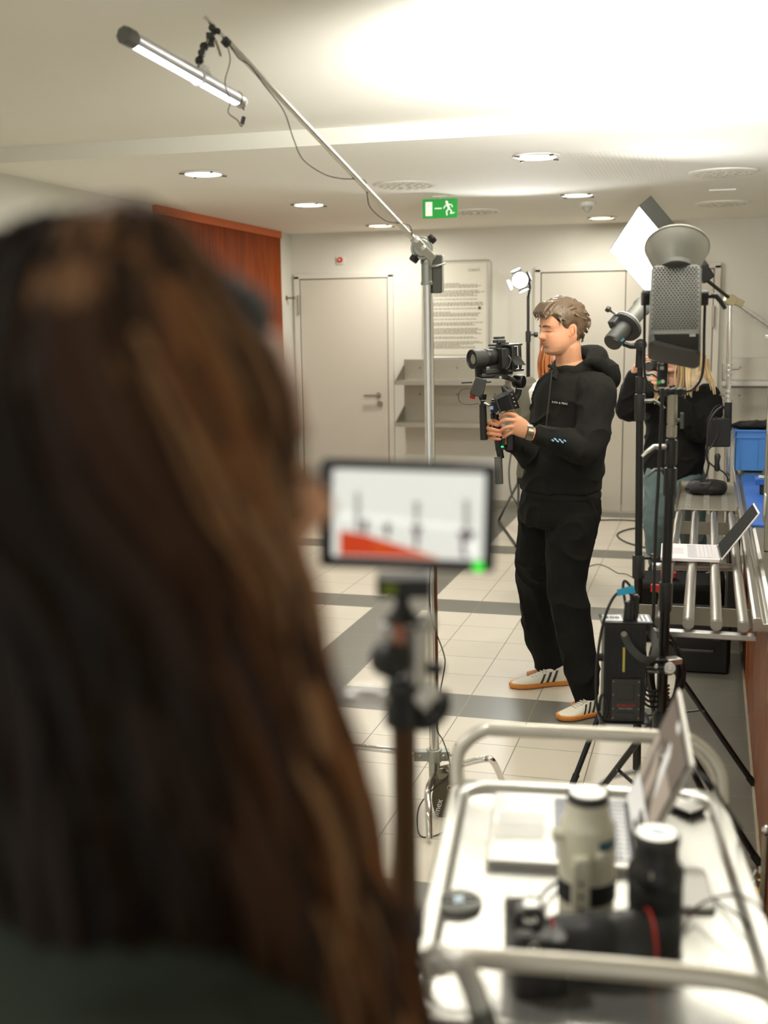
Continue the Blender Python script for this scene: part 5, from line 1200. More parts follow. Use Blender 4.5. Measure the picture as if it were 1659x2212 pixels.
# hands around the little camera
hm = MB()
def fing(a, pts, r=.0085): a.tube(bez([P(x, y, HL+d) for x, y, d in pts], 3), resample([r*1.1, r, r*.8], 3), 8)
SK2 = mat('hand_skin', (226, 170, 140), .5, var=.04)
for nm, pal, fs in (('hand', [(lc_), P(1378, 792, HL-.25), P(1390, 782, HL-.27)], [[(1388, 776, -.27), (1398, 772, -.30), (1408, 778, -.31)], [(1390, 784, -.28), (1402, 782, -.32), (1411, 787, -.32)], [(1390, 791, -.28), (1401, 792, -.32), (1410, 796, -.32)], [(1386, 798, -.28), (1396, 801, -.31), (1406, 803, -.32)], [(1382, 782, -.26), (1390, 768, -.27), (1399, 766, -.28)]]),
                     ('hand', [rc_, P(1432, 832, HL-.32), P(1421, 818, HL-.32)], [[(1424, 812, -.32), (1414, 804, -.34), (1405, 804, -.34)], [(1422, 818, -.33), (1411, 812, -.35), (1403, 811, -.34)], [(1422, 824, -.33), (1411, 820, -.35), (1403, 817, -.34)], [(1424, 830, -.33), (1414, 828, -.35), (1407, 824, -.34)], [(1428, 812, -.32), (1426, 800, -.33), (1420, 794, -.33)]])):
    hm.tube(pal, [(.026, .020), (.036, .018), (.032, .014)], 12)
    for f_ in fs: fing(hm, f_)
me = remeshed(hm, .0035, 1); finish('hands', me, SK2, blo)
pc = thing('compact_camera', 'small dark camera held at the face of the blonde woman', 'camera', P(1405, 792, HL-.29))
part('camera_body', MT['black'], pc, lambda a: a.rbox(P(1409, 790, HL-.28), (.11, .04, .065), .008, RM(blt, z=Zv)), bevel=.002)
part('lens', MT['dgrey'], pc, lambda a: a.cyl(P(1409, 791, HL-.30), P(1409, 791, HL-.30)+bf*.05, .027))
it = []
for i in range(260):
    t = rnd.uniform(-math.pi, math.pi)
    if abs(t) < .7: continue
    z0_ = rnd.uniform(.6, .98); p = head_point(z0_, t, hair=1); q = head_point(.45, t, hair=1)*1.08; q.z = .42; 
    e = Vector((q.x*1.1+(.35 if abs(t) < 2.2 else -.05), q.y*(1.5 if t > 0 else 1.25), rnd.uniform(-.85, -.35))); wv = rnd.uniform(-.07, .07)
    c = rnd.choice([(190, 160, 112), (166, 134, 90), (206, 180, 136), (140, 110, 74), (178, 146, 98)])
    it.append(([ML @ (v*.225) for v in (p*.99, (p+q)/2*1.06, q, q.lerp(e, .5)+Vector((.05, wv, 0)), e)], .0105, c))
mb = MB(); locks(mb, it); mb.tint = lin((150, 116, 70)); cap_hair(mb, ML, .225, lambda t: interp([(0, .8), (40, .78), (60, .5), (90, .2), (180, .1)], math.degrees(t)), lambda t, z: .045)
hz_ = build(mb, 'hair', HAIRM, blo, smooth=60)
mb = MB(); it = []
for i, q in enumerate(((1484, 806), (1490, 802), (1496, 806), (1510, 790), (1518, 786), (1524, 790), (1530, 798), (1516, 800), (1438, 826))):
    x, y = q; e = {0: (1486, 848), 1: (1492, 852), 2: (1498, 840), 3: (1505, 842), 4: (1526, 820), 5: (1536, 836), 6: (1543, 846), 7: (1502, 812), 8: (1412, 868)}[i]
    for k in range(6):
        o_ = rnd.uniform(-2.5, 2.5); it.append(([P(x+o_, y-22, HL-.10), P(x+o_, y, HL-.17), P((x+e[0])/2+o_*1.4+2*math.sin(k), (y+e[1])/2, HL-.21), P(e[0]+o_, e[1]+rnd.uniform(-9, 7), HL-.20)], .0058, rnd.choice([(196, 168, 122), (166, 134, 92), (210, 186, 144)])))
locks(mb, it); build(mb, 'front_strands', HAIRM, hz_, smooth=60)

# ================= tray rail, counter and what lies there
ZR = .74
rl_ = thing('tray_rail', 'four tube stainless tray rail running along the serving counter', 'tray rail', (1.90, -2.0, 0))
for x0_, x1_ in ((1.772, 1.773), (1.859, 1.846), (1.944, 1.934), (2.026, 2.018)):
    part('rail_tube', MT['steel'], rl_, lambda a: (a.cyl((x0_, -3.11, ZR-.017), (x1_, -.02, ZR-.017), .0185, n=20), a.cyl((x0_, -3.112, ZR-.017), (x0_, -3.12, ZR-.017), .0165, n=20)))
part('front_bar', MT['alu'], rl_, lambda a: a.box((1.88, -3.10, ZR-.052), (.37, .035, .018)), bevel=.002)
part('cross_tube', MT['alu'], rl_, lambda a: a.cyl((1.70, -2.10, ZR-.046), (2.035, -2.05, ZR-.046), .0155))
part('end_cap', MT['grey'], rl_, lambda a: a.cyl((2.035, -2.05, ZR-.046), (2.042, -2.05, ZR-.046), .012))
part('bracket_plate', MT['steel_d'], rl_, lambda a: a.box((1.90, -2.80, ZR-.068), (.42, .006, .062)), smooth=0)
part('bracket_plate', MT['steel_d'], rl_, lambda a: a.box((1.92, -1.02, ZR-.068), (.42, .006, .062)), smooth=0)
part('perforated_shelf', MT['steel_d'], rl_, lambda a: a.box((1.90, -.46, ZR+.004), (.29, .90, .006)), bevel=.001)
part('shelf_slots', MT['alu'], rl_, lambda a: [a.box((x, -.88+.058*j, ZR+.0075), (.028, .020, .002)) for x in (1.81, 1.90, 1.99) for j in range(15)], smooth=0)
part('shelf_rim', MT['steel'], rl_, lambda a: (a.box((1.752, -.46, ZR+.012), (.008, .92, .03)), a.box((2.048, -.46, ZR+.012), (.008, .92, .03)), a.box((1.90, .005, ZR+.012), (.30, .008, .03))), smooth=0)
for x_, y_ in ((2.02, -1.0), (1.80, -.05)):
    part('support_leg', MT['grey'] if y_ > -2 else MT['steel_d'], rl_, lambda a: a.box((x_, y_, (ZR-.07)/2), (.035, .035, ZR-.07)), bevel=.002)
part('dark_panel', MT['black'], rl_, lambda a: a.box((2.035, -1.05, .42), (.05, .30, .5)), smooth=0)
ct = thing('serving_counter', 'long serving counter with stainless top and red brown wooden front on the right', 'counter', (2.45, -1.3, 0))
part('wood_front', MT['woodr'], ct, lambda a: a.box((2.115, -2.05, .36), (.03, 3.2, .70)), smooth=0)
part('front_joints', mat('joint_brown', (178, 130, 86), .5), ct, lambda a: [a.box((2.0990, -3.5+.42*i, .36), (.002, .004, .68)) for i in range(8)], smooth=0)
part('plinth', mat('pale_plinth', (176, 168, 146), .6), ct, lambda a: a.box((2.106, -2.05, .006), (.03, 3.22, .012)), smooth=0)
def ctop(a):
    pr = [(2.052, .716), (2.052, .757), (2.060, .760), (2.075, .760), (2.082, .742), (2.095, .742), (2.100, .762), (2.112, .768), (3.05, .768), (3.05, .716)]
    n = len(pr); a.add([(x, -3.14, z) for x, z in pr]+[(x, 1.2, z) for x, z in pr], [tuple(range(n)), tuple(range(2*n-1, n-1, -1))]+[(i, (i+1) % n, n+(i+1) % n, n+i) for i in range(n)])
part('steel_top', MT['steel'], ct, ctop, smooth=0, bevel=.002)
part('corner_flap', MT['alu'], ct, lambda a: a.box((2.103, -3.15, .715), (.012, .006, .11)), smooth=0)
part('counter_body', MT['steel_d'], ct, lambda a: a.box((2.6, -.95, .355), (.9, 4.2, .71)), smooth=0)
part('round_inset', MT['white'], ct, lambda a: a.lathe([(.045, 0), (.045, .006), (.032, .006), (.030, .001), (0, .001)], (2.19, -2.42, .768)), )
rk = thing('serving_rack', 'upright stainless post and side panel with small white brackets on the counter at right edge', 'rack', (2.14, -2.0, .768))
part('post', MT['steel_d'], rk, lambda a: a.box((2.135, -2.05, 1.19), (.022, .05, .84)), bevel=.002)
part('side_panel', MT['steel'], rk, lambda a: a.box((2.26, -1.86, 1.23), (.27, .02, .76)), bevel=.002)
part('upper_shelf', MT['steel'], rk, lambda a: a.box((2.30, -1.95, 1.60), (.38, .35, .015)), bevel=.002)
for z in (1.32, 1.0):
    part('bracket', MT['white'], rk, lambda a: a.add([(x, y, z_) for x in (2.118, 2.123) for y, z_ in ((-2.08, z), (-2.16, z), (-2.08, z-.09))], [(0, 1, 2), (5, 4, 3), (0, 3, 4, 1), (1, 4, 5, 2), (2, 5, 3, 0)]), smooth=0)
bp_ = MB(); bp_.box((2.30, -.62, .773), (.42, 1.75, .008)); tag(build(bp_, 'blue_mat', MT['blued'], origin=(2.3, -.62, .769), smooth=0), 'flat deep blue plastic mat lying on the counter below the blue crate', 'mat')
def crate(cx, cy, z, sx, sy, h, name, label, m_):
    t = thing(name, label, 'crate', (cx, cy, z)); w_ = .008
    def walls(a):
        for s_ in (-1, 1):
            a.box((cx+s_*(sx/2-w_/2), cy, z+h/2), (w_, sy, h)); a.box((cx, cy+s_*(sy/2-w_/2), z+h/2), (sx, w_, h))
    part('walls', m_, t, walls, bevel=.002); part('bottom', m_, t, lambda a: a.box((cx, cy, z+.006), (sx-.01, sy-.01, .012)), smooth=0)
    def rim(a):
        for zz_, e in ((z+h-.006, .016), (z+h-.046, .012)):
            for s_ in (-1, 1):
                a.box((cx+s_*(sx/2+e/2-.004), cy, zz_), (e, sy+2*e, .008)); a.box((cx, cy+s_*(sy/2+e/2-.004), zz_), (sx+2*e, e, .008))
        for k in range(4):
            a.box((cx-sx/2+.03+k*(sx-.06)/3, cy-sy/2-.003, z+h/2-.02), (.006, .006, h-.06))
    part('rim_and_ribs', m_, t, rim, bevel=.001); return t
crate(2.235, .62, .778, .36, .30, .245, 'blue_crate', 'light blue plastic stacking crate standing on the counter at the right edge', MT['blue'])
mb = MB(); loft(mb, [(Vector((2.21, .62, 1.024)), Vector((.17, 0, 0)), Vector((0, .10, 0))), (Vector((2.21, .62, 1.045)), Vector((.18, 0, 0)), Vector((0, .11, 0))), (Vector((2.23, .62, 1.062)), Vector((.10, 0, 0)), Vector((0, .07, 0)))])
me = remeshed(mb, .008, 1); displace(me, folds(.008, (12, 12, 12), 1.)); bgo = finish('folded_bag', me, cloth_mat('bag_nylon', (24, 24, 22), rough=.6), None, origin=(2.21, .62, 1.02)); tag(bgo, 'flat black bag lying across the top of the light blue crate', 'bag')
sbx = thing('small_blue_box', 'small blue box with black gear on top, on the blue mat by the steel post', 'box', (2.20, -.42, .778))
part('tray', MT['blued'], sbx, lambda a: a.box((2.19, -.50, .845), (.10, .12, .03)), bevel=.002)
part('black_base', MT['black'], sbx, lambda a: a.box((2.20, -.50, .804), (.07, .09, .052)), bevel=.003)
part('black_pouch', MT['black'], sbx, lambda a: a.box((2.20, -.49, .89), (.07, .07, .06), top=.3), bevel=.006)
part('white_strip', MT['white'], sbx, lambda a: a.box((2.18, -.53, .868), (.05, .02, .012)), smooth=0)
# black gear pouch on the perforated shelf
mb = MB(); loft(mb, [(P_c, Vector((a_, 0, 0)), Vector((0, b_, 0))) for P_c, a_, b_ in ((Vector((1.895, -.33, ZR+.012)), .095, .075), (Vector((1.895, -.33, ZR+.035)), .108, .085), (Vector((1.90, -.33, ZR+.062)), .095, .07), (Vector((1.90, -.33, ZR+.075)), .07, .05))], pw=.7)
me = remeshed(mb, .005, 1); displace(me, folds(.006, (16, 16, 16), 2.)); g_ = finish('gear_pouch', me, cloth_mat('pouch_nylon', (26, 26, 25), rough=.5), None, origin=(1.895, -.33, ZR+.008)); tag(g_, 'soft black gear pouch with cables on the perforated shelf of the tray rail', 'pouch')
part('clear_window', MT['grey'], g_, lambda a: a.box((1.89, -.385, ZR+.068), (.05, .02, .006)), bevel=.002)
# laptops
def laptop(name, label, O, ux, uy, Wd, Dd, top_near, top_far, group=None, screen=None, white=False, keys=True):
    """O: near hinge corner; ux: away from hinge over the keyboard; uy: along the hinge away from the viewer"""
    t = thing(name, label, 'laptop', O); ux, uy = Vector(ux).normalized(), Vector(uy).normalized(); R_ = RM(ux, z=Zv)
    c = O+ux*(Dd/2)+uy*(Wd/2); body = MT['alu'] if not white else mat('white_laptop', (226, 220, 222), .4, var=.02)
    part('base', body, t, lambda a: a.rbox(c+Zv*.007, (Dd, Wd, .013), .008, R_), bevel=.0015)
    kp = O+ux*(Dd*.33)+uy*(Wd/2)
    part('keyboard_well', mat(name+'_keywell', (176, 174, 178) if white else (150, 152, 158), .5), t, lambda a: a.box(kp+Zv*.0138, (Dd*.42, Wd*.88, .001), R_), smooth=0)
    def ky(a):
        for i in range(6):
            for j in range(14):
                a.box(kp+ux*(-.032*Dd/.22*2.1+i*Dd*.067-.0)+uy*(-Wd*.42+j*Wd*.0615+Wd*.02)+Zv*.0150, (Dd*.055, Wd*.050, .0015), R_)
    part('keys', mat(name+'_keys', (214, 208, 212) if white else (206, 208, 214), .5), t, ky, smooth=0)
    part('trackpad', mat(name+'_pad', (204, 200, 202) if white else (222, 221, 214), .35), t, lambda a: a.box(O+ux*(Dd*.78)+uy*(Wd/2)+Zv*.0138, (Dd*.34, Wd*.38, .001), R_), smooth=0)
    hn, hf = O+Zv*.012, O+uy*Wd+Zv*.012; nrm_ = (hf-hn).cross(top_near-hn).normalized()
    if nrm_.dot(ux) < 0: nrm_ = -nrm_                                                   # screen faces the keyboard
    q = [hn, hf, top_far, top_near]
    lid = part('lid', body, t, lambda a: quad_slab(a, q, -nrm_*.006), smooth=0, bevel=.002)
    cq = sum(q, Vector())/4; s_ = [cq+(p-cq)*.94+nrm_*.0012 for p in q]
    part('screen', screen, lid, lambda a: quad_slab(a, s_, -nrm_*.002), smooth=0)
    part('hinge', MT['dgrey'], t, lambda a: a.cyl(hn+uy*.03, hf-uy*.03, .0055))
    return t, q, nrm_
oc = Vector((1.962, -2.215, ZR+.0025))
laptop('white_laptop', 'open white laptop with dark screen resting across the tray rail', oc, (-1, -.03, 0), (-.04, 1, 0), .31, .225, pY(1640, 1107, oc.y), pY(1628, 1086, oc.y+.31), screen=mat('dusty_dark_screen', (30, 30, 26), .85, spec=.1, var=.3, scale=40), white=True)
# things on the floor under the rail
fcz = thing('equipment_case', 'big black hard equipment case on the dark floor tiles under the tray rail', 'case', (1.87, -1.05, 0))
part('case_body', MT['black'], fcz, lambda a: a.box((1.87, -1.02, .095), (.31, .40, .19)), bevel=.012)
part('case_lid', MT['black'], fcz, lambda a: a.box((1.87, -1.02, .222), (.32, .41, .045)), bevel=.010)
part('handle', MT['dgrey'], fcz, lambda a: a.tube(bez([(1.79, -1.23, .12), (1.80, -1.255, .12), (1.94, -1.255, .12), (1.95, -1.23, .12)], 4), .008, 8))
for x_ in (1.77, 1.97): part('latch', MT['dgrey'], fcz, lambda a: a.box((x_, -1.232, .19), (.035, .014, .05)), bevel=.003)
gbz = thing('gear_bag', 'black open gear bag with red pockets on the floor behind the equipment case', 'bag', (1.72, -.62, 0))
part('bag_body', cloth_mat('bag_cloth', (26, 25, 23)), gbz, lambda a: a.box((1.78, -.55, .16), (.42, .34, .32), top=1.06), bevel=.03)
part('red_pocket', MT['red'], gbz, lambda a: (a.box((1.68, -.74, .30), (.09, .03, .04)), a.box((1.72, -.60, .345), (.08, .05, .03))), bevel=.004)
sp2 = thing('floor_bag', 'slouched black bag on the floor at the feet of the blonde woman', 'bag', (1.86, .55, 0))
mb = MB(); loft(mb, [(Vector((1.84, .35, .0)), Vector((.22, 0, 0)), Vector((0, .22, 0))), (Vector((1.84, .35, .08)), Vector((.25, 0, 0)), Vector((0, .25, 0))), (Vector((1.80, .38, .17)), Vector((.22, 0, 0)), Vector((0, .2, 0))), (Vector((1.74, .40, .24)), Vector((.10, 0, 0)), Vector((0, .10, 0)))])
me = remeshed(mb, .014, 2); displace(me, folds(.018, (7, 7, 7), 9.)); finish('bag_cloth', me, cloth_mat('slouch_cloth', (22, 22, 20)), sp2)
cable('floor_cable', [pZ(*q, .006) for q in ((1280, 1124), (1330, 1123), (1375, 1125), (1404, 1131), (1398, 1137), (1355, 1144), (1333, 1155), (1350, 1170), (1390, 1182), (1440, 1192), (1500, 1192))], .006, 'black cable curling over the pale tiles between the man and the blonde woman')
cable('floor_cable', [pZ(*q, .003) for q in ((1262, 1227), (1290, 1219), (1312, 1225), (1335, 1238), (1352, 1240), (1375, 1252), (1400, 1268), (1430, 1290))], .0028, 'thin grey cable on the floor tiles right of the man knees', m_=mat('grey_lead', (70, 68, 60), .6))
cable('floor_cable', [pZ(*q, .006) for q in ((1395, 1290), (1388, 1300), (1402, 1318), (1440, 1325), (1480, 1318))], .006, 'short thick cable on the floor behind the two tripod stands')
adp = thing('power_adapter', 'black power adapter brick on the floor behind the two stands', 'power adapter', pZ(1409, 1290)); part('brick', MT['black'], adp, lambda a: a.box(pZ(1409, 1290)+Zv*.025, (.09, .14, .05), Matrix.Rotation(.4, 3, 'Z')), bevel=.006)
part('lead', MT['cable'], adp, lambda a: a.tube(bez([pZ(1409, 1280)+Zv*.03, pZ(1412, 1255)+Zv*.02, pZ(1425, 1230)+Zv*.006], 5), .004, 6))
mb = MB()
for k in range(4): mb.tube([pZ(1575+16*math.cos(q), 1188+k*2+12*math.sin(q), .005+.006*k) for q in [2*math.pi*i/20 for i in range(20)]], .005, 6, closed=True)
tag(build(mb, 'cable_ring', MT['cable']), 'loose ring of black cable on the floor seen through the tray rail', 'cable')
# yellow tape roll and clamp foot by the counter
tr_ = thing('tape_roll', 'yellow tape roll hanging by a metal clip near the counter base at the right edge', 'tape roll', (2.085, -3.56, 0))
tc_ = P(1659, 1940, 3.12)
part('tape_ring', mat('yellow_tape', (204, 160, 44), .5), tr_, lambda a: a.lathe([(.036, -.024), (.052, -.024), (.052, .024), (.036, .024), (.036, -.024)], tc_, (RH*.25-FH), 40))
part('card_core', MT['white'], tr_, lambda a: a.lathe([(.030, -.022), (.036, -.022), (.036, .022), (.030, .022), (.030, -.022)], tc_, (RH*.25-FH), 40))
part('metal_clip', MT['alu'], tr_, lambda a: (a.box(P(1640, 1892, 3.12), (.020, .012, .012), RM(RH-Zv*.4, z=Zv)), a.box(P(1632, 1886, 3.11), (.008, .014, .02), RM(RH-Zv*.4, z=Zv)), a.box(P(1634, 1908, 3.10), (.020, .01, .018), RM(RH-Zv*.5, z=Zv)), a.cyl(P(1646, 1898, 3.12), P(1652, 1915, 3.12), .004)), bevel=.001)
vf = thing('chrome_post', 'short chrome post with round knob at the lower wooden front, right edge', 'post', (2.075, -3.45, 0))
vp0 = P(1656, 1792, 3.05)
part('shaft', MT['steel_d'], vf, lambda a: a.cyl(Vector((vp0.x, vp0.y, 0.0)), vp0-Zv*.015, .011)); part('ball_knob', MT['chrome'], vf, lambda a: a.ball(vp0, .014, 12))

# ================= trolley
CO = Vector((1.479, -4.845, 0)); ang = math.radians(7.3); cx_ = Vector((math.cos(ang), math.sin(ang), 0)); cy_ = Vector((math.sin(ang), -math.cos(ang), 0)); CW, CL, CZ = .470, .735, .855
def cp2(u, v, z): return CO+cx_*u+cy_*v+Zv*z
tz = thing('trolley', 'stainless steel serving trolley with tube handles filling the lower right foreground', 'trolley', cp2(CW/2, CL/2, 0))
TRAYM = mat('tray_steel', (186, 185, 179), .27, .74, var=.012, scale=8)
def tray(z, name):
    def fn(a):
        L = []
        for e, dz, r in ((.0, -.025, .035), (.0, -.004, .035), (.003, 0, .034), (.022, 0, .045), (.026, -.003, .048), (.030, -.011, .050), (.035, -.013, .050), (.16, -.0135, .03)):
            ring = []
            for (ccx, ccy, a0) in ((CW-e-r, CL-e-r, 0), (e+r, CL-e-r, 90), (e+r, e+r, 180), (CW-e-r, e+r, 270)):
                for k in range(9): q = math.radians(a0+90*k/8); ring.append(cp2(ccx+r*math.cos(q), ccy+r*math.sin(q), z+dz))
            L.append(ring)
        a.loops(L, cap=False); n = len(L[0]); o = len(a.v)-n; a.f.append(tuple(range(o, o+n)))
    part(name, TRAYM, tz, fn, smooth=50)
tray(CZ, 'top_tray'); tray(.35, 'lower_tray')
for u in (.018, CW-.018):
    for v in (.02, CL-.02):
        part('post', MT['steel_d'], tz, lambda a: a.cyl(cp2(u, v, .11), cp2(u, v, CZ-.02), .0125))
        cst = part('caster', MT['grey'], tz, lambda a: (a.cyl(cp2(u, v, .11), cp2(u, v, .085), .016), a.box(cp2(u, v+.01, .07), (.034, .05, .05), RM(cx_, z=Zv))), bevel=.002)
        part('wheel', MT['rubber'], cst, lambda a: a.cyl(cp2(u-.011, v+.015, .04), cp2(u+.011, v+.015, .04), .040))
HMt = mat('handle_steel', (212, 207, 194), .32, .72, var=.02)
zf = .942
part('far_handle', HMt, tz, lambda a: a.tube(bez([cp2(.012, .02, CZ-.02), cp2(.008, -.005, CZ+.03), cp2(.020, -.015, zf-.028), cp2(.055, -.018, zf-.002), cp2(.10, -.018, zf), cp2(CW-.10, -.018, zf-.002), cp2(CW-.045, -.016, zf-.012), cp2(CW-.008, -.010, zf-.055), cp2(CW-.002, .01, CZ-.02)], 7), .0125, 18))
zn = .945
part('near_handle', HMt, tz, lambda a: a.tube(bez([cp2(.012, CL-.02, CZ-.02), cp2(.006, CL+.01, CZ+.03), cp2(.016, CL+.018, zn-.02), cp2(.06, CL+.02, zn), cp2(.15, CL+.02, zn+.002), cp2(CW-.12, CL+.02, zn-.002), cp2(CW-.05, CL+.018, zn-.018), cp2(CW-.010, CL+.014, zn-.06), cp2(CW-.006, CL-.01, CZ-.02)], 7), .0125, 18))
ZT = CZ-.0132
# open silver laptop on the trolley
lo = pZ(1372, 1893, ZT)
uy_ = (pZ(1351, 1744, ZT)-lo).normalized(); ux_ = Vector((-uy_.y, uy_.x, 0)); ux_ = ux_ if ux_.dot(RH) < 0 else -ux_
tn = pY(1495, 1652, lo.y); tf = pY(1465, 1487, (lo+uy_*.262).y)
scr = mat('glossy_screen', (58, 52, 48), .06, var=.0, spec=.9)
lt, lq, ln_ = laptop('silver_laptop', 'open silver laptop on the trolley, glossy screen tilted away to the right', lo, ux_, uy_, .262, .222, tn, tf, screen=scr)
# reflection in the glossy screen, painted as striped glowing patches
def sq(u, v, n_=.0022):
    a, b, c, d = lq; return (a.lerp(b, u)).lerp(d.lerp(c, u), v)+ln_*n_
for nm, col, polys in (('screen_patch', (150, 138, 126), [[(.06, .30), (.94, .30), (.94, .66), (.06, .66)]]), ('screen_patch', (205, 204, 200), [[(.06, .05), (.94, .05), (.94, .29), (.06, .29)], [(.30, .40), (.42, .36), (.62, .95), (.50, .95)]]), ('screen_patch', (96, 86, 78), [[(.06, .67), (.94, .67), (.94, .95), (.06, .95)], [(.66, .30), (.78, .30), (.84, .66), (.70, .66)]]), ('screen_patch', (60, 58, 52), [[(.10, .08), (.50, .08), (.46, .24), (.14, .26)]])):
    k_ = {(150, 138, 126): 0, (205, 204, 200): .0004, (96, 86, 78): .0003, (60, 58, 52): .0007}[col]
    mt_ = emitmat('reflection_tone_%d' % col[0], col, .35); ld_ = [c for c in lt.children if c.name.startswith('lid')][0]
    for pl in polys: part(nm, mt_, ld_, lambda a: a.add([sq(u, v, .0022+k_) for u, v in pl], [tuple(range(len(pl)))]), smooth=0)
# white telephoto lens
wl = pZ(1266, 1966, ZT); WL = mat('ivory_lens_paint', (216, 212, 190), .4, var=.02)
t = thing('telephoto_lens', 'tall white telephoto lens with black grip ring standing on the trolley', 'camera lens', wl)
part('barrel', WL, t, lambda a: a.lathe([(.0, 0), (.036, 0), (.039, .004), (.0395, .030), (.0400, .062), (.0395, .10), (.0385, .126), (.0375, .132), (.0325, .138), (.0320, .142), (.0, .142)], wl, Zv, 48))
part('grip_ring', MT['rubber'], t, lambda a: a.lathe([(.0400, .024), (.0408, .026), (.0408, .052), (.0400, .054)], wl, Zv, 48))
part('hood', WL, t, lambda a: a.lathe([(.0320, .141), (.0305, .144), (.0285, .166), (.0, .166)], wl, Zv, 48))
part('front_cap', MT['dgrey'], t, lambda a: a.lathe([(.0275, .162), (.0292, .164), (.0292, .173), (.0265, .176), (.0, .1758)], wl, Zv, 48))
part('cap_face', MT['alu'], t, lambda a: a.lathe([(.0, .1762), (.0240, .1764), (.0245, .1758)], wl, Zv, 40))
part('cap_sticker', mat('pale_blue_sticker', (196, 222, 236), .4), t, lambda a: a.box(wl+Zv*.1768+RH*.002, (.020, .012, .0006), RM(RH+FH*.5, z=Zv)), smooth=0)
ft = wl-FH*.041-RH*.018
part('tripod_foot', WL, t, lambda a: (a.rbox(ft+Zv*.062-FH*.012, (.024, .010, .088), .004, RM(RH, z=Zv)), a.tube([wl+Zv*.085-FH*.030-RH*.012, ft+Zv*.092-FH*.012], [.014, .011], 12), a.rbox(ft+Zv*.058-FH*.016, (.024, .094, .008), .011, RM(RH, Vector((0, 0, 1)), ) if False else RM(RH, z=FH))), bevel=.002)
part('foot_holes', MT['dgrey'], t, lambda a: [a.cyl(ft+Zv*(.034+.018*i)-FH*.0195, ft+Zv*(.034+.018*i)-FH*.0215, .0028, n=10) for i in range(3)])
part('collar_knob', WL, t, lambda a: a.cyl(wl+Zv*.118-RH*.034-FH*.01, wl+Zv*.118-RH*.050-FH*.01, .009)); part('collar_knob', WL, t, lambda a: a.cyl(wl+Zv*.098-FH*.036+RH*.012, wl+Zv*.098-FH*.048+RH*.013, .008))
part('name_plate', mat('teal_plate', (38, 92, 104), .4), t, lambda a: a.add([wl+Zv*z+(RH*math.cos(q)-FH*math.sin(q))*.0400 for z in (.104, .118) for q in [math.radians(32+11*k) for k in range(5)]], [(k, k+1, 6+k, 5+k) for k in range(4)]), smooth=0)
# standing black lens
bl_ = pZ(1412, 2046, ZT)
t = thing('standing_lens', 'black camera lens standing upright on the trolley beside the white lens', 'camera lens', bl_)
part('barrel', MT['black'], t, lambda a: a.lathe([(0, 0), (.034, 0), (.0365, .004), (.0365, .05), (.0345, .053), (.0345, .094), (.0365, .097), (.0365, .112), (.031, .122), (.0285, .126), (.0285, .150), (0, .150)], bl_, Zv, 48))
part('focus_ring', MT['rubber'], t, lambda a: a.lathe([(.0345, .060), (.0355, .062), (.0355, .090), (.0345, .092)], bl_, Zv, 48))
part('front_cap', MT['dgrey'], t, lambda a: a.lathe([(.029, .146), (.0305, .148), (.0305, .158), (.028, .161), (0, .1608)], bl_, Zv, 48))
part('cap_face', MT['alu'], t, lambda a: a.lathe([(0, .1612), (.0255, .1614), (.026, .1608)], bl_, Zv, 40))
part('cap_sticker', bpy.data.materials['pale_blue_sticker'], t, lambda a: a.box(bl_+Zv*.1618+RH*.002+FH*.003, (.024, .014, .0006), RM(RH-FH*.7, z=Zv)), smooth=0)
part('small_switch', MT['alu'], t, lambda a: a.box(bl_+Zv*.118-FH*.034-RH*.014, (.003, .004, .009), RM(RH, z=Zv)))
# camera with lens lying towards the right
kb = pZ(1152, 2160, ZT)+FH*.058
t = thing('still_camera', 'black mirrorless camera with red-ringed zoom lens lying on the trolley behind the near handle', 'camera', kb)
kR = RM(RH, z=Zv)
part('camera_body', MT['black'], t, lambda a: (a.rbox(kb+Zv*.039, (.050, .118, .076), .010, kR), a.rbox(kb+Zv*.039-FH*.042-RH*-.018, (.050, .034, .074), .012, kR), a.box(kb+Zv*.084, (.043, .040, .018), kR, top=.8)), bevel=.003)
part('mode_dial', MT['dgrey'], t, lambda a: a.cyl(kb+Zv*.076-FH*.022, kb+Zv*.086-FH*.022, .0115))
part('dial_face', MT['alu'], t, lambda a: a.torus(kb+Zv*.0865-FH*.022, Zv, .007, .0012, 20, 6))
part('top_dials', MT['dgrey'], t, lambda a: (a.cyl(kb+Zv*.076-FH*.046-RH*.010, kb+Zv*.082-FH*.046-RH*.010, .010), a.cyl(kb+Zv*.076-FH*.052+RH*.014, kb+Zv*.080-FH*.052+RH*.014, .008)))
part('hot_shoe', MT['alu'], t, lambda a: (a.box(kb+Zv*.095+RH*.004, (.020, .020, .004), kR), a.box(kb+Zv*.084+FH*.035-RH*.010, (.022, .020, .016), kR)), bevel=.001)
kl = kb+Zv*.0415+RH*.026
part('zoom_lens', MT['black'], t, lambda a: a.lathe([(.030, .0), (.0335, .006), (.036, .014), (.036, .040), (.0385, .046), (.0385, .080), (.0375, .084), (.040, .092), (.040, .128), (.0385, .131), (.034, .131), (.033, .120), (0, .118)], kl, RH, 48))
part('red_ring', MT['red'], t, lambda a: a.torus(kl+RH*.0045, RH, .0325, .0015, 40, 6)); part('red_ring', MT['red'], t, lambda a: a.torus(kl+RH*.128, RH, .0402, .0016, 40, 6))
part('zoom_ring', MT['rubber'], t, lambda a: a.lathe([(.0385, .048), (.0395, .050), (.0395, .076), (.0385, .078)], kl, RH, 48))
part('strap_lug', MT['alu'], t, lambda a: a.torus(kb+Zv*.070-FH*.061, FH, .005, .0012, 14, 6))
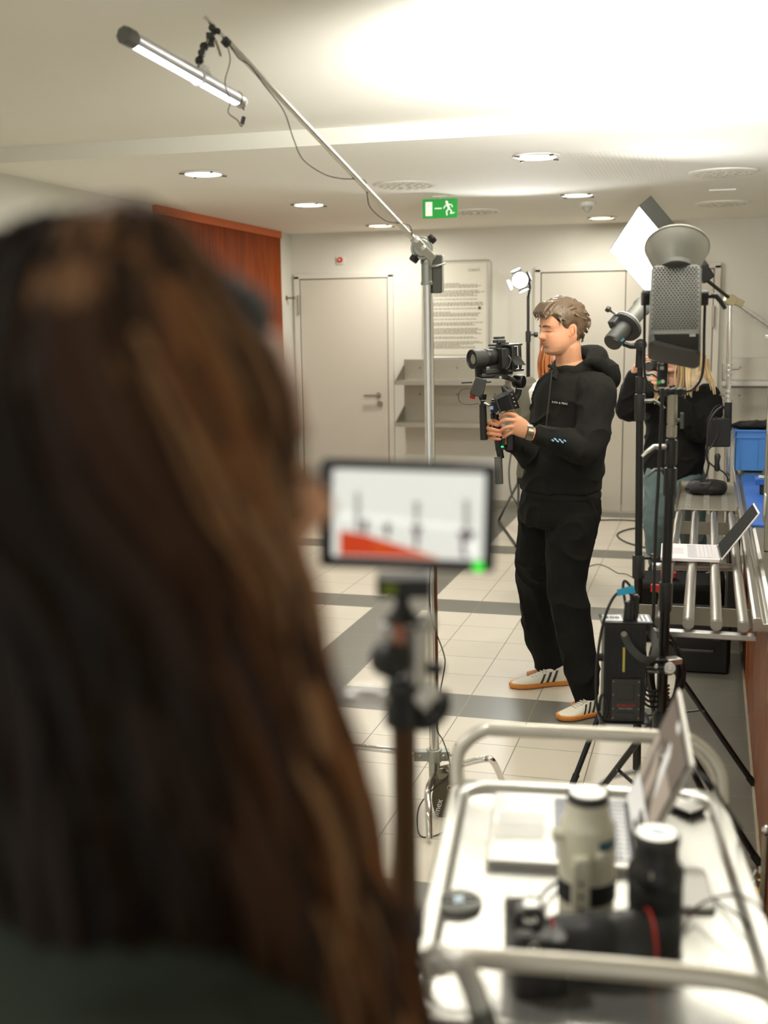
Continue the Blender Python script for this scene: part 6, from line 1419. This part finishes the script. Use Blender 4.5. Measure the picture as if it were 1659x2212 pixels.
# lens cap
lcp = pZ(991, 1958, ZT)
t = thing('lens_cap', 'loose round lens cap with pale sticker lying on the left of the trolley', 'lens cap', lcp)
part('cap_disc', mat('cap_grey', (120, 120, 112), .45), t, lambda a: a.lathe([(0, 0), (.031, 0), (.033, .002), (.033, .009), (.030, .011), (.0, .0105)], lcp, Zv, 40))
part('pinch_grip', MT['black'], t, lambda a: [a.torus(lcp+Zv*.0112+RH*(s_*.016), Zv, .0085, .0018, 18, 6) for s_ in (-1, 1)])
part('cap_sticker', bpy.data.materials['pale_blue_sticker'], t, lambda a: a.box(lcp+Zv*.0112, (.018, .017, .001), RM(RH+FH*.3, z=Zv)), smooth=0)
# drive and phone
dv = pZ(1477, 1752, ZT); t = thing('portable_drive', 'small flat dark drive on the far right corner of the trolley', 'drive', dv)
part('case', MT['dgrey'], t, lambda a: a.box(dv+Zv*.006, (.038, .058, .010), RM(RH+FH*.75, z=Zv)), bevel=.001); part('top_face', MT['alu'], t, lambda a: a.box(dv+Zv*.0115, (.036, .056, .001), RM(RH+FH*.75, z=Zv)), smooth=0)
ph = pZ(1484, 1925, ZT); t = thing('white_phone', 'pale phone in a clear case lying on the trolley right of the black lens', 'phone', ph)
part('phone_body', MT['white'], t, lambda a: a.rbox(ph+Zv*.005, (.062, .125, .008), .010, RM(cx_, z=Zv)), bevel=.001); part('clear_case', MT['grey'], t, lambda a: a.rbox(ph+Zv*.0022, (.067, .130, .004), .012, RM(cx_, z=Zv)))
def onT(pts, z=.004): return [pZ(x, y, ZT+dz+z) for x, y, dz in pts]
cable('thin_cable', onT([(1285, 1706, .0), (1310, 1685, .02), (1350, 1672, .04), (1400, 1664, .06), (1480, 1662, .10), (1535, 1690, .11), (1562, 1735, .08), (1600, 1790, .02)]), .0028, 'black cable passing behind the silver laptop over the trolley rim')
cable('thin_cable', onT([(1295, 1704, 0), (1320, 1700, 0), (1360, 1706, .0), (1400, 1722, 0), (1418, 1750, 0)]), .0022, 'short cable curving on the tray behind the silver laptop')
cable('thin_cable', onT([(1475, 2010, 0), (1500, 1965, .01), (1535, 1943, .03), (1590, 1934, .05), (1640, 1960, .05), (1672, 2020, 0)]), .0020, 'thin reddish black cable arching over the right trolley edge', m_=mat('reddish_cable', (70, 40, 34), .5))
cable('thin_cable', onT([(1470, 1930, 0), (1530, 1940, 0), (1560, 1955, .002), (1605, 1988, .01), (1640, 2040, -.05), (1668, 2120, -.1)]), .0020, 'thin grey cable leaving the pale phone over the trolley edge')
cable('thin_cable', onT([(1165, 1945, .03), (1178, 1925, .01), (1200, 1908, .005), (1220, 1900, .0), (1235, 1898, 0)]), .0026, 'short dark cable between the camera and the silver laptop')

# ================= monitor on its stand in front
HQ = 1.075
mon = thing('camera_monitor', 'flat black on-camera monitor with bright blurry picture, in front of the long-haired person', 'monitor', P(875, 1240, HQ))
mA, mB_, mC, mD = P(692, 991, HQ), P(1076, 1003, HQ-.01), P(1069, 1238, HQ-.01), P(690, 1225, HQ)
mN = (mB_-mA).cross(mD-mA).normalized(); mN = mN if mN.dot(CAM-mA) > 0 else -mN
def mq(u, v, n_=0): return (mA.lerp(mB_, u)).lerp(mD.lerp(mC, u), v)+mN*n_
def mring(u0, v0, u1, v1, r, n_):
    asp = (mB_-mA).length/(mD-mA).length; out = []
    for cu, cv, a0 in ((u1-r, v1-r*asp, 0), (u0+r, v1-r*asp, 90), (u0+r, v0+r*asp, 180), (u1-r, v0+r*asp, 270)):
        for k in range(6): q = math.radians(a0+18*k); out.append(mq(cu+r*math.cos(q), cv+r*asp*math.sin(q), n_))
    return out
part('housing', MT['black'], mon, lambda a: a.loops([mring(.01, .015, .99, .985, .03, -.018), mring(0, 0, 1, 1, .035, -.014), mring(0, 0, 1, 1, .035, -.002), mring(.004, .006, .996, .994, .035, 0)]), smooth=40)
su0, sv0, su1, sv1 = .072, .085, .930, .890
part('screen', emitmat('screen_glow', (212, 214, 208), .56), mon, lambda a: a.loops([mring(su0, sv0, su1, sv1, .012, .0004), mring(su0, sv0, su1, sv1, .012, .0008)]), smooth=0)
def mS(u, v): return mq(su0+(su1-su0)*u, sv0+(sv1-sv0)*v, .0012)
for nm, col, s_, pls in (('screen_patch', (186, 58, 20), .5, [[(.05, .70), (.22, .74), (.55, .90), (.72, .985), (.05, .985)]]), ('screen_patch', (190, 130, 30), .5, [[(.28, .84), (.55, .91), (.72, .985), (.28, .985)]]),
    ('screen_patch', (150, 150, 146), .5, [[(.15, .25), (.18, .25), (.19, .72), (.15, .70)], [(.53, .34), (.58, .34), (.57, .62), (.55, .62)], [(.86, .30), (.90, .30), (.91, .66), (.87, .66)]]),
    ('screen_patch', (96, 84, 88), .45, [[(.20, .58), (.24, .56), (.24, .66), (.22, .74), (.20, .70)], [(.34, .60), (.39, .60), (.38, .76), (.355, .76)], [(.52, .62), (.60, .62), (.58, .70), (.57, .88), (.55, .88), (.54, .70)], [(.82, .66), (.95, .66), (.92, .76), (.89, .78), (.90, .97), (.86, .95), (.85, .74)]]),
    ('screen_patch', (226, 228, 224), .62, [[(.05, .50), (.95, .62), (.95, .66), (.05, .56)], [(.88, .80), (.96, .78), (.96, .95), (.90, .96)]])):
    mt_ = emitmat('monitor_tone_%d' % col[0], col, s_)
    for pl in pls: part(nm, mt_, mon, lambda a: a.add([mS(u, v) for u, v in pl], [tuple(range(len(pl)))]), smooth=0)
part('warm_reflection_strip', mat('bezel_reflection', (60, 34, 20), .4), mon, lambda a: a.add([mq(u, v, .0004) for u, v in ((.36, .92), (.72, .93), (.70, .97), (.38, .965))], [(0, 1, 2, 3)]), smooth=0)  # warm reflection on the lower bezel, painted as a brown strip
part('green_light', emitmat('green_led_big', (20, 220, 40), .8), mon, lambda a: a.cyl(mq(.905, .945, .0), mq(.905, .945, .001), .0052))
ms = thing('monitor_stand', 'blurred silver and black stand with clamp and knobs holding the camera monitor', 'light stand', (P(878, 1700, HQ).x, P(878, 1700, HQ).y, 0))
def q_(x, y, d=0.): return P(x, y, HQ+.012+d)
part('quick_release', MT['black'], ms, lambda a: (a.box(q_(872, 1262), (.052, .045, .018), kR), a.box(q_(826, 1262), (.012, .03, .014), kR)), bevel=.002)
part('bubble_level', mat('lime_level', (120, 136, 20), .4), ms, lambda a: a.box(q_(841, 1273, -.022), (.014, .004, .009), kR), bevel=.001)
part('ball_neck', MT['black'], ms, lambda a: a.lathe([(.020, 0), (.013, .006), (.007, .016), (.007, .026), (.011, .032), (.011, .034)], q_(870, 1340), Zv, 24))
part('ball_housing', MT['alu'], ms, lambda a: (a.cyl(q_(900, 1352), q_(897, 1486), .0125), a.box(q_(848, 1368), (.022, .03, .024), kR), a.ball(q_(919, 1346), .011, 12)), bevel=.002)
part('orange_mark', mat('orange_mark', (170, 110, 86), .6), ms, lambda a: a.box(q_(862, 1368, -.016), (.011, .003, .022), kR), smooth=0)
part('big_knob', MT['black'], ms, lambda a: a.lathe([(0, -.012), (.016, -.012), (.018, -.008), (.018, .008), (.015, .012), (0, .012)], q_(842, 1425, -.012), (RH*.5+FH*-.85), 24))
part('side_knob', MT['black'], ms, lambda a: (a.cyl(q_(910, 1442), q_(958, 1446), .0055), a.cyl(q_(925, 1443), q_(958, 1446), .0065)))
part('clamp_body', MT['black'], ms, lambda a: (a.cyl(q_(874, 1482), q_(873, 1565), .0195), a.cyl(q_(884, 1468), q_(875, 1490), .016, .020)), bevel=.001)
part('clamp_ring', MT['black'], ms, lambda a: a.tube(bez([q_(905, 1560, .0), q_(930, 1555, -.01), q_(952, 1530, -.005), q_(950, 1500, .01)], 5), [(.008, .010)]*16, 10))
part('white_lever', MT['white'], ms, lambda a: a.tube([q_(905, 1512, -.01), q_(925, 1500, -.012), q_(948, 1488, -.01)], [.010, .009, .006], 12))
part('silver_lever', MT['alu'], ms, lambda a: (a.ball(q_(831, 1507, -.005), .0085, 12), a.cyl(q_(831, 1507), q_(752, 1502, .01), .0048), a.cyl(q_(820, 1490), q_(768, 1487, .01), .003)))
bb_ = Vector((q_(878, 1900).x, q_(878, 1900).y, 0))
brn = mat('hair_reflection_brown', (84, 58, 34), .35, .5)  # black metal pole; the hair mirrored in it is painted as brown
part('column', brn, ms, lambda a: a.cyl(q_(873, 1560), q_(878, 1965), .0125)); part('lower_column', brn, ms, lambda a: a.cyl(q_(878, 1960), bb_+Zv*.22, .0150))
part('column_collar', MT['dgrey'], ms, lambda a: a.cyl(q_(877, 1962), q_(877, 2022), .0190), bevel=.002)
part('collar_glint', MT['white'], ms, lambda a: a.ball(q_(844, 1948, -.008), .006, 10))  # white ball added to stand for a glint at the collar
part('crank', MT['alu'], ms, lambda a: (a.ball(q_(950, 2075, -.02), .017, 14), a.cyl(q_(950, 2075, -.02), q_(890, 2085, -.01), .009), a.tube(bez([q_(955, 2075, -.03), q_(995, 2085, -.04), q_(1020, 2130, -.05), q_(1040, 2190, -.06)], 4), [.012]*13, 14)))
part('crank_grip', MT['grey'], ms, lambda a: a.tube([q_(1036, 2180, -.06), q_(1075, 2290, -.07)], [.013, .014], 14))
for k, f in enumerate((Vector((.28, -.16, 0)), Vector((-.30, .03, 0)), Vector((.0, .30, 0)))):
    part('leg', MT['blackm'], ms, lambda a: a.tube([bb_+Zv*.40+f*.06, bb_+f+Zv*.012], .010, 10))

# ================= long-haired person in front
HW = .63; HHW = .240
wf = (RH*math.cos(math.radians(22))+FH*math.sin(math.radians(22))).normalized(); wlft = Zv.cross(wf)
MW = headM(P(354, 1478, HW), wf, math.radians(-4))
mb = MB(); head_mesh(mb, MW, HHW, ears=False)
cN = P(300, 1600, HW)
mb.tube(bez([P(240, 1920, HW), P(275, 1700, HW), MW @ (Vector((-.10, 0, .05))*HHW), MW @ (Vector((-.12, 0, .3))*HHW)], 4), [.055]*4+[.050]*4+[.048]*5, 18)
tw_ = [(P(235, 1900, HW), .07, .055), (P(235, 1970, HW), .14, .08), (P(235, 2100, HW), .18, .10), (P(225, 2400, HW), .185, .11), (P(215, 2900, HW), .17, .11), (P(210, 3500, HW), .155, .11)]
loft(mb, [(c, wlft*(a*.85), wf*(b*.85)) for c, a, b in tw_])
gW = Vector((tw_[2][0].x, tw_[2][0].y, 0))
for s_ in (1, -1):
    sh = tw_[2][0]+wlft*(s_*.17); limbs(mb, [sh, sh-Zv*.27+wf*.02, sh-Zv*.40+wf*.20], [.045, .036, .026])
    hp_ = gW+wlft*(s_*.09)+Zv*.92; limbs(mb, [hp_, gW+wlft*(s_*.10)+Zv*.5, gW+wlft*(s_*.11)+Zv*.05], [.075, .05, .034])
loft(mb, [(gW+Zv*1.15, wlft*.13, wf*.09), (gW+Zv*1.0, wlft*.15, wf*.11), (gW+Zv*.88, wlft*.15, wf*.11)])
me = remeshed(mb, .0042, 2)
mW = lambda x, y, z: tuple(MW @ (Vector((x, y, z))*HHW))
paint(me, (222, 166, 130), [(mW(.40, 0, .225), (.014, .03, .010), (186, 104, 90), .8), (mW(.32, -.125, .452), (.03, .02, .008), (60, 42, 34), .9), (mW(.36, -.11, .56), (.03, .03, .006), (96, 70, 50), .8), (mW(.28, -.2, .36), .03, (226, 150, 120), .5)])
wo = finish('person', me, SKIN, None, origin=gW); wo['label'] = 'blurred person with long brown hair and dark jacket close to the camera, watching the monitor'; wo['category'] = 'person'
for s_ in (1, -1): part('eyelashes', MT['black'], wo, lambda a: [a.tube([Vector(mW(.345, s_*.125+dy, .462)), Vector(mW(.40, s_*.135+dy*1.4, .470))], [.0010, .0004], 5) for dy in (-.05, -.03, -.01, .01, .03)])
jk = cloth_mat('dark_green_jacket', (48, 54, 46), 140)
def jack(a):
    loft(a, [(tw_[0][0]+Zv*.012, wlft*.085, wf*.075)]+[(c, wlft*(x*1.06), wf*(y*1.15)) for c, x, y in tw_[1:]])
    for s_ in (1, -1):
        sh = tw_[2][0]+wlft*(s_*.17); limbs(a, [sh, sh-Zv*.27+wf*.02, sh-Zv*.38+wf*.17], [.066, .056, .044])
garment('jacket', jk, wo, jack, .008, .010, 6.)
garment('trousers', cloth_mat('dark_trousers', (36, 38, 44)), wo, lambda a: ([limbs(a, [gW+wlft*(s_*.09)+Zv*.92, gW+wlft*(s_*.10)+Zv*.5, gW+wlft*(s_*.11)+Zv*.08], [.10, .075, .06]) for s_ in (1, -1)], loft(a, [(gW+Zv*1.02, wlft*.16, wf*.115), (gW+Zv*.86, wlft*.17, wf*.12)])), .012, .006, 3.)
for s_ in (1, -1): part('shoe', MT['dgrey'], wo, lambda a: a.tube([gW+wlft*(s_*.11)+Zv*.045-wf*.06, gW+wlft*(s_*.11)+Zv*.045+wf*.05, gW+wlft*(s_*.11)+Zv*.032+wf*.15], [.04, .044, .028], 12))
rnd = random.Random(42)
def hpath(t, z0_, end, spread, wav, ph, out=0.):
    """lock from the scalp: t angle (0 face), z0 start height, end height in head units (negative = below the chin)"""
    pts = []; n = 14
    for i in range(n):
        s_ = i/(n-1); z = z0_+(end-z0_)*s_**1.15
        if z > .30:
            t_ = t-.32*min(1, max(0, (z-.3)/.6))*(1 if t > math.pi else -1)*(1 if abs(t-math.pi) > .5 else .4)
            p = head_point(min(z, .985), t_, hair=1); d = Vector((p.x+.05, p.y, 0)); e = .042+out; p = p+d.normalized()*e if d.length > 1e-3 else p; p.z = z+max(0, (z-.80))*.62
        else:
            p = head_point(.32, t, hair=1); d = Vector((p.x+.05, p.y, 0)).normalized(); k = (.30-z)
            p = Vector((p.x, p.y, 0))+d*(.042+out+k*spread*.05); fwd_ = max(0, math.cos(t)+.35)
            p.x += k*spread*fwd_*.17; p.y *= (1-.10*min(1, k)); p.z = z
        w_ = wav*min(1, max(0, .75-z)/.5)
        p.x += w_*math.sin(z*7+ph); p.y += w_*.7*math.cos(z*6.3+ph*1.3)
        pts.append(MW @ (p*HHW))
    return pts
items = []
for i in range(520):
    t = rnd.uniform(math.radians(42), math.radians(288)) if i % 8 else rnd.uniform(math.radians(284), math.radians(302)); 
    z0_ = rnd.uniform(.70, .98); tt = t if t <= math.pi else 2*math.pi-t; near = t > math.pi
    end = rnd.uniform(-1.9, -.9)
    fr_ = max(0, math.cos(tt)+.45)/1.2                       # towards the face
    k = rnd.random()
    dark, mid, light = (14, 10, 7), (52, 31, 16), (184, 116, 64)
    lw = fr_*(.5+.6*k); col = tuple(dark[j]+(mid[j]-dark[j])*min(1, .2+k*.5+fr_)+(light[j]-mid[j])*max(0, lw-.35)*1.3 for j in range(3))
    if t > math.radians(284): col = rnd.choice([(150, 112, 78), (120, 78, 44), (70, 44, 26), (48, 30, 18)])  # light caught by the front-top locks is put into their beige colour
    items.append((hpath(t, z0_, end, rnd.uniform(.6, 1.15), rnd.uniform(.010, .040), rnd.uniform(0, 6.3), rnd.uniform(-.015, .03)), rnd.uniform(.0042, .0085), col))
for i in range(230):     # crown and temple hair combed back over the forehead edge
    t = math.radians(rnd.uniform(262, 318)) if i % 3 else math.radians(rnd.uniform(44, 100)); z0_ = rnd.uniform(.90, .985)
    items.append((hpath(t, z0_, rnd.uniform(.36, .62), 0, .006, rnd.uniform(0, 6), rnd.uniform(-.012, .012)), rnd.uniform(.006, .010), rnd.choice([(26, 18, 12), (40, 26, 16), (62, 40, 24), (100, 70, 44), (134, 98, 66)])))
for i in range(26):      # loose lighter front locks
    t = math.radians(rnd.choice([rnd.uniform(288, 306), rnd.uniform(40, 55)])); items.append((hpath(t, rnd.uniform(.8, .95), rnd.uniform(-1.8, -.6), rnd.uniform(.8, 1.05), .03, rnd.uniform(0, 6), .01), rnd.uniform(.0025, .005), (168, 108, 60)))
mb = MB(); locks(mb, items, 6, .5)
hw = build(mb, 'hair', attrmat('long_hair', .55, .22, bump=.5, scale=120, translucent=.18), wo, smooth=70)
mb = MB()
cap_hair(mb, MW, HHW, lambda t: interp([(0, .84), (30, .80), (50, .78), (70, .58), (95, .12), (180, .05)], math.degrees(t)), lambda t, z: .05)
L = []
for z in (.35, .1, -.2, -.6, -1.0, -1.4, -1.7):
    ring = []
    for k in range(40):
        t = math.radians(55+226*k/39); q = hpath(t, .9, z-.001, .85, 0, 0, -.03)[-1]; ring.append(q)
    inner = [p.lerp(MW @ (Vector((-.08, 0, z))*HHW), .25) for p in reversed(ring)]
    L.append(ring+inner)
mb.loops(L)
build(mb, 'hair_mass', mat('deep_brown_hair', (16, 12, 8), .7, var=.3, scale=60, bump=.5), hw, smooth=60)
